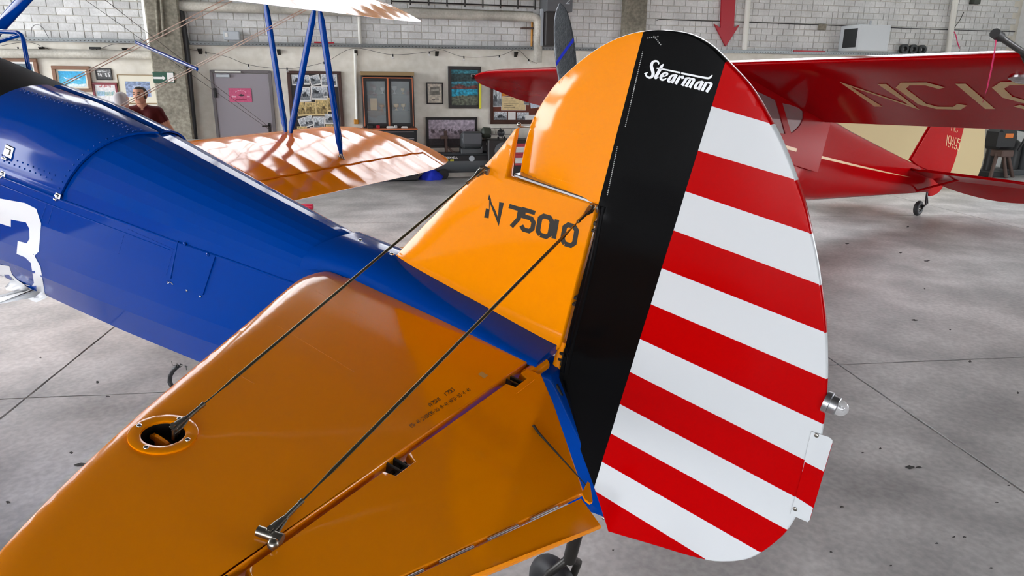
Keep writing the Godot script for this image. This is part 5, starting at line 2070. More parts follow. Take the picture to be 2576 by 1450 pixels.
	var fine := []
	for q in stops:
		fine.append(q)
	part("wire", cable(fine, 0.06, 0.0035, 0.0), M.cable_black, lights)
	for q in [[45, 120], [141, 127], [243, 124], [437, 131], [518, 131], [625, 163], [722, 172], [815, 157], [988, 138], [1080, 131], [1167, 143], [1256, 140], [1330, 150]]:
		var p := wp(q[0], q[1], 0.06)
		var holder := part("lamp_holder", mb().tube([p + Vector3(0, 0.012, 0), p - Vector3(0, 0.03, 0)], 0.012, 8), M.cable_black, lights)
		part("bulb", mb().ball(p - Vector3(0, 0.052, 0), 0.024, 10), M.clear_bulb, holder)
	part("adapter", mb().bx(wp(239, 121, 0.06), Vector3(0.17, 0.035, 0.04), 0.005), M.cable_black, lights)
	# electrical boxes
	var fb := wrect(562, 78, 602, 100, 0.12)
	var fo := thing("fuse_box", "pale grey fuse box above the cable tray", "fuse box", wat(fb.position.x + fb.size.x / 2, fb.position.y))
	part("box", mb().bx(Vector3(0, fb.size.y / 2, 0.06), Vector3(fb.size.x, fb.size.y, 0.12), 0.01), M.box_grey, fo)
	part("switch_row", mb().bx(Vector3(-fb.size.x * 0.32, fb.size.y * 0.55, 0.122), Vector3(0.05, 0.07, 0.01), 0.002), M.paper, fo)
	# exit sign on the pillar
	var es := wrect(385, 181, 438, 209, 0.31)
	var eo := thing("exit_sign", "green exit sign with a white arrow on the concrete pillar", "sign", wat(es.position.x + es.size.x / 2, es.position.y, 0.3))
	part("panel", mb().bx(Vector3(0, es.size.y / 2, 0.01), Vector3(es.size.x, es.size.y, 0.02), 0.003), M.sign_green, eo)
	var ar := mb()
	ar.prism(Transform3D(Basis(), Vector3(-es.size.x * 0.2, es.size.y * 0.45, 0.02)), v2([-0.09, -0.018, 0.05, -0.018, 0.05, -0.04, 0.1, 0.0, 0.05, 0.04, 0.05, 0.018, -0.09, 0.018]), 0, 0.003)
	part("arrow", ar, M.paper, eo)
	part("doorway_mark", mb().bx(Vector3(es.size.x * 0.33, es.size.y * 0.5, 0.021), Vector3(0.1, es.size.y * 0.86, 0.003)), M.paper, eo)
	# big red arrow
	var tipp := wp(1826, 117, 0.05)
	var c0 := wp(1834, 0, 0.05)
	var hl := wp(1797, 60, 0.05)
	var hr := wp(1861, 62, 0.05)
	var sl := wp(1813, 70, 0.05)
	var s2 := wp(1846, 70, 0.05)
	var tl := wp(1817, -40, 0.05)
	var tr := wp(1853, -40, 0.05)
	var poly := PackedVector2Array()
	for p in [tl, tr, s2, hr, tipp, hl, sl]:
		poly.append(Vector2(p.x - tipp.x, p.y - tipp.y))
	solo("arrow_sign", mb().prism(Transform3D(), poly, 0.0, 0.04), M.arrow_red, "large red arrow pointing down on the white wall", "sign", wat(tipp.x, tipp.y, 0.012))
	# grey air heater with its duct
	var hb := wrect(1376, -28, 1441, 29, 0.5)
	var ho := thing("air_heater", "grey box heater with number two, behind the propeller", "heater", wat(hb.position.x + hb.size.x / 2, hb.position.y))
	part("casing", mb().bx(Vector3(0, hb.size.y / 2, 0.25), Vector3(hb.size.x, hb.size.y, 0.5), 0.01), M.heater_grey, ho)
	var two := mb()
	letters(two, "2", Vector2(hb.size.x * 0.24, hb.size.y * 0.36), Vector2(0.07, 0), Vector2(0, 0.1), 0.2, func(p: Vector2) -> Array: return [Vector3(p.x, p.y, 0.503), Vector3(0, 0, 1)])
	part("number", two, M.box_grey, ho)
	var db := wrect(1376, 29, 1408, 114, 0.4)
	part("duct", mb().bx(Vector3(-hb.size.x * 0.2, -db.size.y / 2, 0.2), Vector3(db.size.x, db.size.y, 0.36), 0.01), M.cabinet_dark, ho)
	part("duct_bracket", mb().bx(Vector3(-hb.size.x * 0.52, -db.size.y * 0.45, 0.2), Vector3(0.05, db.size.y * 1.1, 0.1), 0.004), M.box_grey, ho)
	# cable ladder at the top
	var la := wp(985, 3, 0.14)
	var lb := wp(1346, 17, 0.14)
	var lo := thing("cable_ladder", "grey steel cable ladder above the thick white pipe", "cable tray", WL)
	part("rail", mb().tube([la, lb], 0.012, 8), M.dark_steel, lo)
	part("rail", mb().tube([la + Vector3(0, 0.28, 0), lb + Vector3(0, 0.28, 0)], 0.012, 8), M.dark_steel, lo)
	for k in 9:
		var p := la.lerp(lb, k / 8.0)
		part("hanger", mb().tube([p - Vector3(0, 0.05, 0.0), p + Vector3(0, 0.28, 0)], 0.014, 8), M.dark_steel, lo)
	solo("rusty_rail", mb().tube([wp(1030, 20, 0.05), wp(1340, 31, 0.05)], 0.014, 8), M.raw_concrete, "rusty rail just above the thick white pipe", "rail", WL)
	solo("pipe_bracket", mb().bx(wp(1326, 71, 0.08), Vector3(0.22, 0.03, 0.16), 0.004), M.rust_iron, "rusty bracket beside the bend of the white pipe", "bracket", WL)
	solo("gas_pipe", mb().tube([wp(1339, 48, 0.05), wp(1337, 118, 0.05)], 0.02, 8), M.socket_orange, "thin ochre gas pipe beside the thick white pipe", "pipe", WL)
	# air conditioner
	var ab := wrect(2160, 62, 2238, 129, 0.6)
	var ao := thing("air_conditioner", "white air conditioner box on the wall above the red wing", "air conditioner", wat(ab.position.x + ab.size.x / 2, ab.position.y))
	part("casing", mb().bx(Vector3(0, ab.size.y / 2, 0.3), Vector3(ab.size.x, ab.size.y, 0.6), 0.015), M.ac_white, ao)
	part("grille", mb().bx(Vector3(-ab.size.x / 2 - 0.003, ab.size.y * 0.5, 0.34), Vector3(0.012, ab.size.y * 0.72, 0.4), 0.002), M.ac_dark, ao)
	part("pipe_stub", mb().tube([Vector3(0.1, ab.size.y, 0.3), Vector3(0.1, ab.size.y + 0.1, 0.3)], 0.02, 8), M.box_grey, ao)
	# rolls lying on the tray
	for k in 3:
		var p := wp(2274 + k * 22, 123 + k * 1.2, 0.12)
		solo("cable_roll", mb().lathe(Transform3D(Basis(Vector3.RIGHT, PI / 2), p), [Vector2(0.05, -0.04), Vector2(0.1, -0.04), Vector2(0.1, 0.04), Vector2(0.05, 0.04), Vector2(0.05, -0.04)], 18), M.ac_dark, "dark cable roll on the tray right of the air conditioner", "cable roll", WL, "cable rolls on the tray")
	solo("junction_box", mb().bx(wp(2068, 68, 0.04), Vector3(0.16, 0.12, 0.08), 0.008), M.raw_concrete, "small grey junction box left of the air conditioner", "junction box", WL)
	solo("lamp_bracket", mb().bx(wp(2453, 4, 0.06), Vector3(0.19, 0.11, 0.12), 0.008).bx(wp(2453, 4, 0.13), Vector3(0.06, 0.05, 0.03), 0.004), M.drab, "old rusty lamp box high on the stained wall", "lamp box", WL)
	solo("red_strip", mb().bx(wp(2036, 129, 0.16), Vector3(0.75, 0.025, 0.03), 0.003), M.arrow_red, "long thin red strip on the tray near the air conditioner", "strip", WL)
	solo("red_strip", mb().bx(wp(815, 107, 0.16), Vector3(0.34, 0.025, 0.03), 0.003), M.arrow_red, "short red strip on the tray behind the wing struts", "strip", WL)

func cable(px: Array, out: float, r: float, _sag: float) -> MB:
	var flat := PackedVector2Array()
	for q in px:
		flat.append(wq(q[0], q[1], out))
	var path := []
	for p in curve(flat, 0.08, false, 0.0):
		path.append(Vector3(p.x, p.y, out))
	return mb().tube(path, r, 6)

func bw(sd: int, tone: Color, dark: Color) -> StandardMaterial3D:
	# a small black-and-white snapshot: pale sky, dark shapes
	var r := RandomNumberGenerator.new()
	r.seed = sd
	var shapes := []
	var h := r.randf_range(0.45, 0.7)
	shapes.append([tone.lerp(dark, 0.45), v2([0.0, h, 1.0, h + r.randf_range(-0.08, 0.08), 1.0, 1.0, 0.0, 1.0])])
	for k in 4:
		var x := r.randf_range(0.05, 0.75)
		var w := r.randf_range(0.08, 0.3)
		var y := h - r.randf_range(0.05, 0.3)
		shapes.append([tone.lerp(dark, r.randf_range(0.5, 1.0)), v2([x, y, x + w, y + r.randf_range(-0.1, 0.1), x + w * 0.9, h + 0.1, x + 0.02, h + 0.12])])
	return paint(56, 44, tone, tone.lerp(dark, 0.2), shapes, 0.22, sd)

func plane_shape(x: float, y: float, s: float) -> PackedVector2Array:
	return v2([x - 0.36 * s, y - 0.12 * s, x - 0.3 * s, y - 0.12 * s, x - 0.24 * s, y - 0.02 * s, x + 0.25 * s, y - 0.03 * s, x + 0.34 * s, y + 0.01 * s, x + 0.25 * s, y + 0.035 * s, x + 0.08 * s, y + 0.04 * s, x - 0.06 * s, y + 0.12 * s, x - 0.1 * s, y + 0.11 * s, x - 0.04 * s, y + 0.03 * s, x - 0.28 * s, y + 0.02 * s])

func pictures() -> void:
	var sky := paint(96, 72, rgb(40, 156, 206), rgb(100, 190, 216), [[rgb(206, 224, 228), v2([0.3, 0.86, 0.5, 0.8, 0.7, 0.86, 1, 0.8, 1, 1, 0.1, 1])], [rgb(222, 226, 228), plane_shape(0.5, 0.5, 0.9)], [rgb(160, 60, 80), v2([0.3, 0.5, 0.7, 0.495, 0.7, 0.505, 0.3, 0.515])]], 0.08, 3)
	framed("framed_picture", "framed painting of an airliner in a turquoise sky", "picture", [133, 166, 228, 231], M.mid_wood, 0.055, sky, 0.03, M.mat_cream, 0.06)
	var liner := paint(96, 72, rgb(96, 100, 104), rgb(66, 116, 126), [[rgb(226, 208, 176), plane_shape(0.45, 0.36, 1.1)], [rgb(190, 60, 50), v2([0.5, 0.33, 0.7, 0.33, 0.72, 0.38, 0.5, 0.38])]], 0.1, 4)
	framed("framed_picture", "framed picture of a cream and red airliner beside the cockpit", "picture", [-60, 146, 94, 194], M.mid_wood, 0.055, liner, 0.03, M.paper, 0.06)
	var crew := paint(72, 56, rgb(120, 120, 118), rgb(60, 60, 60), [[rgb(190, 190, 188), v2([0.02, 0.2, 0.4, 0.12, 0.98, 0.3, 0.98, 0.36, 0.4, 0.22, 0.02, 0.3])], [rgb(222, 222, 220), v2([0.06, 0.42, 0.16, 0.38, 0.2, 0.7, 0.1, 0.72])], [rgb(222, 222, 220), v2([0.22, 0.42, 0.32, 0.4, 0.36, 0.74, 0.26, 0.74])], [rgb(222, 222, 220), v2([0.58, 0.4, 0.68, 0.36, 0.72, 0.74, 0.62, 0.76])], [rgb(222, 222, 220), v2([0.78, 0.4, 0.88, 0.4, 0.94, 0.74, 0.84, 0.76])]], 0.25, 5)
	framed("framed_photo", "small black and white crew photo in a black frame", "picture", [240, 172, 281, 202], M.black_frame, 0.016, crew, 0.0, M.paper, 0.025)
	var jn := framed("framed_poster", "red-framed JOIN poster with blue lettering", "picture", [235, 208, 298, 275], M.maroon_frame, 0.035, paint(80, 80, rgb(226, 224, 222), rgb(224, 222, 220), [[rgb(120, 150, 200), v2([0.06, 0.76, 0.94, 0.76, 0.94, 1, 0.06, 1])], [rgb(170, 196, 218), v2([0.08, 0.3, 0.44, 0.3, 0.44, 0.5, 0.08, 0.5])], [rgb(200, 206, 190), v2([0.46, 0.32, 0.92, 0.32, 0.92, 0.5, 0.46, 0.5])], [rgb(196, 40, 60), v2([0.24, 0.92, 0.9, 0.88, 0.96, 1, 0.2, 1])]], 0.06, 6), 0.0, M.paper)
	var flat := func(p: Vector2) -> Array: return [Vector3(p.x, p.y, 0.018), Vector3(0, 0, 1)]
	var jl := mb()
	letters(jl, "JOIN", Vector2(-0.08, 0.365), Vector2(0.036, 0), Vector2(0, 0.05), 0.3, flat, 1.35)
	part("lettering", jl, M.arrow_red, jn)
	var jl2 := mb()
	letters(jl2, "WINNING", Vector2(-0.13, 0.235), Vector2(0.034, 0), Vector2(0, 0.055), 0.32, flat, 1.3)
	part("lettering", jl2, M.blue_paper, jn)
	framed("framed_print", "cream-matted print of pale blue aircraft behind two men", "picture", [298, 188, 396, 261], M.pale_wood, 0.012, paint(72, 64, rgb(128, 146, 178), rgb(150, 160, 186), [[rgb(176, 184, 200), v2([0.3, 0.3, 0.6, 0.24, 0.7, 0.5, 0.4, 0.6])], [rgb(110, 122, 160), v2([0.6, 0.7, 0.95, 0.66, 0.95, 0.95, 0.6, 0.95])]], 0.2, 8), 0.1, M.mat_cream, 0.025)
	framed("framed_photo", "small framed sepia photo between cabinet and turquoise painting", "picture", [1073, 208, 1115, 262], M.black_frame, 0.022, paint(48, 64, rgb(206, 196, 178), rgb(206, 196, 178), [[rgb(120, 116, 106), v2([0.18, 0.16, 0.84, 0.14, 0.84, 0.58, 0.18, 0.58])], [rgb(176, 170, 156), v2([0.22, 0.3, 0.8, 0.24, 0.8, 0.36, 0.22, 0.4])], [rgb(60, 58, 56), v2([0.26, 0.8, 0.76, 0.78, 0.78, 0.81, 0.28, 0.83])]], 0.12, 9), 0.0, M.mat_cream)
	var teal := paint(80, 110, rgb(48, 116, 128), rgb(70, 84, 80), [[rgb(42, 62, 62), v2([0, 0.12, 1, 0.1, 1, 0.3, 0, 0.34])], [rgb(60, 128, 146), v2([0, 0.34, 1, 0.32, 1, 0.38, 0, 0.4])], [rgb(106, 62, 58), v2([0.0, 0.5, 0.3, 0.4, 0.6, 0.48, 1, 0.42, 1, 0.54, 0, 0.55])], [rgb(40, 150, 178), v2([0, 0.55, 1, 0.54, 1, 0.7, 0, 0.76])], [rgb(96, 100, 84), v2([0, 0.76, 0.4, 0.72, 1, 0.74, 1, 1, 0, 1])]], 0.3, 10)
	framed("framed_painting", "dark-framed turquoise painting with a yellow strip beside it", "picture", [1128, 167, 1210, 273], M.cabinet_dark, 0.06, teal, 0.0, M.mat_cream, 0.05)
	var ys := wrect(1204, 198, 1212, 274, 0.07)
	solo("yellow_strip", mb().bx(Vector3(0, ys.size.y / 2, 0.06), Vector3(0.045, ys.size.y, 0.02), 0.003), M.yellow_strip, "bright yellow strip on the turquoise painting's edge", "strip", wat(ys.position.x + ys.size.x / 2, ys.position.y))
	var cars := []
	var r := RandomNumberGenerator.new()
	r.seed = 12
	for k in 26:
		var x := r.randf_range(0.03, 0.93)
		var y := r.randf_range(0.36, 0.5)
		var w := r.randf_range(0.03, 0.07)
		cars.append([rgb(84, 74, 80).lerp(rgb(130, 118, 124), r.randf()), v2([x, y, x + w * 0.8, y - 0.03, x + w, y + 0.09, x, y + 0.09])])
	framed("framed_photo", "large black-framed photo of a row of aircraft on a field", "picture", [1072, 295, 1201, 372], M.black_frame, 0.05, paint(128, 70, rgb(176, 164, 176), rgb(170, 154, 164), cars + [[rgb(50, 46, 48), v2([0, 0.74, 1, 0.74, 1, 1, 0, 1])]], 0.16, 13), 0.0, M.black_frame)
	# board of snapshots
	var br := wrect(727, 179, 862, 338, 0.04)
	var bo := thing("photo_board", "dark wooden photo board behind the wing struts", "notice board", wat(br.position.x + br.size.x / 2, br.position.y))
	var w := br.size.x
	var h := br.size.y
	part("panel", mb().bx(Vector3(0, h / 2, 0.012), Vector3(w - 0.06, h - 0.06, 0.02)), M.black_frame, bo)
	for q in [[0, 0.025, w, 0.05], [0, h - 0.025, w, 0.05], [-w / 2 + 0.03, h / 2, 0.06, h - 0.1], [w / 2 - 0.03, h / 2, 0.06, h - 0.1]]:
		part("frame_bar", mb().bx(Vector3(q[0], q[1], 0.022), Vector3(q[2], q[3], 0.04), 0.005), M.dark_wood, bo)
	var snaps := []
	for k in 4:
		snaps.append(bw(40 + k, rgb(200, 204, 206), rgb(30, 34, 38)))
	for k in 2:
		snaps.append(bw(50 + k, rgb(196, 172, 116), rgb(84, 66, 34)))
	var where := [[734, 188, 758, 215, 0, 0.0], [764, 189, 778, 213, 1, 0.0], [779, 189, 806, 215, 2, 0.2], [807, 185, 848, 218, 3, 0.0], [752, 220, 781, 256, 0, 0.05], [782, 217, 824, 251, 2, 0.0], [812, 218, 824, 245, 3, 0.1], [747, 257, 768, 292, 4, 0.1], [768, 257, 794, 291, 5, 0.0], [794, 251, 824, 291, 4, 0.0], [824, 246, 845, 281, 5, 0.0], [752, 294, 789, 320, 3, 0.3], [788, 293, 817, 327, 1, 0.0], [817, 286, 846, 312, 0, 0.0], [748, 318, 773, 340, 4, 0.0], [780, 320, 806, 335, 3, 0.0], [820, 313, 850, 332, 5, 0.0]]
	for k in where.size():
		var q: Array = where[k]
		var g := wrect(q[0], q[1], q[2], q[3], 0.03)
		var sepia: bool = q[4] > 3
		var o := thing("snapshot", ("sepia snapshot" if sepia else "black and white snapshot") + " pinned to the dark photo board", "photo", wat(g.position.x + g.size.x / 2, g.position.y, 0.023 + 0.0012 * k), "sepia snapshots on the photo board" if sepia else "black and white snapshots on the photo board")
		part("card", mb().box(Transform3D(Basis(Vector3(0, 0, 1), q[5]), Vector3(0, g.size.y / 2, 0)), Vector3(g.size.x, g.size.y, 0.001)), M.paper if not sepia else M.cream_paper, o)
		part("image", quad_uv(g.size.x * 0.88, g.size.y * 0.82, 0.0009, q[5], Vector2(0, g.size.y * 0.53)), snaps[q[4]], o)
	# cork board on the right
	var cr := wrect(1233, 204, 1404, 312, 0.04)
	var co := thing("notice_board", "brown notice board with papers below the red wing", "notice board", wat(cr.position.x + cr.size.x / 2, cr.position.y))
	w = cr.size.x
	h = cr.size.y
	part("panel", mb().bx(Vector3(0, h / 2, 0.012), Vector3(w - 0.06, h - 0.06, 0.02)), M.cork, co)
	for q in [[0, 0.04, w, 0.08], [0, h - 0.03, w, 0.06], [-w / 2 + 0.03, h / 2, 0.06, h - 0.14], [w / 2 - 0.03, h / 2, 0.06, h - 0.14]]:
		part("frame_bar", mb().bx(Vector3(q[0], q[1], 0.022), Vector3(q[2], q[3], 0.04), 0.005), M.dark_wood, co)
	var lines := []
	for k in 6:
		lines.append([rgb(120, 104, 76), v2([0.1, 0.12 + k * 0.13, 0.5 + 0.07 * (k % 4), 0.11 + k * 0.13, 0.5 + 0.07 * (k % 4), 0.14 + k * 0.13, 0.1, 0.15 + k * 0.13])])
	var note := paint(64, 40, rgb(222, 198, 148), rgb(218, 194, 144), lines, 0.05, 21)
	var portrait := paint(32, 40, rgb(206, 212, 224), rgb(196, 204, 220), [[rgb(60, 62, 84), v2([0.36, 0.3, 0.64, 0.28, 0.66, 0.6, 0.34, 0.62])]], 0.08, 22)
	var papers := [[1261, 243, 1323, 278, note, "cream handwritten note on the brown notice board", 0.0], [1255, 224, 1298, 241, M.orange_paper, "orange paper slip at the top of the notice board", 0.14], [1302, 226, 1325, 245, M.blue_paper, "pale blue card near the top of the notice board", 0.0], [1240, 215, 1262, 269, snaps[1], "tall grey photo at the notice board's left side", 0.02], [1318, 238, 1332, 264, snaps[2], "small dark photo card right of the handwritten note", -0.05], [1334, 243, 1351, 272, portrait, "white portrait card, left of three in a row", 0.1], [1349, 250, 1363, 270, portrait, "white portrait card, middle of three in a row", 0.0], [1360, 241, 1376, 268, portrait, "white portrait card, right of three in a row", -0.06], [1242, 281, 1275, 303, snaps[0], "grey landscape photo at the notice board's lower left", 0.0], [1278, 281, 1297, 303, M.paper, "plain white card at the bottom of the notice board", 0.0], [1300, 283, 1330, 303, snaps[3], "photo of a hall at the bottom of the notice board", 0.0], [1321, 289, 1352, 303, M.paper, "white ticket at the bottom right of the notice board", 0.0]]
	for k in papers.size():
		var q: Array = papers[k]
		var g := wrect(q[0], q[1], q[2], q[3], 0.03)
		var o := thing("pinned_paper", q[5], "paper", wat(g.position.x + g.size.x / 2, g.position.y, 0.0235 + 0.0012 * k))
		part("sheet", mb().box(Transform3D(Basis(Vector3(0, 0, 1), q[6]), Vector3(0, g.size.y / 2, 0)), Vector3(g.size.x, g.size.y, 0.001)), M.paper, o)
		part("face", quad_uv(g.size.x * 0.97, g.size.y * 0.96, 0.0009, q[6], Vector2(0, g.size.y / 2)), q[4], o)

func furniture() -> void:
	# grey door
	var dr := wrect(529, 178, 679, 466, 0.0)
	var x0 := wp(529, 180, 0.0).x
	var x1 := wp(681, 180, 0.0).x
	var top := wp(600, 178, 0.0).y
	var dw := x1 - x0
	var door := Node3D.new()
	door.name = "door_1"
	add_child(door)
	door.transform = wat((x0 + x1) / 2, 0.0)
	door.set_meta("kind", "structure")
	var f := mb()
	f.bx(Vector3(-dw / 2 + 0.02, top / 2, 0.02), Vector3(0.05, top, 0.06), 0.006)
	f.bx(Vector3(dw / 2 - 0.02, top / 2, 0.02), Vector3(0.06, top, 0.06), 0.006)
	f.bx(Vector3(0, top - 0.015, 0.02), Vector3(dw, 0.05, 0.06), 0.006)
	part("door_frame", f, M.frame_grey, door)
	part("leaf", mb().bx(Vector3(0, top / 2 - 0.02, 0.015), Vector3(dw - 0.08, top - 0.05, 0.03), 0.004), M.door_grey, door)
	var cl := part("door_closer", mb().bx(Vector3(-dw / 2 + 0.21, top - 0.09, 0.06), Vector3(0.22, 0.05, 0.06), 0.008), M.box_grey, door)
	part("closer_rail", mb().bx(Vector3(-dw / 2 + 0.3, top - 0.02, 0.07), Vector3(0.43, 0.028, 0.03), 0.004), M.pipe_white, door)
	for y in [top - 0.3]:
		part("hinge", mb().tube([Vector3(-dw / 2 + 0.05, y, 0.05), Vector3(-dw / 2 + 0.05, y - 0.16, 0.05)], 0.026, 8), M.cable_black, door)
	var hy := wp(664, 319, 0.0).y
	var hd := mb()
	hd.bx(Vector3(dw / 2 - 0.1, hy - 0.04, 0.036), Vector3(0.045, 0.22, 0.012), 0.005)
	hd.tube([Vector3(dw / 2 - 0.1, hy + 0.02, 0.04), Vector3(dw / 2 - 0.1, hy + 0.02, 0.085), Vector3(dw / 2 - 0.13, hy + 0.018, 0.092), Vector3(dw / 2 - 0.22, hy + 0.015, 0.092)], 0.012, 8)
	part("handle", hd, M.cable_black, door)
	# pink sign on the door
	var sr := wrect(576, 222, 633, 257, 0.04)
	var so := thing("door_sign", "pink sign with a small plane on the grey door", "sign", wat(sr.position.x + sr.size.x / 2, sr.position.y, 0.031))
	part("plate", mb().bx(Vector3(0, sr.size.y / 2, 0.004), Vector3(sr.size.x, sr.size.y, 0.008), 0.002), M.pink, so)
	var arc := []
	for k in 9:
		var a := PI * (0.2 + 0.6 * k / 8.0)
		arc.append([rgb(236, 200, 212), v2([0.52 - cos(a) * 0.27 - 0.014, 0.42 - sin(a) * 0.3 - 0.02, 0.52 - cos(a) * 0.27 + 0.014, 0.42 - sin(a) * 0.3 - 0.02, 0.52 - cos(a) * 0.27 + 0.014, 0.42 - sin(a) * 0.3 + 0.04, 0.52 - cos(a) * 0.27 - 0.014, 0.42 - sin(a) * 0.3 + 0.04])])
	arc += [[rgb(46, 40, 44), v2([0.36, 0.46, 0.5, 0.46, 0.54, 0.4, 0.58, 0.46, 0.66, 0.44, 0.68, 0.56, 0.5, 0.58])], [rgb(228, 176, 194), v2([0.1, 0.54, 0.3, 0.56, 0.28, 0.68, 0.1, 0.66])], [rgb(228, 176, 194), v2([0.8, 0.54, 0.94, 0.56, 0.92, 0.66, 0.8, 0.66])], [rgb(156, 50, 84), v2([0.26, 0.8, 0.78, 0.79, 0.78, 0.9, 0.26, 0.91])]]
	part("print", quad_uv(sr.size.x * 0.96, sr.size.y * 0.94, 0.0086, 0.0, Vector2(0, sr.size.y / 2)), paint(80, 52, rgb(204, 88, 124), rgb(206, 92, 128), arc, 0.05, 30), so)
	# display cabinet with two glass doors
	var cr := wrect(911, 181, 1042, 322, 0.3)
	var w := cr.size.x
	var h := cr.size.y
	var co := thing("display_cabinet", "dark brown display cabinet with two dark glass doors", "cabinet", wat(cr.position.x + w / 2, cr.position.y))
	var cb := mb()
	cb.bx(Vector3(0, h / 2, 0.01), Vector3(w, h, 0.02))
	cb.bx(Vector3(-w / 2 + 0.02, h / 2, 0.15), Vector3(0.04, h, 0.3), 0.004)
	cb.bx(Vector3(w / 2 - 0.02, h / 2, 0.15), Vector3(0.04, h, 0.3), 0.004)
	cb.bx(Vector3(0, 0.02, 0.15), Vector3(w - 0.08, 0.04, 0.3))
	part("carcass", cb, M.cabinet_dark, co)
	part("cornice", mb().bx(Vector3(0, h - 0.03, 0.16), Vector3(w + 0.02, 0.07, 0.33), 0.006), M.pale_wood, co)
	for y in [0.3, 0.58]:
		part("shelf", mb().bx(Vector3(0, h * y, 0.14), Vector3(w - 0.08, 0.02, 0.24)), M.cabinet_dark, co)
	for s in [-1.0, 1.0]:
		var d := mb()
		var cx: float = s * w * 0.235
		d.bx(Vector3(cx - w * 0.2, h * 0.46, 0.295), Vector3(0.05, h * 0.84, 0.025), 0.004)
		d.bx(Vector3(cx + w * 0.2, h * 0.46, 0.295), Vector3(0.05, h * 0.84, 0.025), 0.004)
		d.bx(Vector3(cx, h * 0.86, 0.295), Vector3(w * 0.4, 0.05, 0.025), 0.004)
		d.bx(Vector3(cx, h * 0.06, 0.295), Vector3(w * 0.4, 0.05, 0.025), 0.004)
		var dd := part("door", d, M.machine_black, co)
		part("pane", mb().bx(Vector3(cx, h * 0.46, 0.295), Vector3(w * 0.37, h * 0.78, 0.004)), M.pane, dd)
	for q in [[-w * 0.47, 0.014], [0.0, 0.03], [w * 0.47, 0.014]]:
		part("edge_strip", mb().bx(Vector3(q[0], h * 0.46, 0.312), Vector3(q[1], h * 0.86, 0.012), 0.002), M.orange_wood, co)
	part("edge_strip", mb().bx(Vector3(0, h * 0.895, 0.312), Vector3(w * 0.95, 0.018, 0.012), 0.002), M.orange_wood, co)
	# things behind the glass
	for q in [[-0.26, 0.62, 0.05, M.model_silver, "silver cup on the cabinet's upper shelf, left"], [-0.1, 0.62, 0.045, M.model_silver, "silver cup on the cabinet's upper shelf, second"], [0.14, 0.62, 0.055, M.model_silver, "silver cup on the cabinet's upper shelf, right door"], [0.3, 0.62, 0.04, M.gold, "golden cup on the cabinet's upper shelf"], [0.16, 0.32, 0.05, M.gold, "golden cup on the cabinet's lower shelf"], [0.3, 0.32, 0.05, M.gold, "squat golden cup at the lower shelf's right end"], [-0.12, 0.32, 0.04, M.orange_paper, "orange jar on the cabinet's lower shelf"]]:
		var s: float = q[2]
		solo("trophy_cup", mb().lathe(Transform3D(), [Vector2(0.00001, 0), Vector2(s * 0.7, 0), Vector2(s * 0.6, s * 0.2), Vector2(s * 0.18, s * 0.5), Vector2(s * 0.2, s), Vector2(s * 0.9, s * 1.5), Vector2(s, s * 2.4), Vector2(s * 0.9, s * 2.4), Vector2(s * 0.5, s * 1.6), Vector2(0.00001, s * 1.5)], 14, 0.6), q[3], q[4], "trophy", wat(cr.position.x + w * (0.5 + q[0]), cr.position.y + h * (q[1] - 0.02) + 0.012, 0.14))
	solo("postcard", mb().box(Transform3D(Basis(Vector3.RIGHT, -0.1), Vector3(0, 0.11, 0)), Vector3(0.12, 0.22, 0.003)), M.cream_paper, "pale card leaning inside the cabinet's left door", "card", wat(cr.position.x + w * 0.22, cr.position.y + h * 0.3 + 0.012, 0.2))
	# tool chest below the cabinet
	var th := cr.position.y - 0.0
	var tr := wrect(925, 321, 1051, 470, 0.5)
	var tw := 0.98
	var to := thing("tool_chest", "black tool chest with an orange wooden top below the cabinet", "tool chest", wat(wp(1051, 340, 0.5).x - tw / 2, 0.0))
	part("body", mb().bx(Vector3(0, th / 2, 0.26), Vector3(tw - 0.03, th - 0.04, 0.46), 0.008), M.machine_black, to)
	part("worktop", mb().bx(Vector3(0, th - 0.012, 0.27), Vector3(tw, 0.026, 0.52), 0.005), M.orange_wood, to)
	for k in 6:
		var y := th - 0.1 - 0.125 * k
		var dd := part("drawer", mb().bx(Vector3(0, y, 0.495), Vector3(tw - 0.1, 0.11, 0.02), 0.004), M.machine_black, to)
		part("drawer_pull", mb().bx(Vector3(0, y + 0.042, 0.51), Vector3(tw - 0.14, 0.014, 0.014), 0.003), M.aluminium, dd)
	var tx := wp(1051, 340, 0.5).x - tw / 2
	for q in [[-0.36, 0.1, 0.06, M.machine_black, "black tin on the orange worktop below the cabinet"], [-0.22, 0.06, 0.05, M.arrow_red, "small red and white box on the orange worktop"], [0.0, 0.14, 0.03, M.paper, "white paper pad on the orange worktop's middle"], [0.26, 0.12, 0.025, M.paper, "white paper stack at the orange worktop's right"], [0.1, 0.05, 0.05, M.model_silver, "silver model on the orange worktop"]]:
		solo("worktop_item", mb().bx(Vector3(0, q[2] / 2, 0), Vector3(q[1], q[2], 0.08), 0.006).bx(Vector3(0, q[2] + 0.004, 0), Vector3(q[1] * 0.8, 0.01, 0.06), 0.003), q[3], q[4], "box", wat(tx + q[0], th + 0.001, 0.4))
	# white table beyond the fuselage
	var tp := ground(520, 440)
	var tc := hit(520, 356, Transform3D(), 1, 0.8)
	var table := thing("white_table", "white table top seen over the blue fuselage", "table", Transform3D(WL.basis, Vector3(tc.x, 0, tc.z)))
	part("top", mb().bx(Vector3(0, 0.785, 0), Vector3(1.45, 0.03, 1.0), 0.006), M.light_grey_paint, table)
	for q in [[-0.66, -0.44], [0.66, -0.44], [-0.66, 0.44], [0.66, 0.44]]:
		part("leg", mb().tube([Vector3(q[0], 0, q[1]), Vector3(q[0], 0.77, q[1])], 0.022, 10), M.steel, table)
	# compressor
	var g := ground(1170, 447)
	var cx := wp(1160, 440, 0.7)
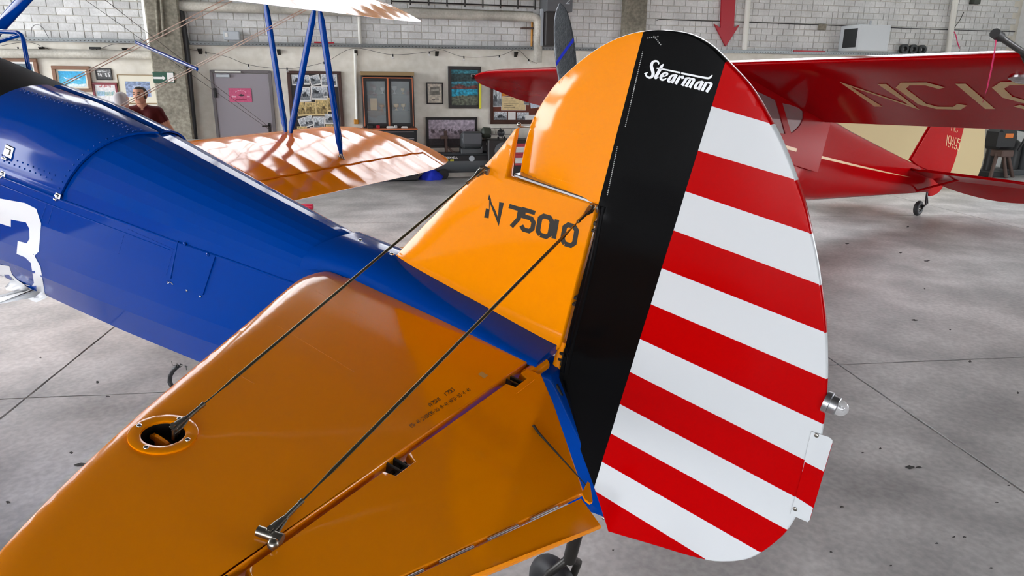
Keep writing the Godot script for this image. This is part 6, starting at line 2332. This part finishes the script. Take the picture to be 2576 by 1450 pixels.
	var gw := WL.affine_inverse() * g
	var comp := thing("air_compressor", "dark grey air compressor with a motor on a long tank", "compressor", wat(gw.x, 0.0, gw.z))
	var cap := []
	for k in 7:
		var a := PI / 2.0 * k / 6.0
		cap.append(Vector2(maxf(0.00001, 0.2 * sin(a)), -0.62 - 0.1 * cos(a)))
	var prof := cap.duplicate()
	for k in range(6, -1, -1):
		prof.append(Vector2(cap[k].x, -cap[k].y))
	part("tank", mb().lathe(Transform3D(Basis(Vector3(0, 0, 1), PI / 2), Vector3(0, 0.3, 0)), prof, 28, 0.3), M.tank_dark, comp)
	var band := part("name_band", mb().bx(Vector3(0.05, 0.39, 0.165), Vector3(1.05, 0.12, 0.06), 0.008), M.machine_black, comp)
	var t1 := mb()
	var onb := func(p: Vector2) -> Array: return [Vector3(p.x, p.y, 0.197), Vector3(0, 0, 1)]
	letters(t1, "ROCKWELL", Vector2(-0.42, 0.402), Vector2(0.024, 0), Vector2(0.003, 0.03), 0.3, onb, 1.35)
	part("lettering", t1, M.paper, band)
	var t2 := mb()
	letters(t2, "30-80", Vector2(-0.42, 0.346), Vector2(0.026, 0), Vector2(0.003, 0.03), 0.26, onb, 1.35)
	part("lettering", t2, M.yellow_strip, band)
	part("badge", mb().lathe(Transform3D(Basis(Vector3.RIGHT, PI / 2), Vector3(0.1, 0.39, 0.196)), [Vector2(0.055, 0), Vector2(0.055, 0.006), Vector2(0.00001, 0.008)], 20), M.box_grey, band)
	for q in [-0.45, 0.45]:
		part("wheel", mb().lathe(Transform3D(Basis(Vector3.RIGHT, PI / 2), Vector3(q, 0.1, 0.18)), [Vector2(0.00001, -0.03), Vector2(0.08, -0.03), Vector2(0.1, -0.02), Vector2(0.1, 0.02), Vector2(0.08, 0.03), Vector2(0.00001, 0.03)], 18), M.tyre, comp)
		part("foot", mb().bx(Vector3(q, 0.08, -0.12), Vector3(0.06, 0.16, 0.06), 0.006), M.machine_black, comp)
	var mo := mb()
	mo.lathe(Transform3D(Basis(Vector3(0, 0, 1), PI / 2), Vector3(0.12, 0.72, 0)), [Vector2(0.00001, -0.19), Vector2(0.15, -0.19), Vector2(0.17, -0.16), Vector2(0.17, 0.14), Vector2(0.12, 0.2), Vector2(0.00001, 0.2)], 24, 0.8)
	mo.bx(Vector3(0.12, 0.52, 0), Vector3(0.42, 0.1, 0.26), 0.01)
	part("motor", mo, M.tank_dark, comp)
	part("guard", mb().bx(Vector3(0.12, 0.76, 0.12), Vector3(0.36, 0.2, 0.12), 0.01), M.heater_grey, comp)
	part("air_filter", mb().lathe(Transform3D(Basis(Vector3(0, 0, 1), PI / 2), Vector3(0.42, 0.86, 0.02)), [Vector2(0.00001, -0.08), Vector2(0.1, -0.08), Vector2(0.11, 0.06), Vector2(0.06, 0.1), Vector2(0.00001, 0.1)], 20), M.drab, comp)
	part("cylinder_head", mb().bx(Vector3(0.4, 0.62, 0.02), Vector3(0.2, 0.22, 0.2), 0.02), M.machine_black, comp)
	part("outlet", mb().tube([Vector3(0.4, 0.66, 0.1), Vector3(0.55, 0.66, 0.12)], 0.035, 10), M.steel, comp)
	var va := mb()
	va.tube([Vector3(-0.36, 0.48, 0), Vector3(-0.38, 0.9, 0)], 0.03, 10)
	va.bx(Vector3(-0.4, 0.78, 0), Vector3(0.14, 0.07, 0.06), 0.01)
	va.tube([Vector3(-0.34, 0.6, 0), Vector3(-0.24, 0.5, 0.03), Vector3(-0.12, 0.47, 0.05)], 0.016, 8)
	part("pressure_valve", va, M.rust_iron, comp)
	# blue cloth on the floor beside it
	var gc := ground(1084, 452)
	var cl2 := []
	for k in 9:
		var ring := []
		for j in 13:
			var a := TAU * j / 13.0
			var rr := 0.2 * (1.0 - pow(k / 8.0, 2.2)) * (1.0 + 0.22 * sin(j * 2.3 + k * 0.6))
			ring.append(Vector3(cos(a) * rr, 0.24 * k / 8.0, sin(a) * rr * 0.7))
		cl2.append(ring)
	solo("blue_cloth", mb().loft(cl2, true), M.cloth_blue, "crumpled blue cloth on the floor beside the compressor", "cloth", Transform3D(Basis(), gc))
	# red bottle lying beyond the fuselage
	var rb := ground(767, 528)
	solo("red_bottle", mb().lathe(Transform3D(Basis(Vector3(0, 0, 1), PI / 2), Vector3(0, 0.045, 0)), [Vector2(0.00001, -0.12), Vector2(0.04, -0.12), Vector2(0.045, -0.1), Vector2(0.045, 0.06), Vector2(0.03, 0.09), Vector2(0.016, 0.1), Vector2(0.016, 0.13), Vector2(0.00001, 0.13)], 16), M.bottle_red, "red bottle lying on the floor beyond the fuselage", "bottle", Transform3D(Basis(), rb))
	# sideboard with a round dial and a striped front, model aircraft on it
	var sb := wrect(1229, 351, 1325, 455, 0.4)
	var sh := wp(1270, 352, 0.4).y
	var sx0 := wp(1229, 380, 0.4).x
	var sbo := thing("sideboard", "dark wooden cabinet with a red and white striped front", "sideboard", wat(sx0 + 0.5, 0.0))
	part("body", mb().bx(Vector3(0, sh / 2, 0.2), Vector3(1.0, sh, 0.38), 0.015), M.cabinet_dark, sbo)
	part("dial", mb().lathe(Transform3D(Basis(Vector3.RIGHT, PI / 2), Vector3(-0.22, sh * 0.72, 0.385)), [Vector2(0.16, 0), Vector2(0.16, 0.02), Vector2(0.13, 0.03), Vector2(0.00001, 0.025)], 24), M.heater_grey, sbo)
	for k in 4:
		part("stripe", mb().bx(Vector3(0.24, sh * 0.86 - k * 0.105, 0.4), Vector3(0.42, 0.062, 0.02), 0.004), M.stripe_flag if k % 2 == 0 else M.paper, sbo)
		part("stripe", mb().bx(Vector3(0.24, sh * 0.86 - k * 0.105 - 0.052, 0.398), Vector3(0.42, 0.04, 0.02), 0.004), M.paper if k % 2 == 0 else M.stripe_flag, sbo)
	var mx := wp(1260, 350, 0.3)
	var mo2 := thing("model_biplane", "silver model biplane standing on the dark sideboard", "model airplane", wat(mx.x, sh + 0.001, 0.26))
	var fu := []
	for k in 8:
		var ring := []
		var rr: float = [0.055, 0.06, 0.058, 0.05, 0.042, 0.032, 0.022, 0.008][k]
		for j in 12:
			ring.append(Vector3(-0.02 + sin(TAU * j / 12) * rr * 0.9 + k * 0.02, 0.13 + cos(TAU * j / 12) * rr - k * 0.002, 0.14 - k * 0.045))
		fu.append(ring)
	part("fuselage", mb().loft(fu, true).fan(fu[0], Vector3(0, 0, 1)), M.model_silver, mo2)
	part("cowling", mb().lathe(Transform3D(Basis(Vector3.RIGHT, PI / 2), Vector3(-0.02, 0.13, 0.14)), [Vector2(0.07, -0.02), Vector2(0.07, 0.01), Vector2(0.05, 0.02), Vector2(0.02, 0.03), Vector2(0.00001, 0.04)], 16), M.machine_black, mo2)
	for y in [0.09, 0.21]:
		part("wing", mb().bx(Vector3(0.03, y, 0.08), Vector3(0.5, 0.008, 0.085), 0.002), M.steel, mo2)
	for q in [[-0.14, 0.05], [0.2, 0.05], [-0.14, 0.11], [0.2, 0.11]]:
		part("strut", mb().tube([Vector3(q[0], 0.09, q[1]), Vector3(q[0], 0.21, q[1])], 0.004, 6), M.steel, mo2)
	for q in [-0.07, 0.05]:
		part("wheel", mb().lathe(Transform3D(Basis(Vector3(0, 0, 1), PI / 2), Vector3(q, 0.03, 0.12)), [Vector2(0.00001, -0.012), Vector2(0.03, -0.012), Vector2(0.03, 0.012), Vector2(0.00001, 0.012)], 12), M.tyre, mo2)
		part("gear_leg", mb().tube([Vector3(q, 0.03, 0.12), Vector3(-0.01, 0.1, 0.11)], 0.008, 6), M.model_silver, mo2)
	part("propeller", mb().box(Transform3D(Basis(Vector3(0, 0, 1), 0.2), Vector3(-0.02, 0.13, 0.185)), Vector3(0.012, 0.2, 0.006), 0.002), M.machine_black, mo2)
	part("tail", mb().bx(Vector3(0.1, 0.15, -0.17), Vector3(0.004, 0.08, 0.05), 0.001), M.machine_black, mo2)

func far_right() -> void:
	# canvas-covered screen behind the red tail
	var z := 2.3
	var base := hit(2300, 440, WL, 2, z)
	var poly := PackedVector2Array()
	for q in [[2060, 290], [2473, 290], [2474, 350], [2471, 390], [2464, 420], [2452, 452], [2448, 470], [2060, 470]]:
		var p := hit(q[0], q[1], WL, 2, z)
		poly.append(Vector2(p.x, maxf(0.0, p.y)))
	var cx := poly[1].x
	for k in poly.size():
		poly[k].x -= cx
	solo("canvas_screen", mb().prism(Transform3D(), poly, -0.04, 0.04), M.tan_canvas, "tall cream canvas screen behind the red tail fin", "screen", wat(cx, 0.0, z))
	# black pillar drill with an orange label, and the stand beside it
	var p0 := wp(2496, 400, 1.6)
	var o := thing("drill_press", "black drill press with an orange label by the canvas screen", "drill press", wat(p0.x, 0.0, 1.6))
	part("base", mb().bx(Vector3(0, 0.06, 0), Vector3(0.42, 0.12, 0.5), 0.02), M.machine_black, o)
	part("column", mb().tube([Vector3(0.04, 0.1, -0.08), Vector3(0.09, 1.85, -0.08)], 0.11, 16), M.machine_black, o)
	part("spindle", mb().tube([Vector3(-0.1, 0.98, 0.12), Vector3(-0.06, 1.7, 0.12)], 0.035, 12), M.heater_grey, o)
	part("head", mb().bx(Vector3(0.02, 0.78, 0.08), Vector3(0.46, 0.42, 0.4), 0.06), M.machine_black, o)
	part("label_plate", mb().bx(Vector3(0.0, 0.86, 0.285), Vector3(0.2, 0.09, 0.012), 0.004), M.label_orange, o)
	part("handle", mb().tube([Vector3(0.2, 0.98, 0.2), Vector3(0.46, 0.95, 0.24), Vector3(0.5, 0.9, 0.25), Vector3(0.3, 0.55, 0.28)], 0.022, 8), M.machine_black, o)
	part("table", mb().bx(Vector3(0.0, 0.5, 0.2), Vector3(0.3, 0.14, 0.3), 0.02), M.rust_iron, o)
	for q in [[-0.22, 0.3], [0.06, 0.34], [0.26, 0.26]]:
		part("leg", mb().tube([Vector3(q[0] * 0.55, 0.5, 0.2), Vector3(q[0] * 1.3, 0.0, q[1])], 0.035, 8), M.rust_iron, o)
	var p1 := wp(2548, 420, 1.4)
	var m := thing("gas_bottles", "dark machine with two brass valves beside the drill press", "machine", wat(p1.x, 0.0, 1.4))
	part("tank", mb().lathe(Transform3D(Basis(), Vector3(-0.1, 0, 0)), [Vector2(0.00001, 0.1), Vector2(0.16, 0.1), Vector2(0.16, 0.6), Vector2(0.1, 0.7), Vector2(0.03, 0.74), Vector2(0.03, 0.82), Vector2(0.00001, 0.82)], 18, 0.5), M.machine_black, m)
	part("tank", mb().lathe(Transform3D(Basis(), Vector3(0.16, 0, 0.05)), [Vector2(0.00001, 0.1), Vector2(0.13, 0.1), Vector2(0.13, 0.58), Vector2(0.08, 0.68), Vector2(0.025, 0.72), Vector2(0.025, 0.85), Vector2(0.00001, 0.85)], 18, 0.5), M.ac_dark, m)
	part("base", mb().bx(Vector3(0.02, 0.06, 0.02), Vector3(0.6, 0.12, 0.44), 0.02), M.tank_dark, m)

func floor_marks() -> void:
	# dark scuffs and chips on the slabs
	var rng := RandomNumberGenerator.new()
	rng.seed = 77
	var fl := get_node("floor") as Node3D
	var inv := fl.transform.affine_inverse()
	var spots := [[205, 1171, 22, 5], [2288, 1176, 12, 5], [2312, 1177, 8, 3], [2118, 1276, 6, 3], [2215, 1130, 4, 3], [2300, 806, 10, 3], [2330, 657, 10, 2], [2265, 636, 4, 2], [2440, 910, 5, 3], [2326, 727, 3, 2], [2560, 989, 4, 3], [2508, 1265, 5, 2], [2356, 1368, 6, 2], [2400, 1352, 5, 2], [2426, 1352, 7, 2], [102, 900, 3, 2], [245, 963, 5, 4], [270, 998, 7, 2], [2130, 613, 7, 2], [2284, 571, 4, 2], [2390, 830, 4, 2], [2170, 1140, 4, 2], [2494, 1430, 5, 2], [180, 1140, 5, 3], [20, 1265, 6, 4], [2538, 1222, 4, 2], [1542, 1385, 4, 2], [1480, 1300, 3, 2], [2090, 1390, 5, 2], [2240, 1424, 4, 2]]
	for s in spots:
		var b := mb()
		var ring := []
		for k in 12:
			var a := TAU * k / 12.0
			var r := rng.randf_range(0.5, 1.15)
			var p: Vector3 = inv * ground(s[0] + cos(a) * s[2] * r, s[1] + sin(a) * s[3] * r)
			ring.append(Vector3(p.x, 0.0008, p.z))
		b.fan(ring, Vector3.UP)
		part("scuff", b, M.joint, fl)

# ---------------------------------------------------------------- people
func blob(b: MB, caps: Array, cell: float, k: float, tint: Callable) -> void:
	# caps: [from, to, radius, radius, colour index]; their smooth union, meshed as surface nets
	var lo := Vector3.INF
	var hi := -Vector3.INF
	for c in caps:
		var r: float = maxf(c[2], c[3]) + cell * 2.0
		for p in [c[0], c[1]]:
			lo = lo.min(p - Vector3.ONE * r); hi = hi.max(p + Vector3.ONE * r)
	var dim := Vector3i(((hi - lo) / cell).ceil()) + Vector3i.ONE * 2
	var field := PackedFloat32Array()
	field.resize(dim.x * dim.y * dim.z)
	var best := PackedFloat32Array()
	best.resize(field.size())
	var which := PackedInt32Array()
	which.resize(field.size())
	for c in caps:
		var a: Vector3 = c[0]
		var d: Vector3 = c[1] - a
		var dd := maxf(d.length_squared(), 1e-9)
		var reach: float = maxf(c[2], c[3]) + k * 3.5 + cell
		var i0 := Vector3i(((a.min(c[1]) - Vector3.ONE * reach - lo) / cell).floor()).clamp(Vector3i.ZERO, dim - Vector3i.ONE)
		var i1 := Vector3i(((a.max(c[1]) + Vector3.ONE * reach - lo) / cell).ceil()).clamp(Vector3i.ZERO, dim - Vector3i.ONE)
		for z in range(i0.z, i1.z + 1):
			for y in range(i0.y, i1.y + 1):
				var row := (z * dim.y + y) * dim.x
				for x in range(i0.x, i1.x + 1):
					var p := lo + Vector3(x, y, z) * cell - a
					var t := clampf(p.dot(d) / dd, 0.0, 1.0)
					var s := exp(-((p - d * t).length() - lerpf(c[2], c[3], t)) / k)
					field[row + x] += s
					if s > best[row + x]:
						best[row + x] = s
						which[row + x] = c[4]
	var at := {}
	var vs := []
	var steps := [1, dim.x, dim.x * dim.y]
	for z in dim.z - 1:
		for y in dim.y - 1:
			var row := (z * dim.y + y) * dim.x
			for x in dim.x - 1:
				var i := row + x
				var n_in := 0
				for q in 8:
					if field[i + (q & 1) + ((q >> 1) & 1) * dim.x + (q >> 2) * dim.x * dim.y] > 1.0:
						n_in += 1
				if n_in == 0 or n_in == 8:
					continue
				var sum := Vector3.ZERO
				var cnt := 0
				for q in 8:
					var oq := Vector3(q & 1, (q >> 1) & 1, q >> 2)
					var fq := field[i + (q & 1) + ((q >> 1) & 1) * dim.x + (q >> 2) * dim.x * dim.y]
					for e in 3:
						if (q >> e) & 1:
							continue
						var f2 := field[i + (q & 1) + ((q >> 1) & 1) * dim.x + (q >> 2) * dim.x * dim.y + steps[e]]
						if (fq > 1.0) != (f2 > 1.0):
							var v0 := -k * log(maxf(fq, 1e-12))
							var v1 := -k * log(maxf(f2, 1e-12))
							var t := clampf(v0 / (v0 - v1), 0.0, 1.0)
							var dir := Vector3.ZERO
							dir[e] = t
							sum += oq + dir
							cnt += 1
				at[i] = vs.size()
				vs.append([lo + (Vector3(x, y, z) + sum / cnt) * cell, which[i]])
	var own := MB.new()
	for z in range(1, dim.z - 1):
		for y in range(1, dim.y - 1):
			var row := (z * dim.y + y) * dim.x
			for x in range(1, dim.x - 1):
				var i := row + x
				for e in 3:
					var inside := field[i] > 1.0
					if inside == (field[i + steps[e]] > 1.0):
						continue
					var u: int = steps[(e + 1) % 3]
					var w: int = steps[(e + 2) % 3]
					var q := [i - u - w, i - w, i, i - u]
					if not (at.has(q[0]) and at.has(q[1]) and at.has(q[2]) and at.has(q[3])):
						continue
					var out := Vector3.ZERO
					out[e] = 1.0 if inside else -1.0
					var p := []
					for g in q:
						p.append(vs[at[g]])
					var k0 := own.v.size()
					own.quad(p[0][0], p[1][0], p[2][0], p[3][0], out)
					for g in range(k0, own.v.size()):
						own.c.append(Color.WHITE)
	smooth_all([own])
	# colours by the nearest limb
	var colour_at := {}
	for e in vs:
		colour_at[Vector3i((e[0] * 20000.0).round())] = e[1]
	for g in own.v.size():
		own.c[g] = tint.call(own.v[g], colour_at.get(Vector3i((own.v[g] * 20000.0).round()), 0), own.n[g])
	b.add(own)

func hand(b: MB, wrist: Vector3, d: Vector3, up: Vector3, side: float, curl: float, tint: Callable) -> void:
	# palm and five bent fingers; d along the forearm, up the back of the hand
	var x := d.cross(up).normalized() * side
	var palm := wrist + d * 0.045
	var caps := [[wrist - d * 0.03, wrist + d * 0.01, 0.026, 0.024, 1], [wrist + d * 0.015 + x * 0.016, palm + d * 0.035 + x * 0.022, 0.017, 0.014, 1], [wrist + d * 0.015 - x * 0.014, palm + d * 0.03 - x * 0.024, 0.018, 0.014, 1], [wrist + d * 0.02, palm + d * 0.035, 0.018, 0.015, 1]]
	for f in 4:
		var root := palm + d * 0.038 + x * (0.03 - f * 0.02)
		var l: float = [0.038, 0.043, 0.04, 0.032][f]
		var p := root
		var dir := d
		for s in 3:
			dir = (dir * cos(curl) - up * sin(curl)).normalized()
			up = (up - dir * up.dot(dir)).normalized()
			var q: Vector3 = p + dir * l * float([1.0, 0.7, 0.55][s])
			caps.append([p, q, 0.0092 - s * 0.0008, 0.0086 - s * 0.0008, 1])
			p = q
		up = d.cross(x * side) if false else (x * side).cross(d).normalized()
	var th := wrist + d * 0.025 + x * 0.03
	var t1 := th + (d * 0.6 + x * 0.75 - up * 0.3).normalized() * 0.035
	caps.append([wrist + d * 0.015 + x * 0.012, th, 0.014, 0.012, 1])
	caps.append([th, t1, 0.0115, 0.01, 1])
	caps.append([t1, t1 + (d * 0.9 + x * 0.15 - up * 0.5).normalized() * 0.03, 0.0098, 0.0085, 1])
	blob(b, caps, 0.0045, 0.0035, tint)

func person(label: String, at: Vector3, yaw: float, tall: float, tint: Callable, arms: Array, head_turn: float) -> void:
	var b := mb()
	var caps := []
	# torso and legs
	caps.append([Vector3(0, 0.98, 0), Vector3(0, 1.12, 0.01), 0.14, 0.145, 0])
	for s in [-1.0, 1.0]:
		caps.append([Vector3(0.075 * s, 0.98, 0), Vector3(0.085 * s, 1.2, 0.01), 0.11, 0.115, 0])
		caps.append([Vector3(0.085 * s, 1.18, 0.01), Vector3(0.11 * s, 1.36, 0.0), 0.115, 0.1, 0])
		caps.append([Vector3(0.05 * s, 1.42, -0.01), Vector3(0.175 * s, 1.41, -0.01), 0.075, 0.068, 0])
		caps.append([Vector3(0.085 * s, 0.93, 0), Vector3(0.1 * s, 0.5, 0.01), 0.1, 0.07, 2])
		caps.append([Vector3(0.1 * s, 0.5, 0.01), Vector3(0.105 * s, 0.1, -0.02), 0.068, 0.048, 2])
		caps.append([Vector3(0.105 * s, 0.05, -0.03), Vector3(0.12 * s, 0.035, 0.13), 0.045, 0.035, 3])
	caps.append([Vector3(0, 0.96, 0), Vector3(0, 0.88, 0), 0.14, 0.12, 2])
	caps.append([Vector3(0, 1.42, -0.005), Vector3(0, 1.53, 0.012), 0.058, 0.054, 1])
	for g in arms:
		caps.append([g[0], g[0].lerp(g[1], 0.45), 0.062, 0.056, 0])
		caps.append([g[0].lerp(g[1], 0.45), g[1], 0.05, 0.042, g[3]])
		caps.append([g[1], g[2], 0.042, 0.028, g[3] if g[3] == 0 else 1])
	blob(b, caps, 0.014, 0.016, tint)
	# head on its own finer grid, turned on the neck
	var hb := mb()
	var r := Basis(Vector3.UP, head_turn)
	var c0 := Vector3(0, 1.63, 0.015)
	var h := func(x: float, y: float, z: float) -> Vector3: return c0 + r * Vector3(x, y, z)
	blob(hb, [[h.call(0, 0.025, -0.02), h.call(0, 0.03, 0.01), 0.085, 0.083, 4], [h.call(0, -0.03, 0.02), h.call(0, -0.01, 0.03), 0.068, 0.07, 4], [h.call(-0.018, -0.085, 0.045), h.call(0.018, -0.085, 0.045), 0.034, 0.034, 4], [h.call(0, 0.0, 0.095), h.call(0, -0.03, 0.108), 0.009, 0.013, 4], [h.call(-0.04, -0.06, 0.02), h.call(0.04, -0.06, 0.02), 0.04, 0.04, 4], [h.call(-0.086, 0.005, -0.005), h.call(-0.082, -0.03, 0.0), 0.014, 0.01, 4], [h.call(0.086, 0.005, -0.005), h.call(0.082, -0.03, 0.0), 0.014, 0.01, 4], [h.call(-0.045, 0.026, 0.078), h.call(0.045, 0.026, 0.078), 0.011, 0.011, 4], [h.call(-0.02, -0.062, 0.082), h.call(0.02, -0.062, 0.082), 0.009, 0.009, 4], [h.call(0, -0.09, -0.02), h.call(0, -0.02, -0.02), 0.05, 0.06, 4]], 0.007, 0.008, func(p: Vector3, _i: int, n: Vector3) -> Color:
		var q := r.inverse() * (p - c0)
		return tint.call(q, 10, n))
	b.add(hb)
	for g in arms:
		var d: Vector3 = (g[2] - g[1]).normalized()
		hand(b, g[2], d, g[4], g[5], g[6], tint)
	for k in b.v.size():
		b.v[k] *= tall / 1.75
	var m := mat("person_colours", Color.WHITE, 0.75, 0.0, 0.3)
	m.vertex_color_use_as_albedo = true
	var o := part("person", b, m, self)
	o.transform = Transform3D(Basis(Vector3.UP, yaw), at)
	tag(o, label, "person")

func face_tint(q: Vector3, skin: Color, hair: Color, line: float) -> Color:
	if q.y > line + 0.03 or (q.z < 0.035 and q.y > -0.05 and absf(q.x) < 0.082) or (q.z < 0.0 and q.y > -0.055):
		return hair
	if q.z > 0.05 and absf(absf(q.x) - 0.033) < 0.014 and absf(q.y - 0.01) < 0.008:
		return Color(0.05, 0.04, 0.035)
	if q.z > 0.05 and absf(absf(q.x) - 0.035) < 0.02 and absf(q.y - 0.034) < 0.006:
		return hair
	if q.z > 0.06 and absf(q.x) < 0.024 and absf(q.y + 0.062) < 0.006:
		return Color(0.32, 0.12, 0.1)
	return skin

func people() -> void:
	var skin := Color(0.52, 0.27, 0.18)
	var dark_hair := Color(0.02, 0.016, 0.013)
	var maroon := Color(0.075, 0.008, 0.011)
	var pa := hit(362, 300, WL, 2, 3.0)
	var wa := WL * Vector3(pa.x, 0, 3.0)
	var ta := func(p: Vector3, i: int, _n: Vector3) -> Color:
		if i == 10:
			return face_tint(p, skin, dark_hair, 0.05)
		if i == 0 and p.z > 0.08 and absf(p.x - 0.08) < 0.03 and absf(p.y - 1.27) < 0.025:
			return Color(0.4, 0.2, 0.14)
		return [maroon, skin, Color(0.03, 0.035, 0.05), Color(0.02, 0.018, 0.016)][i] if i < 4 else skin
	person("man in a maroon T-shirt with dark hair, gesturing", wa, 0.28, 1.72, ta, [
		[Vector3(0.2, 1.4, 0.0), Vector3(0.32, 1.15, 0.02), Vector3(0.2, 1.07, 0.2), 1, Vector3(0.3, 0.8, 0.5).normalized(), 1.0, 0.85],
		[Vector3(-0.2, 1.4, 0.0), Vector3(-0.25, 1.13, 0.03), Vector3(-0.13, 1.07, 0.23), 1, Vector3(-0.3, 0.8, 0.5).normalized(), -1.0, 0.6]], -0.35)
	var skin_b := Color(0.55, 0.31, 0.24)
	var grey := Color(0.46, 0.43, 0.43)
	var pb := hit(309, 300, WL, 2, 3.55)
	var wb := WL * Vector3(pb.x, 0, 3.55)
	var tb := func(p: Vector3, i: int, _n: Vector3) -> Color:
		if i == 10:
			return face_tint(p, skin_b, grey, 0.045)
		if i == 0:
			# checked shirt: dark blue with pale crossing bands
			var u := fposmod(p.x * 1.0 + p.z * 0.6, 0.06)
			var w := fposmod(p.y, 0.06)
			var pale := (1.0 if u < 0.02 else 0.0) + (1.0 if w < 0.02 else 0.0)
			return Color(0.02, 0.025, 0.1).lerp(Color(0.5, 0.52, 0.62), pale * 0.5)
		return [Color.WHITE, skin_b, Color(0.1, 0.11, 0.14), Color(0.03, 0.025, 0.02)][i] if i < 4 else skin_b
	person("grey-haired man in a blue checked shirt seen from behind", wb, 2.75, 1.66, tb, [
		[Vector3(0.2, 1.4, 0.0), Vector3(0.26, 1.12, -0.02), Vector3(0.25, 0.88, 0.08), 0, Vector3(1, 0, 0), 1.0, 0.35],
		[Vector3(-0.2, 1.4, 0.0), Vector3(-0.26, 1.12, -0.02), Vector3(-0.25, 0.88, 0.08), 0, Vector3(-1, 0, 0), -1.0, 0.35]], 0.2)
